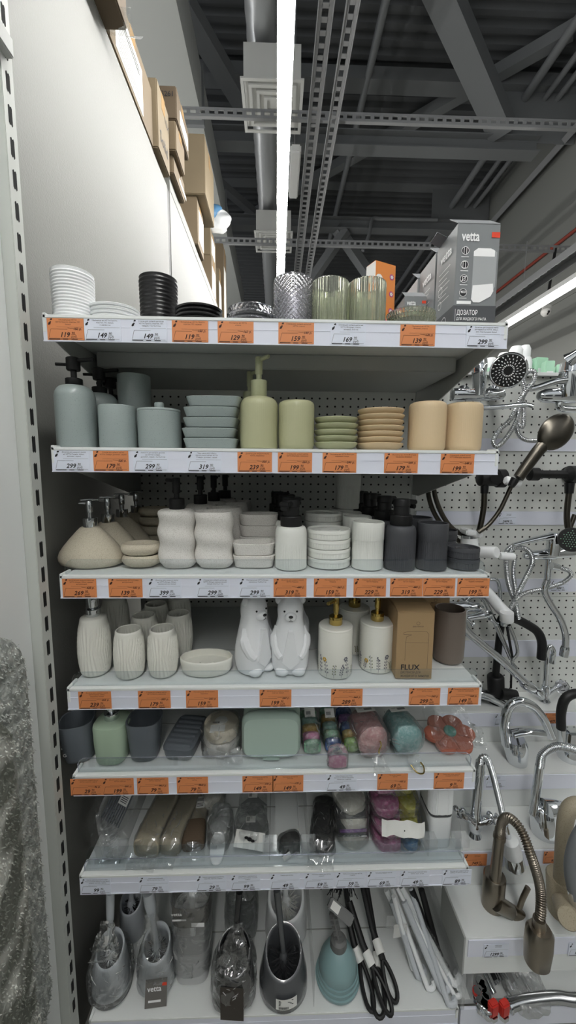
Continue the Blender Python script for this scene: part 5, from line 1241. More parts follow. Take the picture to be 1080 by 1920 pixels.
# white fluted canister
a, b = atz(806, 1600, z+.001), atz(848, 1592, z+.001); hx = (b.x-a.x)/2
t = thing('fluted_canister', 'white fluted plastic toothbrush case standing at the right end of the sixth shelf', 'case', ((a.x+b.x)/2, a.y+.05, z))
MB().sell([(0, hx*.94, .036), (.003, hx*.98, .038), (.085, hx, .04)], 80, 5, fn=lambda p, t_: p*1).build('case_body', 'white_pp', t)
MB().sell([(.087, hx*1.0, .04), (.093, hx*1.0, .04)], 80, 5).build('dark_seam', 'box_dark', t)
MB().sell([(.094, hx*1.01, .041), (.16, hx*1.0, .04), (.168, hx*.92, .036), (.169, hx*.5, .02)], 120, 5, fn=lambda p, t_: Vector((p.x*(1+.012*math.cos(60*t_)), p.y*(1+.012*math.cos(60*t_)), p.z))).build('fluted_lid', 'white_pp', t)

# ================================================================ lowest shelf
z = SZ[6]+.0016
mat('brush_grey', '#bfc4c9', .35, coat=.2); mat('brush_dark', '#4c4e51', .2, coat=.6); mat('brush_black', '#17181a', .25, coat=.4); mat('bristle', '#232326', .8); mat('bristle_white', '#d8d8d2', .7)
mat('plunger_teal', '#86a3a5', .4, coat=.25); mat('handle_grey', '#6c6d6c', .45); mat('card_grey', '#6d6a66', .5)
def holder(t, rb, rt, h, m, base=None):
    hb = MB().lathe([(rb*.9, 0), (rb, .004), (rb, .02), (rb*.97, h*.45), (rt+(rb-rt)*.35, h*.8), (rt*1.04, h*.97), (rt, h), (rt*.9, h), (rt*.86, h*.96), (rt*.84, h*.7), (rt*.9, h*.3), (rt*.8, .01)], 48, sy=.95)
    hb.v = [(p[0], p[1], p[2]+.62*p[1]*max(0, p[2]/h-.3)/.7) for p in hb.v]; hb.build('holder', m, t, 60)
    if base: MB().lathe([(rb*.92, -.0), (rb*1.03, .003), (rb*1.03, .016), (rb*1.0, .018)], 48, sy=.95).build('base_ring', base, t)
def brush(t, h, rt, m, top, rod=.0062, bm='bristle', knob=.012, grip=None):
    b = MB(); rnd = random.Random(3)
    for i in range(90):
        a_ = rnd.uniform(0, 2*PI); zz = rnd.uniform(-.02, .02); r1 = rt*rnd.uniform(.6, .8); b.tube([(0, 0, h-.03+zz), (r1*math.cos(a_), r1*math.sin(a_)*.9, h-.03+zz+rnd.uniform(-.004, .006))], .0009, 4, False)
    b.build('bristles', bm, t)
    MB().lathe([(.003, h-.085), (knob*.8, h-.04), (knob, h-.015), (knob*.8, h-.006), (rod, h)], 20).build('brush_head', m, t)
    top = Vector(top); MB().tube([(0, 0, h-.004), tuple(Vector((0, 0, h)).lerp(top, .5)), tuple(top)], [rod, rod*1.05, rod*1.2], 14).build('handle', m, t)
    if grip: MB().tube([tuple(Vector((0, 0, h)).lerp(top, .5)), tuple(Vector((0, 0, h)).lerp(top, .75)), tuple(top)], [rod*1.3, grip, grip], 16).build('grip', m, t)
def toilet_brush(label, pl, pr, pb, m, rt_f, h, top, bag=True, rod=.0065, base=None, bm='bristle', hm=None, grip=None):
    x, y, r, yf = stand(pl, pr, pb, z, pb-55)
    t = thing('toilet_brush', label, 'toilet brush', (x, y, z)); holder(t, r, r*rt_f, h, m, base)
    tp = aty(top[0], top[1], y+.01); tp = Vector((tp.x-x, tp.y-y, min(tp.z-z, SZ[5]-.06-z)))
    brush(t, h, r*rt_f, hm or m, tp, rod, bm, grip=grip)
    if bag:
        w_ = crumple(r*1.08, r*1.06, h*1.12, pl, .07, pinch=.25, freq=22); merge_in(w_.build('clear_bag', 'clear_film', t, 25), glare_creases(t, r*1.08, r*1.06, h*1.1, pl, (0, 0, 0), 26), 'crease_glare_film')
        flap(t, ((-r*.8, -r*.6, h*1.0), (r*.8, -r*.6, h*1.0)), ((tp.x*.6-.014, tp.y*.6-.012, h+.09), (tp.x*.6+.014, tp.y*.6-.012, h+.09)), pl, amp=.008)
    return t, x, y, r
toilet_brush('grey-blue toilet brush in a clear bag at the left end of the lowest shelf', 170, 248, 1898, 'brush_grey', .72, .115, (207, 1672), base='handle_grey', grip=.010)
toilet_brush('grey-blue toilet brush and holder behind the bagged one, under the shelf above', 222, 272, 1775, 'brush_grey', .84, .105, (248, 1640), False)
t, x, y, r = toilet_brush('grey toilet brush with thick pale handle, bagged around a printed card', 260, 330, 1876, 'brush_grey', .76, .105, (278, 1672), grip=.0145, hm='brush_grey')
a = aty(291, 1872, y-r-.012)
card = MB().box(-.026, .026, -.0008, 0, 0, .062); card.move(T(a.x-x, -r-.012, .0) @ R(-14, 'X') @ R(5, 'Z')); card.build('printed_card', 'card_grey', t, 0)
k = Ink(); k.text('vetta', -.021, .036, .017, 0, .02, maxw=.034); k.rect(-.018, .012, .012, .017)
k.front().move(T(a.x-x, -r-.012, .0) @ R(-14, 'X') @ R(5, 'Z') @ T(0, -.0014, 0)).build('card_print', 'white_ink', t, 0)
k = Ink().rect(.014, .046, .025, .053); k.front().move(T(a.x-x, -r-.012, .0) @ R(-14, 'X') @ R(5, 'Z') @ T(0, -.0012, 0)).build('red_label', 'red_label', t, 0)
# clear bagged set
x, y, r, yf = stand(325, 398, 1866, z, 1790)
t = thing('bagged_toilet_set', 'pale translucent brush set in a tall clear bag with a grey printed band', 'toilet brush', (x, y+.005, z))
MB().sell([(0, r*.7, r*.6), (.004, r*.85, r*.75), (.09, r*.98, r*.85), (.093, r*.96, r*.83)], 48, 3.5).build('pale_holder', 'frosted', t)
MB().sell([(.094, r*.9, r*.78), (.15, r*.92, r*.8)], 48, 3.5, cap0=False, cap1=False).build('clear_cup', 'clear_plastic', t)
MB().box(-.007, .007, -.004, .004, .10, .30).build('handle', 'white_pp', t, 0, .002)
wrap_film(t, r*1.02, r*.9, .30, 141, .09, .0, freq=25)
bn = MB().sell([(.18, r*.97, r*.86), (.235, r*.97, r*.86)], 48, 3.5, cap0=False, cap1=False); bn.build('printed_band', 'card_grey', t)
k = Ink(); k.text('vetta', -r*.85, .218, .013, 0, .02); k.rect(-r*.8, .203, -r*.1, .208); k.rect(r*.15, .185, r*.8, .197); k.front().move(T(0, -r*.9, 0)).build('band_print', 'white_ink', t, 0)
# black brush in bag, clear holder behind
t, x, y, r = toilet_brush('black toilet brush and holder in a crinkled clear bag with a dark card', 401, 478, 1908, 'brush_black', .8, .11, (449, 1672), rod=.007)
c_ = MB().box(-.028, .028, -.0008, 0, 0, .085); c_.move(T(0, -r*1.02-.004, .0015) @ R(-3, 'X') @ R(-4, 'Z')); c_.build('dark_card', mat('card_brown', '#3a342e', .5), t, 0)
x, y, r, yf = stand(424, 482, 1775, z, 1720)
t = thing('clear_holder', 'clear round brush holder behind the black bagged brush', 'toilet brush', (x, y, z))
MB().lathe([(r*.9, 0), (r, .005), (r*.95, .10), (r*.93, .11), (r*.88, .11), (r*.9, .01)], 40).build('holder', 'clear_plastic', t); wrap_film(t, r*1.05, r*1.05, .16, 149, .08, .1)
toilet_brush('white toilet brush and holder behind the dark grey one', 497, 575, 1790, 'white_pp', .84, .11, (531, 1640), False, bm='bristle_white', hm='white_pp')
t, x, y, r = toilet_brush('glossy dark grey toilet brush and holder with a white barcode label, unbagged', 486, 576, 1908, 'brush_dark', .76, .098, (519, 1668), False, rod=.0075)
lb = MB(); n = 10; LBa = [math.radians(-18+i*5.0) for i in range(n+1)]
lb.add([(math.sin(a_)*(r*.99), -math.cos(a_)*(r*.99)*.95-.001, zz) for a_ in LBa for zz in (.016, .046)], [(2*i, 2*i+2, 2*i+3, 2*i+1) for i in range(n)]); lb.build('paper_label', 'paper', t, 0)
k = Ink()
for i in range(14): k.rect(-.012+i*.0017, .019, -.0112+i*.0017+.0005*(i % 2), .026)
for j in range(4): k.rect(-.012, .029+j*.0038, .024-.004*(j % 3), .031+j*.0038)
k.v = [(math.sin(p[0]/r)*(r*1.003), -math.cos(p[0]/r)*(r*1.003)*.95-.0012, p[1]) for p in k.v]; k.build('label_print', 'ink', t, 0)
# clear divider sheets of the lowest shelf
for px in (588, 470):
    a = atz(px, 1888, z)
    MB().prism([(a.y-D, .0022), (a.y-D, .10), (a.y-D+.34, .12), (a.y-D+.34, .0022)], a.x, a.x+.0016, 'x').build('divider', 'clear_plastic', s7, 0)
# plunger
x, y, r, yf = stand(591, 675, 1888, z, 1840)
t = thing('plunger', 'teal rubber plunger with a grey T-shaped handle', 'plunger', (x, y, z))
MB().lathe([(r*.86, 0), (r*.98, .002), (r, .010), (r*.93, .0105), (r*.955, .014), (r*.95, .021), (r*.885, .0215), (r*.91, .025), (r*.90, .032), (r*.84, .0325), (r*.87, .036), (r*.80, .056), (r*.62, .078), (r*.4, .093), (r*.26, .098)], 56).build('rubber_cup', 'plunger_teal', t, 40)
MB().lathe([(.021, .094), (.022, .098), (.020, .112), (.014, .118)], 28).build('socket', 'handle_grey', t)
tp = aty(624, 1712, y+.01); tp = Vector((tp.x-x, tp.y-y, tp.z-z)); ax_ = Vector((0, 0, .112))
hd_ = MB()
for a_ in (0, PI/2):
    hd_.bar(ax_, tp, .020, .004, (math.cos(a_), math.sin(a_), 0))
for k in range(5): p = ax_.lerp(tp, (k+.5)/5); hd_.bar(p-Vector((0, 0, .0015)), p+Vector((0, 0, .0015)), .018, .018, (0, 1, 0))
hd_.build('handle', 'handle_grey', t, 0)
e0, e1 = aty(617, 1690, y-.005), aty(660, 1728, y-.03)
MB().bar(Vector((e0.x-x, e0.y-y, e0.z-z)), Vector((e1.x-x, e1.y-y, e1.z-z)), .024, .020, (0, -1, 1)).build('handle_grip', 'handle_grey', t, 0, .003)
lab = Vector((e0.x-x, e0.y-y, e0.z-z)).lerp(Vector((e1.x-x, e1.y-y, e1.z-z)), .25); dgr = (e1-e0).normalized(); u_ = Vector((0, -1, 1)); u_ = (u_-dgr*u_.dot(dgr)).normalized(); q_ = dgr.cross(u_)
MB().add([tuple(lab+dgr*i+q_*j+u_*.0106) for i in (-.010, .012) for j in (-.0085, .0085)], [(0, 1, 3, 2)]).build('paper_label', 'paper', t, 0)
# black looped brushes
def loop_tool(label, pix, seed, lab_f=.42, rx=.012):
    """flat black back brush: pixels run from the far upper end to the near loop, lying on the shelf at heights given"""
    P = [atz(px, py, z+hh) for px, py, hh in pix]; base = P[-1]
    t = thing('back_brush', label, 'back brush', (base.x, base.y, z)); P = [Vector((p.x-base.x, p.y-base.y, p.z-z)) for p in P]
    d = (P[-1]-P[-2]).normalized(); side = Vector((d.y, -d.x, 0)).normalized()
    MB().tube(P[:-1], .0068, 10, flat=1.25).build('handle', 'black_matte', t)
    a_, b_ = P[-2], P[-1]; lp = []
    for i in range(25):
        f_ = 2*PI*i/24; lp.append(a_.lerp(b_, .5-.5*math.cos(f_))+side*(rx*math.sin(f_)*(1.2-.4*math.cos(f_))))
    MB().tube(lp, .0052, 8, False).build('hanging_loop', 'black_matte', t)
    c_ = P[-3].lerp(P[-2], .6); e_ = (P[-2]-P[-3]).normalized()
    MB().tube([c_-e_*.014, c_+e_*.014], .0098, 12, flat=1.2).build('paper_label', 'paper', t)
    return t
loop_tool('black back brush with open loop, foremost in the middle', [(677, 1600, .16), (706, 1780, .03), (708, 1815, .022), (711, 1908, .0075)], 1)
loop_tool('black back brush with open loop, leftmost, crossing under the plunger grip', [(648, 1700, .09), (664, 1770, .05), (676, 1800, .03), (698, 1896, .0075)], 2, rx=.009)
loop_tool('black back brush with a loop, rightmost, leaning behind the others', [(680, 1660, .15), (698, 1740, .07), (718, 1800, .05), (742, 1878, .0075)], 3, rx=.010)
loop_tool('black back brush second from the right, its loop beside the foremost one', [(655, 1690, .11), (680, 1770, .06), (700, 1815, .04), (733, 1903, .0075)], 4, rx=.009)
a = atz(648, 1690, z+.16)
t = thing('bristle_brush', 'black brush head with long bristles behind the plunger grip', 'brush', (a.x, a.y+.06, z))
b = MB(); rnd = random.Random(8)
for i in range(160):
    a_ = rnd.uniform(0, 2*PI); q = rnd.uniform(.02, .055); b.tube([(rnd.uniform(-.03, .03), rnd.uniform(-.01, .01), .21), (q*math.cos(a_)*1.3, q*math.sin(a_), .17+rnd.uniform(-.03, .02))], .0012, 4, False)
b.build('bristles', 'bristle', t); MB().box(-.045, .045, -.018, .018, .205, .228).build('brush_back', 'black_matte', t, 0, .006); MB().tube([(0, 0, .207), (.03, .02, 0.004)], .008, 10).build('handle', 'black_matte', t)
# pale hooked rods
def hook_rod(label, p0, p1, m, rr, hk=.011, h0=.16, h1=.012, wrapf=False, tagm=True):
    a, b = atz(*p0, z+h0), atz(*p1, z+h1); t = thing('back_scrubber', label, 'back scrubber', (b.x, b.y, z)); A = Vector((a.x-b.x, a.y-b.y, h0)); B = Vector((0, 0, h1)); d = (B-A).normalized(); s_ = Vector((1, .3, .25)).normalized(); s_ = (s_-d*s_.dot(d)).normalized()
    pts = [A, A.lerp(B, .4), A.lerp(B, .8), B]
    for i in range(1, 8): f_ = PI*1.15*i/7; pts.append(B+d*(hk*math.sin(f_))+s_*(hk*(1-math.cos(f_))))
    pts = [Vector((p.x, p.y, max(p.z, rr+.0006))) for p in pts]
    MB().tube(curve(pts, 4), rr, 10).build('rod_with_hook', m, t)
    if wrapf: MB().tube([A.lerp(B, .2), A.lerp(B, .5), A.lerp(B, .9)], [rr*1.5, rr*1.9, rr*1.5], 12).build('clear_sleeve', 'clear_film', t)
    if tagm:
        c_ = A.lerp(B, .35)
        flap(t, (tuple(c_+Vector((-.03, -.012, .004))), tuple(c_+Vector((.004, -.014, .008)))), (tuple(c_+Vector((-.034, -.018, -.028))), tuple(c_+Vector((.004, -.02, -.022)))), rr*9000, 'milky_film', 'hang_tag', .002, 6)
    return t
for i, (p0, p1, m, rr, wr, tg, lab) in enumerate((
    ((724, 1668), (782, 1788), 'white_pp', .0075, True, True, 'white back scrubber rod with hook, leftmost, carrying two paper tags'),
    ((736, 1665), (800, 1848), 'white_pp', .006, False, True, 'white hooked back scrubber reaching lowest in the front'),
    ((752, 1663), (846, 1838), 'white_pp', .0085, True, False, 'thick white hooked back scrubber at the right of the bundle'),
    ((744, 1664), (852, 1866), 'white_pp', .0055, False, False, 'thin white hooked back scrubber under the thick one'),
    ((735, 1690), (782, 1826), 'brush_grey', .008, False, False, 'grey hooked back scrubber lying left under the white ones'),
    ((757, 1690), (826, 1850), 'brush_grey', .009, False, False, 'grey hooked back scrubber in the middle under the white ones'),
    ((770, 1665), (840, 1880), 'brush_grey', .007, False, False, 'grey hooked back scrubber nearest the shelf edge'),
    ((738, 1680), (772, 1812), 'white_pp', .006, False, False, 'short white hooked back scrubber behind the leftmost rod'))):
    hook_rod(lab, p0, p1, m, rr, .009+.001*(i % 3), .15+.01*(i % 4), rr+.004*(i % 3)+.001, wr, tg)
for px0, px1, lab in ((772, 858, 'black rod leaning at the right end of the lowest shelf, next to the hooked scrubbers'), (790, 866, 'black rod leaning outermost at the right end of the lowest shelf')):
    a, b = atz(px0, 1668, z+.17), atz(px1, 1812, z+.02); t = tag(MB().tube([Vector((a.x, a.y, a.z)), Vector((min(b.x, XR-.012), b.y, z+.009))], .0085, 12).build('black_rod', 'black_matte'), lab, 'rod')
for px, p_, l_ in ((488, '199', 'under the dark grey toilet brush'), (690, '149', 'under the black back brushes')):
    pass
# ================================================================ the neighbouring bay of taps
BX0, BX1 = .4575, 1.75
SX = [(EYE-.7992, 1.1595), (EYE-.910, 1.031), (EYE-1.022, .905), (EYE-1.134, .790)]
t = thing('tap_display', 'white perforated display wall with price strips where taps and showers hang', 'display', (0, YB, 0))
zs_ = [EYE+.292, EYE-.150, EYE-.448, EYE-.652, EYE-.7985]
for a_, b_ in zip(zs_, zs_[1:]):
    MB().box(BX0, BX1, .0, .012, b_+.0005, a_-.0005).build('perforated_panel', 'pegboard', t, 0)
for py0, py1 in ((823, 846), (959, 984), (1085, 1109), (1200, 1230)):
    z1, z0 = aty(1000, py0, YB).z, aty(1000, py1, YB).z
    MB().box(BX0+.01, BX1, -.004, 0, z0, z1).build('price_strip', 'rail', t, 0)
MB().box(BX0, BX1, -.02, .03, EYE+.289, EYE+.299).build('top_rail', 'shelf_white', t, 0)
t = thing('display_steps', 'white stepped stand with four treads carrying taps', 'stand', (0, 0, 0))
yb_ = YB-.001
for i, (zt, yf_) in enumerate(SX):
    zb = SX[i+1][0] if i < 3 else EYE-1.24
    MB().box(BX0+.006, BX1, yf_, yb_, zt-.012, zt).build('tread', 'shelf_white', t, 0, .001)
    MB().box(BX0+.006, BX1, yf_+.001, yf_+.012, zb+.001, zt-.012).build('riser', 'shelf_white', t, 0)
    MB().box(BX0+.012, BX1, yf_-.0025, yf_+.0005, zt-.052, zt-.006).build('price_strip', 'rail', t, 0)
    MB().box(BX0+.0015, BX0+.0055, yf_, yb_, zb, zt).build('side_panel', 'shelf_grey', t, 0)
    yb_ = yf_+.01
tw, th_ = .062, .036
def ptag(px, py, Y, col, price, label, old=''):
    p = aty(px, py, Y); price_tag(0, 0, col, price, old, ['Смеситель', 'для ванны'], label, Y, tw, th_, (p.x, Y-.0046, p.z))
ptag(932, 982, YB, 'white', '2499', 'white price tag reading 2499 on the perforated wall under the gunmetal shower')
ptag(1030, 1107, YB, 'white', '999', 'white price tag behind the S-shaped chrome spout pipe on the perforated wall')
ptag(925, 1357, SX[0][1], 'white', '319', 'white price tag on the uppermost tread edge, half behind a chrome gooseneck')
ptag(1017, 1355, SX[0][1], 'orange', '479', 'orange price tag on the uppermost tread edge beside the black gooseneck')
ptag(908, 1474, SX[1][1], 'white', '899', 'white price tag on the second tread edge behind the corrugated spout')
ptag(868, 1621, SX[2][1], 'orange', '749', 'orange price tag on the third tread edge, at the end of the bathroom shelf', '')
ptag(1016, 1616, SX[2][1], 'orange', '959', 'orange price tag on the third tread edge beside the beige tap', '')
ptag(904, 1791, SX[3][1], 'white', '1299', 'white price tag reading 1299 on the lowest tread edge')
ptag(1062, 1788, SX[3][1], 'white', '1099', 'white price tag on the lowest tread edge at the right picture edge')

class Tap:
    def __init__(s, name, label, cat, base, group=None):
        s.o = Vector(base); s.t = thing(name, label, cat, base, 0, group)
    def p(s, px, py, Y): q = aty(px, py, Y); return q-s.o
    def pts(s, l, Y): return [s.p(a[0], a[1], a[2] if len(a) > 2 else Y) for a in l]
    def tube(s, name, l, Y, r, m, n=8, seg=16, flat=1):
        P = curve(s.pts(l, Y), n); rr = r
        if isinstance(r, (list, tuple)): k = len(P); rr = [r[0]+(r[1]-r[0])*i/(k-1) for i in range(k)]
        return MB().tube(P, rr, seg, True, flat).build(name, m, s.t, 60)
    def hose(s, name, l, Y, r, m='chrome_soft', pitch=.0055): return MB().hose(s.pts(l, Y), r, pitch).build(name, m, s.t, 80)
    def turned(s, name, a, b, prof, m, Y, seg=28):
        """turned body along the line a-b; prof = (fraction, radius)"""
        A, B = s.p(*a) if len(a) > 2 else s.p(*a, Y), s.p(*b) if len(b) > 2 else s.p(*b, Y)
        d = (B-A); L = d.length; q = d.to_track_quat('Z', 'Y').to_matrix().to_4x4()
        return MB().lathe([(r, f_*L) for f_, r in prof], seg).move(T(*A) @ q).build(name, m, s.t, 45)
# --- top row: shower mixers
Y = 1.17
w_ = Tap('shower_mixer', 'chrome bath mixer with a round black-faced shower head beside the beige tumblers', 'tap', aty(900, 738, 1.25))
w_.turned('mixer_body', (846, 740), (946, 740), [(0, .010), (.02, .018), (.12, .020), (.3, .017), (.5, .019), (.8, .018), (.95, .016), (1, .008)], 'chrome', Y)
w_.turned('cartridge_column', (899, 742), (898, 668), [(0, .017), (.3, .019), (.55, .020), (.75, .023), (.78, .021), (.8, .023), (1, .021)], 'chrome', Y-.01)
w_.turned('inlet', (868, 740, Y), (868, 735, 1.268), [(0, .014), (.8, .014), (.82, .022), (1, .022)], 'chrome', Y)
w_.turned('inlet', (925, 740, Y), (925, 735, 1.268), [(0, .014), (.8, .014), (.82, .022), (1, .022)], 'chrome', Y)
w_.turned('knob', (912, 737, Y-.025), (912, 739, Y), [(0, .006), (.2, .010), (1, .010)], 'chrome', Y)
sh = w_.turned('shower_head', (953, 695, 1.075), (955, 694, 1.12), [(0, .044), (.1, .0475), (.3, .047), (.8, .03), (1, .015)], 'chrome', Y)
w_.turned('spray_face', (953, 695, 1.0735), (953.2, 695, 1.077), [(0, .0425), (.8, .0430), (1, .043)], 'black_matte', Y)
w_.tube('spout', [(905, 765, Y-.02), (950, 762, Y-.04), (985, 759, Y-.06), (1000, 762, Y-.07)], Y, (.0075, .006), 'chrome')
nz = MB(); cc = w_.p(953, 695, 1.0728); fq = (w_.p(955, 694, 1.12)-w_.p(953, 695, 1.075)).to_track_quat('Y', 'Z')
for i in range(20):
    for j in range(4):
        a_ = 2*PI*i/20+j*.13; rr = .014+.0078*j; p = cc+fq @ Vector((rr*math.cos(a_), -.0006, rr*math.sin(a_)))
        dr = fq @ Vector((math.cos(a_+.25), 0, math.sin(a_+.25))); nz.bar(p-dr*.0022, p+dr*.0022, .0019, .0016, (0, 1, 0))
nz.build('nozzles', 'white_ink', w_.t, 0)
w_ = Tap('shower_hose', 'chrome corrugated shower hose tied in loops below the black-faced shower head', 'hose', aty(975, 780, 1.19))
w_.hose('hose', [(985, 735), (980, 712), (990, 697), (1002, 698), (1000, 715), (985, 735), (975, 760), (968, 790), (950, 820), (933, 837), (925, 828), (935, 808), (958, 785), (975, 750), (990, 730), (1000, 725)], 1.18, .0078)
w_.hose('hose', [(980, 745), (982, 780), (980, 800), (970, 795), (968, 800), (975, 818), (990, 826), (1010, 826)], 1.20, .0075)
w_.tube('cable_tie', [(962, 783), (972, 786), (982, 783)], 1.165, .002, 'clear_plastic')
w_ = Tap('shower_mixer', 'large chrome bath mixer with a long lever at the upper right edge', 'tap', aty(1060, 730, 1.25))
w_.turned('mixer_body', (1010, 742), (1110, 742), [(0, .012), (.1, .020), (.5, .024), (1, .02)], 'chrome', Y)
w_.turned('cartridge_column', (1066, 745), (1070, 680), [(0, .022), (.4, .027), (.7, .028), (.72, .025), (.75, .029), (1, .026)], 'chrome', Y-.02)
w_.turned('lever', (1068, 676, Y-.03), (1095, 655, Y-.06), [(0, .024), (.3, .018), (1, .01)], 'chrome', Y)
w_.turned('inlet', (1062, 740, Y), (1060, 736, 1.268), [(0, .015), (.8, .015), (.82, .026), (1, .026)], 'chrome', Y)
w_.tube('spout', [(1066, 712), (1040, 716), (1010, 726), (995, 730)], Y-.03, (.0105, .008), 'chrome')
w_.tube('lower_outlet', [(1050, 748), (1050, 765), (1085, 768)], Y, .010, 'chrome')
# --- second row: gunmetal showers
w_ = Tap('hand_shower', 'dark bronze hand shower with an oval head, hanging slanted at the right', 'shower', aty(1000, 860, 1.25))
hd = MB(); c_ = w_.p(1042, 810, 1.10); ax_d = (w_.p(965, 905, 1.10)-w_.p(1042, 810, 1.10)).normalized()
hd.sphere((0, 0, 0), .058, 28, 1, .74, .36)
q = Matrix((ax_d, Vector((ax_d.z, 0, -ax_d.x)), Vector((0, 1, 0)))).transposed().to_4x4()
hd.move(T(*c_) @ q @ R(12, 'X')).build('shower_head', 'gunmetal', w_.t, 70)
w_.tube('handle', [(1036, 818), (1012, 842), (992, 868), (972, 896)], 1.105, (.019, .0155), 'gunmetal', flat=.85)
w_.turned('handle_nut', (966, 898), (958, 912), [(0, .012), (.6, .011), (1, .009)], 'black_pp', 1.105)
w_.tube('hose', [(960, 908), (948, 935), (935, 960), (915, 985), (897, 998)], 1.14, .0062, 'gunmetal')
w_.turned('holder_clip', (947, 900, 1.12), (975, 907, 1.12), [(0, .010), (.1, .013), (.9, .013), (1, .010)], 'white_pp', 1.12)
w_ = Tap('shower_mixer', 'black wall mixer body just under the end of the second shelf', 'tap', aty(915, 895, 1.24))
w_.turned('mixer_body', (897, 897), (945, 897), [(0, .018), (.05, .023), (.7, .024), (.72, .028), (1, .028)], 'black_matte', 1.17)
w_.turned('open_end', (932, 897, 1.13), (932, 897, 1.138), [(0, .017), (1, .017)], 'dark_slot', 1.13)
w_.turned('inlet', (912, 896, 1.17), (912, 892, 1.268), [(0, .014), (.85, .014), (.86, .024), (1, .024)], 'black_matte', 1.17)
w_.turned('hose_nut', (909, 905), (908, 925), [(0, .012), (1, .011)], 'black_pp', 1.17)
w_.tube('hose', [(908, 922), (907, 950), (902, 980), (896, 1003)], 1.17, .0085, 'gunmetal')
w_ = Tap('shower_mixer', 'black bar mixer at the right edge with a dark hose hanging from it', 'tap', aty(1060, 895, 1.24))
w_.turned('mixer_body', (988, 889), (1100, 890), [(0, .010), (.04, .020), (.18, .020), (.2, .012), (.65, .013), (.7, .027), (1, .028)], 'black_matte', 1.18)
w_.turned('inlet', (1066, 890, 1.18), (1066, 888, 1.268), [(0, .014), (.85, .014), (.86, .024), (1, .024)], 'black_matte', 1.18)
w_.turned('hose_nut', (1068, 905), (1067, 925), [(0, .014), (1, .012)], 'black_pp', 1.18)
w_.tube('hose', [(1067, 922), (1063, 960), (1064, 985), (1070, 1005)], 1.18, .0088, 'gunmetal')
w_.tube('hose', [(1078, 965), (1070, 985), (1066, 1000)], 1.20, .0075, 'gunmetal')
w_ = Tap('shower_hose', 'pair of dark smooth hoses hanging behind the charcoal tumblers', 'hose', aty(830, 960, 1.23))
w_.tube('hose', [(800, 900), (806, 940), (822, 975), (855, 1010), (885, 1030)], 1.22, .0075, 'gunmetal')
w_.tube('hose', [(811, 898), (817, 935), (832, 970), (850, 992), (872, 1003), (895, 1002)], 1.20, .0075, 'gunmetal')
w_ = Tap('basin_tap', 'white square tap with a chrome ring and a white spout, above the third shelf end', 'tap', aty(880, 1015, 1.24))
w_.turned('tap_body', (882, 1070), (880, 1008), [(0, .026), (.9, .026), (1, .024)], 'white_pp', 1.18)
w_.turned('chrome_ring', (880, 1008), (880, 1003), [(0, .024), (1, .024)], 'chrome', 1.18)
b = MB().box(-.026, .028, -.03, .02, 0, .018); b.move(T(*w_.p(880, 1003, 1.18)) @ R(10, 'Y')).build('lever', 'white_pp', w_.t, 0, .004)
w_.turned('spout', (892, 1035, 1.16), (932, 1036, 1.10), [(0, .018), (.95, .018), (1, .015)], 'white_pp', 1.13)
# --- third row
Y = 1.17
w_ = Tap('shower_mixer', 'chrome bath mixer with a dotted dark shower head at the right, mid height', 'tap', aty(1030, 1030, 1.25))
w_.turned('mixer_body', (982, 1042), (1078, 1036), [(0, .008), (.05, .013), (.5, .017), (.95, .014), (1, .01)], 'chrome', Y)
w_.turned('cartridge_column', (1036, 1040), (1042, 1000), [(0, .018), (.5, .022), (.8, .023), (1, .018)], 'chrome', Y-.01)
w_.tube('lever', [(1035, 1005), (1010, 1010), (985, 1016), (962, 1022)], Y-.03, (.010, .006), 'chrome', flat=1.3)
w_.turned('inlet', (1035, 1040, Y), (1035, 1036, 1.268), [(0, .014), (.85, .014), (.86, .024), (1, .024)], 'chrome', Y)
w_.turned('shower_head', (1072, 1012, 1.08), (1074, 1012, 1.12), [(0, .034), (.2, .036), (1, .018)], 'black_matte', Y)
dt = MB(); cc = w_.p(1072, 1012, 1.0785); fq = (w_.p(1074, 1012, 1.12)-w_.p(1072, 1012, 1.08)).to_track_quat('Y', 'Z')
for i in range(-4, 5):
    for j in range(-4, 5):
        if i*i+j*j < 17: dt.sphere(tuple(cc+fq @ Vector((i*.0065+.003*(j % 2), 0, j*.0065))), .0014, 6)
dt.build('nozzles', 'sp_green', w_.t)
w_.tube('outlet_column', [(1029, 1044), (1028, 1062), (1026, 1088)], Y, .0095, 'chrome')
w_.tube('spout_pipe', [(1026, 1088), (1021, 1108), (1032, 1132), (1050, 1160), (1060, 1190), (1060, 1218)], 1.13, .0098, 'chrome')
w_.turned('spout_end', (1060, 1212, 1.13), (1057, 1230, 1.13), [(0, .0115), (.3, .013), (1, .013)], 'chrome', 1.13)
w_ = Tap('shower_hose', 'steel corrugated hose bundle hanging in a loop, clipped with white, mid right', 'hose', aty(960, 1070, 1.22))
w_.hose('hose', [(965, 1022), (950, 1035), (950, 1070), (955, 1100), (966, 1130), (972, 1160)], 1.17, .0085)
w_.hose('hose', [(955, 1045), (960, 1030), (975, 1026), (992, 1034), (998, 1055), (985, 1085), (970, 1115), (958, 1140), (950, 1150)], 1.155, .0085)
w_.hose('hose', [(966, 1040), (962, 1075), (966, 1110), (962, 1160)], 1.185, .008)
w_.turned('white_clip', (937, 1042), (964, 1044), [(0, .010), (.1, .012), (.9, .012), (1, .010)], 'white_pp', 1.14)
w_ = Tap('shower_hose', 'chrome hose sweeping right to the outlet of the dotted-head mixer', 'hose', aty(1030, 1100, 1.2))
w_.hose('hose', [(966, 1126), (985, 1112), (1020, 1104), (1052, 1094), (1070, 1080), (1066, 1070), (1048, 1064)], 1.14, .0072)
w_.turned('hose_nut', (1048, 1064), (1034, 1061), [(0, .010), (1, .011)], 'chrome', 1.14)
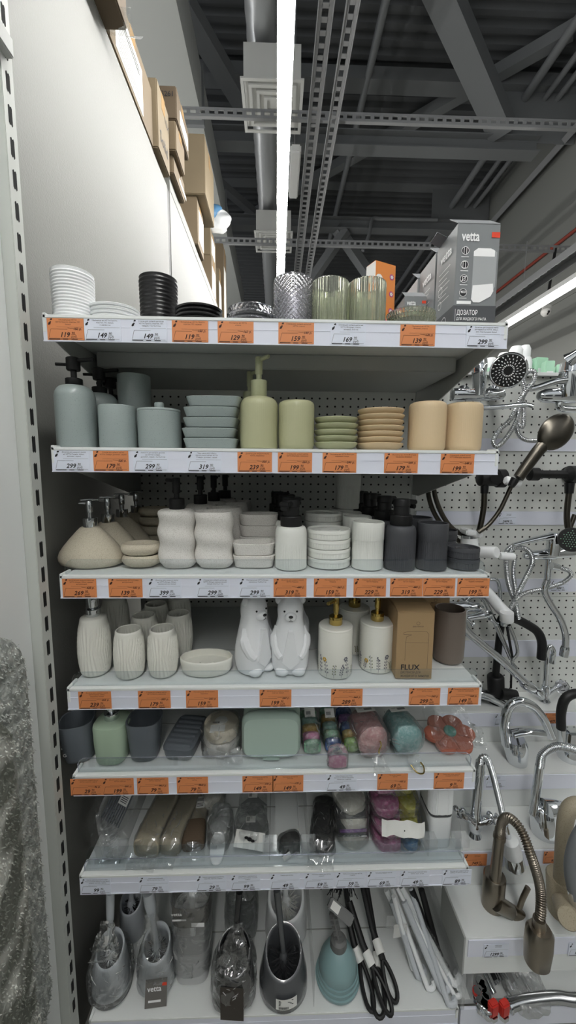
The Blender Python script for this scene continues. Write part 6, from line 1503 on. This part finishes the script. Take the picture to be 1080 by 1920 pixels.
# --- lower wall row
w_ = Tap('kitchen_mixer', 'chrome two-valve wall mixer with a long straight spout slanting down right', 'tap', aty(870, 1145, 1.24))
w_.turned('mixer_body', (815, 1132), (905, 1140), [(0, .010), (.1, .014), (.5, .013), (.55, .018), (.9, .014), (1, .010)], 'chrome', 1.17)
w_.turned('inlet', (868, 1136, 1.17), (868, 1134, 1.268), [(0, .012), (.85, .012), (.86, .022), (1, .022)], 'chrome', 1.17)
w_.turned('valve_stem', (872, 1160), (920, 1150), [(0, .012), (.3, .009), (.6, .012), (1, .009)], 'chrome', 1.15)
for a_ in ((905, 1142), (925, 1165), (880, 1165)):
    w_.turned('cross_handle', (a_[0]-8, a_[1]-7, 1.12), (a_[0]+8, a_[1]+7, 1.12), [(0, .004), (.1, .008), (.3, .005), (.7, .005), (.9, .008), (1, .004)], 'chrome', 1.12)
w_.tube('spout', [(870, 1142), (868, 1165), (874, 1182), (900, 1205), (940, 1238), (985, 1280), (1000, 1290)], 1.10, .0115, 'chrome')
w_.turned('spout_nut', (980, 1280), (1012, 1300), [(0, .0125), (.2, .016), (.6, .016), (.65, .013), (1, .013)], 'chrome', 1.10)
w_.tube('bent_hose', [(872, 1128), (885, 1118), (905, 1122), (925, 1160), (945, 1205), (958, 1235)], 1.19, .0075, 'chrome_soft')
w_.tube('arched_pipe', [(918, 1086), (932, 1088), (937, 1105), (938, 1125)], 1.2, .006, 'chrome')
w_ = Tap('kitchen_mixer', 'white flat spout with chrome outlet jutting out below the charcoal soap dishes', 'tap', aty(905, 1110, 1.24))
w_.tube('spout', [(893, 1090, 1.2), (915, 1113, 1.17), (940, 1142, 1.12), (955, 1156, 1.10)], 1.15, .0185, 'white_pp', flat=.75)
w_.turned('spout_cap', (950, 1148, 1.09), (950, 1166, 1.09), [(0, .019), (.9, .019), (1, .016)], 'white_pp', 1.09)
w_.turned('outlet', (945, 1168, 1.1), (945, 1173, 1.1), [(0, .009), (1, .009)], 'chrome', 1.1)
w_.tube('supply_hose', [(955, 1172), (966, 1200), (970, 1225), (960, 1240), (968, 1252)], 1.16, .005, 'chrome_soft'); w_.tube('supply_hose', [(950, 1172), (955, 1200), (962, 1240)], 1.17, .004, 'black_pp')
zt0 = SX[0][0]
b0 = atz(938, 1316, zt0)
w_ = Tap('kitchen_mixer', 'matte black kitchen tap with a bent spout on the uppermost tread', 'tap', b0); by = b0.y
w_.turned('tap_body', (931, 1318), (929, 1266), [(0, .026), (.95, .0265), (1, .022)], 'black_matte', by)
w_.tube('column', [(929, 1268), (936, 1200), (940, 1165)], by, .0115, 'black_matte')
w_.tube('spout', [(938, 1168), (945, 1158), (965, 1160), (990, 1172), (1008, 1185), (1016, 1205), (1015, 1235)], by-.03, .0140, 'black_matte')
w_.turned('side_handle', (938, 1300), (967, 1304), [(0, .019), (1, .018)], 'black_matte', by-.02)
w_.tube('lever', [(958, 1290), (959, 1250)], by-.02, .0035, 'black_matte')
b0 = atz(1022, 1316, zt0)
w_ = Tap('basin_tap', 'chrome two-handle tap with a slim gooseneck and faceted clear handle', 'tap', b0); by = b0.y
w_.turned('tap_base', (1022, 1316), (1022, 1285), [(0, .014), (.1, .017), (.35, .010), (.7, .016), (1, .011)], 'chrome', by)
w_.tube('gooseneck', [(1022, 1286), (1024, 1250), (1026, 1222), (1032, 1212), (1038, 1222), (1036, 1238)], by, .0078, 'chrome')
w_.turned('spout_end', (1037, 1228), (1035, 1243), [(0, .009), (1, .0098)], 'chrome', by)
for a_, b_ in (((1024, 1302), (1052, 1284)), ((1018, 1302), (1000, 1288))):
    w_.turned('valve', a_, b_, [(0, .009), (.5, .007), (.6, .010), (1, .009)], 'chrome', by)
w_.turned('faceted_handle', (1042, 1292), (1064, 1284), [(0, .009), (.3, .021), (.75, .023), (1, .012)], 'glass_grey', by, 6)
# --- first and second tread
zt1 = SX[1][0]
b0 = atz(968, 1428, zt1)
w_ = Tap('basin_mixer', 'chrome mixer with a tall loop-shaped spout and flat lever on the second tread', 'tap', b0); by = b0.y
w_.turned('tap_base', (970, 1430), (965, 1385), [(0, .027), (.08, .029), (.5, .033), (.8, .034), (1, .028)], 'chrome', by)
w_.tube('spout', [(950, 1395), (946, 1355), (955, 1325), (975, 1315), (1000, 1325), (1020, 1350), (1034, 1382)], by, (.0165, .0125), 'chrome', flat=.9)
w_.tube('lever', [(960, 1376), (985, 1372), (1020, 1375)], by-.02, (.010, .008), 'chrome', flat=1.6)
b0 = atz(880, 1350, zt0)
w_ = Tap('kitchen_mixer', 'chrome mixer mostly behind the rack, its thick arched spout reaching right', 'tap', (max(b0.x, BX0+.05), SX[0][1]+.05, zt0)); by = SX[0][1]+.05
w_.tube('spout', [(845, 1345, by+.02), (870, 1308), (900, 1302), (935, 1315), (960, 1335), (983, 1362)], by-.02, .0140, 'chrome')
w_.tube('second_spout', [(850, 1330, by+.03), (880, 1298), (915, 1300), (945, 1312)], by+.02, .012, 'chrome')
w_.turned('tap_base', (846, 1328, by+.02), (846, 1305, by+.02), [(0, .02), (1, .018)], 'chrome', by)
b0 = atz(1066, 1420, zt1)
w_ = Tap('basin_mixer', 'black gooseneck tap with a chrome base at the right edge, second tread', 'tap', b0); by = b0.y
w_.tube('spout', [(1052, 1366), (1052, 1335), (1060, 1310), (1080, 1300), (1100, 1305)], by, .0135, 'black_matte')
w_.turned('collar', (1053, 1362), (1055, 1392), [(0, .0125), (.2, .013), (1, .011)], 'chrome', by)
w_.turned('tap_base', (1068, 1424), (1064, 1388), [(0, .03), (.1, .034), (.6, .036), (1, .02)], 'chrome', by)
b_ = MB().box(-.02, .03, -.02, .02, 0, .05); b_.move(T(*w_.p(1068, 1395, by))).build('square_lever', 'chrome', w_.t, 0, .006)
# --- third tread
zt2 = SX[2][0]
b0 = atz(890, 1565, zt2)
w_ = Tap('kitchen_mixer', 'chrome two-handle tap with a long corrugated spout ending in a white nozzle', 'tap', b0); by = b0.y
w_.turned('tap_base', (890, 1565), (892, 1522), [(0, .018), (.15, .012), (.4, .018), (.8, .017), (1, .013)], 'chrome', by)
w_.tube('column', [(892, 1525), (896, 1480), (899, 1448)], by, (.0135, .012), 'chrome')
w_.turned('column_nut', (898, 1452), (901, 1428), [(0, .0135), (.3, .015), (.5, .0125), (1, .012)], 'chrome', by)
w_.hose('corrugated_spout', [(900, 1432), (904, 1420), (914, 1424), (925, 1455), (936, 1500), (945, 1540), (951, 1568)], by-.05, .0085, 'chrome', .004)
w_.turned('spout_tube', (946, 1545), (955, 1580), [(0, .0088), (1, .0088)], 'chrome', by-.05)
w_.turned('white_nozzle', (955, 1572), (961, 1602), [(0, .013), (.1, .021), (.9, .024), (1, .024)], 'white_pp', by-.055)
w_.turned('chrome_nozzle', (961, 1601), (964, 1622), [(0, .0245), (.8, .027), (1, .025)], 'chrome', by-.055)
for a_, b_, c_ in (((888, 1540), (862, 1524), (856, 1496)), ((893, 1544), (925, 1535), (925, 1515))):
    w_.turned('valve', a_, b_, [(0, .011), (.4, .009), (.5, .012), (1, .010)], 'chrome', by-.01)
    for d_ in ((-9, -10), (9, -6), (0, 10)):
        w_.turned('cross_handle', (b_[0], b_[1], by-.015), (b_[0]+d_[0], b_[1]+d_[1], by-.02), [(0, .004), (.6, .004), (.7, .0075), (.9, .0075), (1, .003)], 'chrome', by)
b0 = atz(1018, 1560, zt2)
w_ = Tap('kitchen_mixer', 'chrome tap with a wide corrugated arch and an oval lever, right of the two-handle tap', 'tap', b0); by = b0.y
w_.turned('tap_base', (1022, 1562), (1015, 1508), [(0, .034), (.1, .036), (.5, .033), (.9, .026), (1, .015)], 'chrome', by)
w_.tube('column', [(999, 1525), (1006, 1480), (1012, 1436)], by, .0115, 'chrome')
w_.hose('corrugated_spout', [(1012, 1438), (1018, 1415), (1040, 1401), (1065, 1402), (1095, 1412)], by-.01, .0115, 'chrome', .004)
w_.tube('lever', [(1025, 1515), (1050, 1514), (1080, 1520)], by-.03, (.018, .009), 'chrome', flat=1.5)
# --- lowest tread
zt3 = SX[3][0]
b0 = atz(924, 1718, zt3)
w_ = Tap('kitchen_mixer', 'brushed nickel kitchen tap with a flexible pull-down hose and oval spray head', 'tap', (b0.x, b0.y+.026, zt3)); by = b0.y+.026
w_.turned('tap_body', (922, 1706), (928, 1640), [(0, .026), (.03, .0265), (.97, .0265), (1, .024)], 'nickel', by)
w_.tube('column', [(927, 1660), (933, 1600), (938, 1555)], by-.008, (.0135, .0125), 'nickel')
w_.turned('column_ring', (936, 1572), (937, 1566), [(0, .0145), (1, .0145)], 'nickel', by-.008)
w_.hose('flexible_hose', [(937, 1562, by-.01), (942, 1540, by-.02), (956, 1534, by-.04), (978, 1558, by-.07), (997, 1608, by-.10), (1012, 1660, .76), (1014, 1705, .745), (1010, 1730, .74)], by-.03, .0115, 'nickel', .0048)
w_.turned('hose_collar', (1011, 1722), (1010, 1752), [(0, .0125), (.4, .014), (1, .015)], 'nickel', .738)
sp = MB().sell([(0, .018, .020), (.003, .026, .024), (.03, .029, .026), (.052, .028, .025), (.058, .022, .020)], 40, 2.3)
A, B = w_.p(1006, 1806, .735), w_.p(1010, 1740, .735); sp.v = [(p[0], p[1], p[2]*(B-A).length/.058) for p in sp.v]
sp.move(T(*A)).build('spray_head', 'nickel', w_.t, 40)
w_.turned('spray_button', (1031, 1776, .72), (1022, 1776, .73), [(0, .005), (.3, .008), (1, .009)], 'chrome_soft', by)
w_.turned('side_valve', (930, 1692), (978, 1722), [(0, .018), (.55, .018), (.57, .0165), (.6, .018), (.97, .018), (1, .015)], 'nickel', by-.02)
w_.tube('lever', [(974, 1702), (980, 1685), (990, 1664)], by-.025, .0065, 'nickel')
b0 = atz(1056, 1735, zt3)
w_ = Tap('kitchen_mixer', 'beige stone-look tap with a grey hose handle, cut by the right edge', 'tap', (b0.x, b0.y+.03, zt3)); by = b0.y+.03
mat('beige_tap', '#a59b86', .5, speck='#8d836f', spscale=500, spth=.62); mat('hose_grey', '#75787b', .5)
w_.turned('tap_body', (1053, 1712), (1050, 1640), [(0, .031), (.05, .032), (.96, .031), (1, .028)], 'beige_tap', by)
w_.tube('column', [(1052, 1655), (1055, 1600), (1060, 1540), (1072, 1512), (1100, 1508)], by-.01, .0175, 'beige_tap')
w_.turned('side_valve', (1056, 1690, by-.02), (1066, 1722, by-.09), [(0, .024), (.95, .024), (1, .021)], 'beige_tap', by)
w_.tube('grey_hose_handle', [(1096, 1550), (1078, 1585), (1070, 1630), (1078, 1680)], by-.07, .0140, 'hose_grey')
w_.turned('chrome_end', (1074, 1668), (1084, 1716), [(0, .0125), (.9, .013), (1, .011)], 'chrome', by-.07)
# --- goods standing on the rack behind the tap wall
ztop = EYE+.288
t = tag(MB().box(BX0+.0, BX1, YB+.02, YB+.4, ztop-.3, ztop-.285).build('back_shelf', 'shelf_white', None, 0), 'white shelf behind the tap wall, carrying green-and-white bottles', 'shelf')
zb_ = ztop-.2845
mat('mint_pack', '#a9d3b8', .5)
for i, (px, py, r_, m_, cap) in enumerate(((920, 672, .03, 'white_pp', 'flat'), (945, 662, .028, 'white_pp', 'round'), (968, 650, .03, 'white_pp', 'round'), (985, 648, .026, 'white_pp', 'tall'))):
    Yi = 1.36+.03*(i % 2); q = aty(px, py, Yi); t = thing('bottle', ('white bottle with a sloping cap, leftmost behind the shower head', 'white round-capped bottle directly above the shower head', 'white bottle right of the round-capped one, above the shower head', 'tallest white bottle above the hose loop')[i], 'bottle', (q.x, Yi, zb_))
    H_ = q.z-zb_
    MB().lathe([(r_*.9, 0), (r_, .004), (r_, H_*.86), (r_*.8, H_*.9)], 28).build('bottle_body', m_, t)
    MB().lathe([(r_*.7, H_*.9), (r_*.72, H_*.97), (r_*.5, H_)], 24).build('cap', 'white_pp', t)
for i, (px, py, wd_) in enumerate(((928, 690, .05), (1012, 672, .045), (1028, 678, .03), (1040, 690, .03), (1054, 684, .035))):
    Yi = 1.33+.05*(i % 2); q = aty(px, py, Yi); o = MB().box(-wd_/2, wd_/2, -.015, .015, 0, q.z-zb_).build('green_pack', 'mint_pack', None, 0, .002); o.location = (q.x, Yi, zb_); o.rotation_euler.z = .3-.2*i
    tag(o, ('pale green pack behind the left white bottle', 'pale green pack right of the hose loop, tallest of the packs', 'pale green pack second from the hose loop', 'small pale green pack third from the hose loop', 'pale green pack nearest the large chrome mixer')[i], 'pack')
    MB().box(-wd_*.35, wd_*.35, -.0156, -.0152, (q.z-zb_)*.6, (q.z-zb_)*.9).build('white_print', 'white_pp', o, 0)

# ================================================================ low shelf under the tap steps
zl = EYE-1.345
t = thing('shelf', 'low white shelf under the tap steps, strewn with hoses and fittings', 'shelf', (0, D, zl))
MB().box(BX0+.006, BX1, .02, .47, -.014, -.0008).build('shelf_board', 'shelf_white', t, 0); MB().box(BX0+.006, BX1, .0, .006, -.05, .002).build('price_rail', 'rail', t, 0)
MB().box(BX0+.006, BX0+.014, .0, .3, .0, .10).build('side_plate', 'clear_plastic', t, 0); MB().box(BX0+.04, BX0+.044, .02, .3, .0, .085).build('divider', 'clear_plastic', t, 0)
MB().box(BX0-.0, BX1, .46, .47, .0, .12).build('shade_backing', 'box_dark', t, 0)  # dark plate added to stand in for the shade under the steps
mat('red_handle', '#c0332b', .4)
def braid(label, l, r_, seed=0, m='chrome_soft', base=None):
    P = [Vector(p) for p in l]; b_ = P[0]; t = thing('braided_hose', label, 'hose', b_)
    C_ = curve([p-b_ for p in P], 30); MB().tube(C_, [r_*(1+.06*(i % 2)) for i in range(len(C_))], 12).build('hose', m, t, 80)
    for a_, c_ in ((C_[0], C_[3]), (C_[-1], C_[-4])): MB().tube([a_, c_], r_*1.25, 12).build('hose_nut', 'chrome', t)
    return t
a, b, c_, d_ = atz(953, 1886, zl+.016), atz(985, 1876, zl+.02), atz(1040, 1870, zl+.02), atz(1085, 1874, zl+.016)
braid('thick steel braided hose lying across the front of the low shelf', [a, b, c_, d_, d_+Vector((.12, .01, 0))], .0125)
for i in range(7):
    x0_ = BX0+.082+.013*i; yy = .812+.012*(i % 3)
    a = Vector((x0_-.03, yy+.22, zl+.095)); b = Vector((x0_+.02+.003*i, yy, zl+.010+.008*(i % 2))); t_ = braid(('leftmost', 'second from the left', 'third from the left', 'middle', 'third from the right', 'second from the right', 'rightmost')[i]+' of the seven thin steel hoses standing in the low shelf', [a, a.lerp(b, .3)+Vector((.006*(i % 2), 0, 0)), a.lerp(b, .7), b], .0058, i, 'black_pp' if i in (1, 4) else 'chrome_soft')  # two hoses coloured black to deepen the shade under the steps
    t_['group'] = 'thin steel hoses in the low shelf'
for i, px in enumerate((929, 950)):
    q = atz(px, 1908, zl+.02); t = thing('valve', ('red-handled valve at the left, at the foot of the steel hoses', 'red-handled valve at the right, at the foot of the steel hoses')[i], 'valve', (q.x, q.y+.012, zl), .3)
    MB().box(-.012, .012, -.008, .008, .012, .045).build('red_lever', 'red_handle', t, 0, .003); MB().lathe([(.011, 0), (.012, .002), (.012, .012)], 6).build('valve_body', 'chrome', t)
rnd = random.Random(5)
for i in range(9):
    px, py = 878+rnd.uniform(0, 35), 1850+i*6.2; q = atz(px, py, zl+.012)
    q.x = max(q.x, BX0+.055+.006*(i % 3)); t = thing('pipe_fitting', ('small chrome fitting beside the clear divider, ' + ('hindmost', 'second from the back', 'third from the back', 'fourth from the back', 'in the middle', 'fourth from the front', 'third from the front', 'second from the front', 'foremost')[i]), 'fitting', (q.x, q.y, zl), rnd.uniform(0, 3), 'small chrome fittings in the low shelf')
    MB().lathe([(.006, 0), (.011, .001), (.011, .012), (.008, .013), (.008, .022), (.010, .023), (.010, .03), (.005, .03)], 6 if i % 2 else 20).build('fitting_body', 'chrome', t)
    MB().lathe([(.0085, .0225), (.0115, .0226), (.0115, .0275), (.0085, .0278)], 20).build('nut', 'red_handle' if i == 3 else 'chrome_soft', t)
a = atz(985, 1850, zl+.02); t = thing('parts_bag', 'clear plastic bag lying behind the thick braided hose', 'bag', (a.x, a.y, zl)); crumple(.05, .05, .03, 211, .12, 44, 20).build('bag_body', 'milky_film', t, 25)

# ================================================================ left: upright with slots and hanging rugs
t = thing('rack_upright', 'pale slotted steel upright at the left, its slots facing the aisle', 'upright', (-.478, .732, 0))
MB().box(0, .0225, 0, .0315, 0, 2.62).build('post_body', 'post', t, 0, .001)
for k in range(46):
    zc_ = .28+.0502*k; s_ = MB()
    s_.prism([(.0105, zc_-.013), (.0135, zc_-.016), (.0155, zc_-.013), (.0185, zc_-.016), (.0205, zc_-.013), (.0205, zc_+.013), (.0185, zc_+.016), (.0155, zc_+.013), (.0135, zc_+.016), (.0105, zc_+.013)], .0222, .0228, 'x').build('slot', 'dark_slot', t, 0)
e = atx(27, 90, -.442)
t = thing('shelf_end', 'end of a pale shelf at the upper left corner, jutting over the upright', 'shelf', (-.4745, e.y, e.z))
MB().box(0, .0315, -.35, 0, -.018, .012).box(0, .022, -.35, -.012, .0125, .25).build('end_panel', 'shelf_grey', t, 0, .002)
def rug(label, x0, x1, y1, ztop_, zbot, m, m2, seed, rows):
    t = thing('hanging_rug', label, 'rug', ((x0+x1)/2, y1-.25, zbot)); hx = (x1-x0)/2; H = ztop_-zbot
    n, k = 150, 60; V_ = []
    for i in range(n+1):
        for j in range(k+1):
            u, v = i/n, j/k; zz = H*u; lim = .25
            if H-zz < .10: lim = .25-.10+math.sqrt(max(0, .01-(.10-(H-zz))**2))
            if zz < .06: lim = min(lim, .25-.06+math.sqrt(max(0, .0036-(.06-zz)**2)))
            yy = -.25+(lim+.25)*v
            seam = abs(math.sin(PI*zz/rows))**.35
            d_ = hx*(.30+.6*seam)*min(1, (1-v)*9+.12)+noise.noise(Vector((yy*110, zz*110, seed)))*.0035+noise.noise(Vector((yy*300, zz*300, seed)))*.0018
            V_.append((d_, yy, zz))
    b_ = MB().add(V_, [(i*(k+1)+j, i*(k+1)+j+1, (i+1)*(k+1)+j+1, (i+1)*(k+1)+j) for i in range(n) for j in range(k)])
    b_.build('pile', m, t, 60)
    tf = MB(); rnd = random.Random(seed)
    for _ in range(11000):
        p = Vector(V_[rnd.randrange(len(V_))])+Vector((0, rnd.uniform(-.003, .003), rnd.uniform(-.003, .003)))
        if p.y < -.14: continue
        d = Vector((rnd.uniform(.002, .0045), rnd.uniform(-.003, .003), rnd.uniform(-.005, .001))); q = Vector((0, .0013, .0006)); w2 = Vector((0, -.0006, .0013))
        tf.add([p-q, p+q, p+w2, p+d], [(0, 1, 3), (1, 2, 3), (2, 0, 3)])
    tag(tf.build('pile_tufts', m, t, 80), kind='stuff')
    out = [(-.25, 0), (.19, 0), (.235, .02), (.25, .06), (.25, H-.1), (.22, H-.03), (.15, H), (-.25, H)]
    MB().prism(out, -hx, hx*.12, 'x').build('backing', m2, t, 0)
    return t
mat('rug_grey', '#8f938f', .95, bump=1, bscale=160, speck='#bfc2bd', spscale=70, spth=.4, spw=.3); mat('rug_mottled', '#6c6f67', .95, bump=1, bscale=160, speck='#c9cac3', spscale=14, spth=.5, spw=.2); mat('rug_back', '#8f918c', .9)
z1 = atx(20, 1180, -.45).z
e = atx(62, 1500, -.462)
rug('pale grey plush bath rug hanging against the panel, with quilted squares', -.4755, -.4475, e.y+.006, z1, atx(90, 1900, -.462).z-.01, 'rug_grey', 'rug_back', 3, .085)
e = atx(36, 1650, -.43)
rug('mottled dark and light grey bath rug hanging in front of the pale one', -.4395, -.411, e.y+.008, atx(2, 1310, -.43).z, .02, 'rug_mottled', 'rug_back', 8, .5)
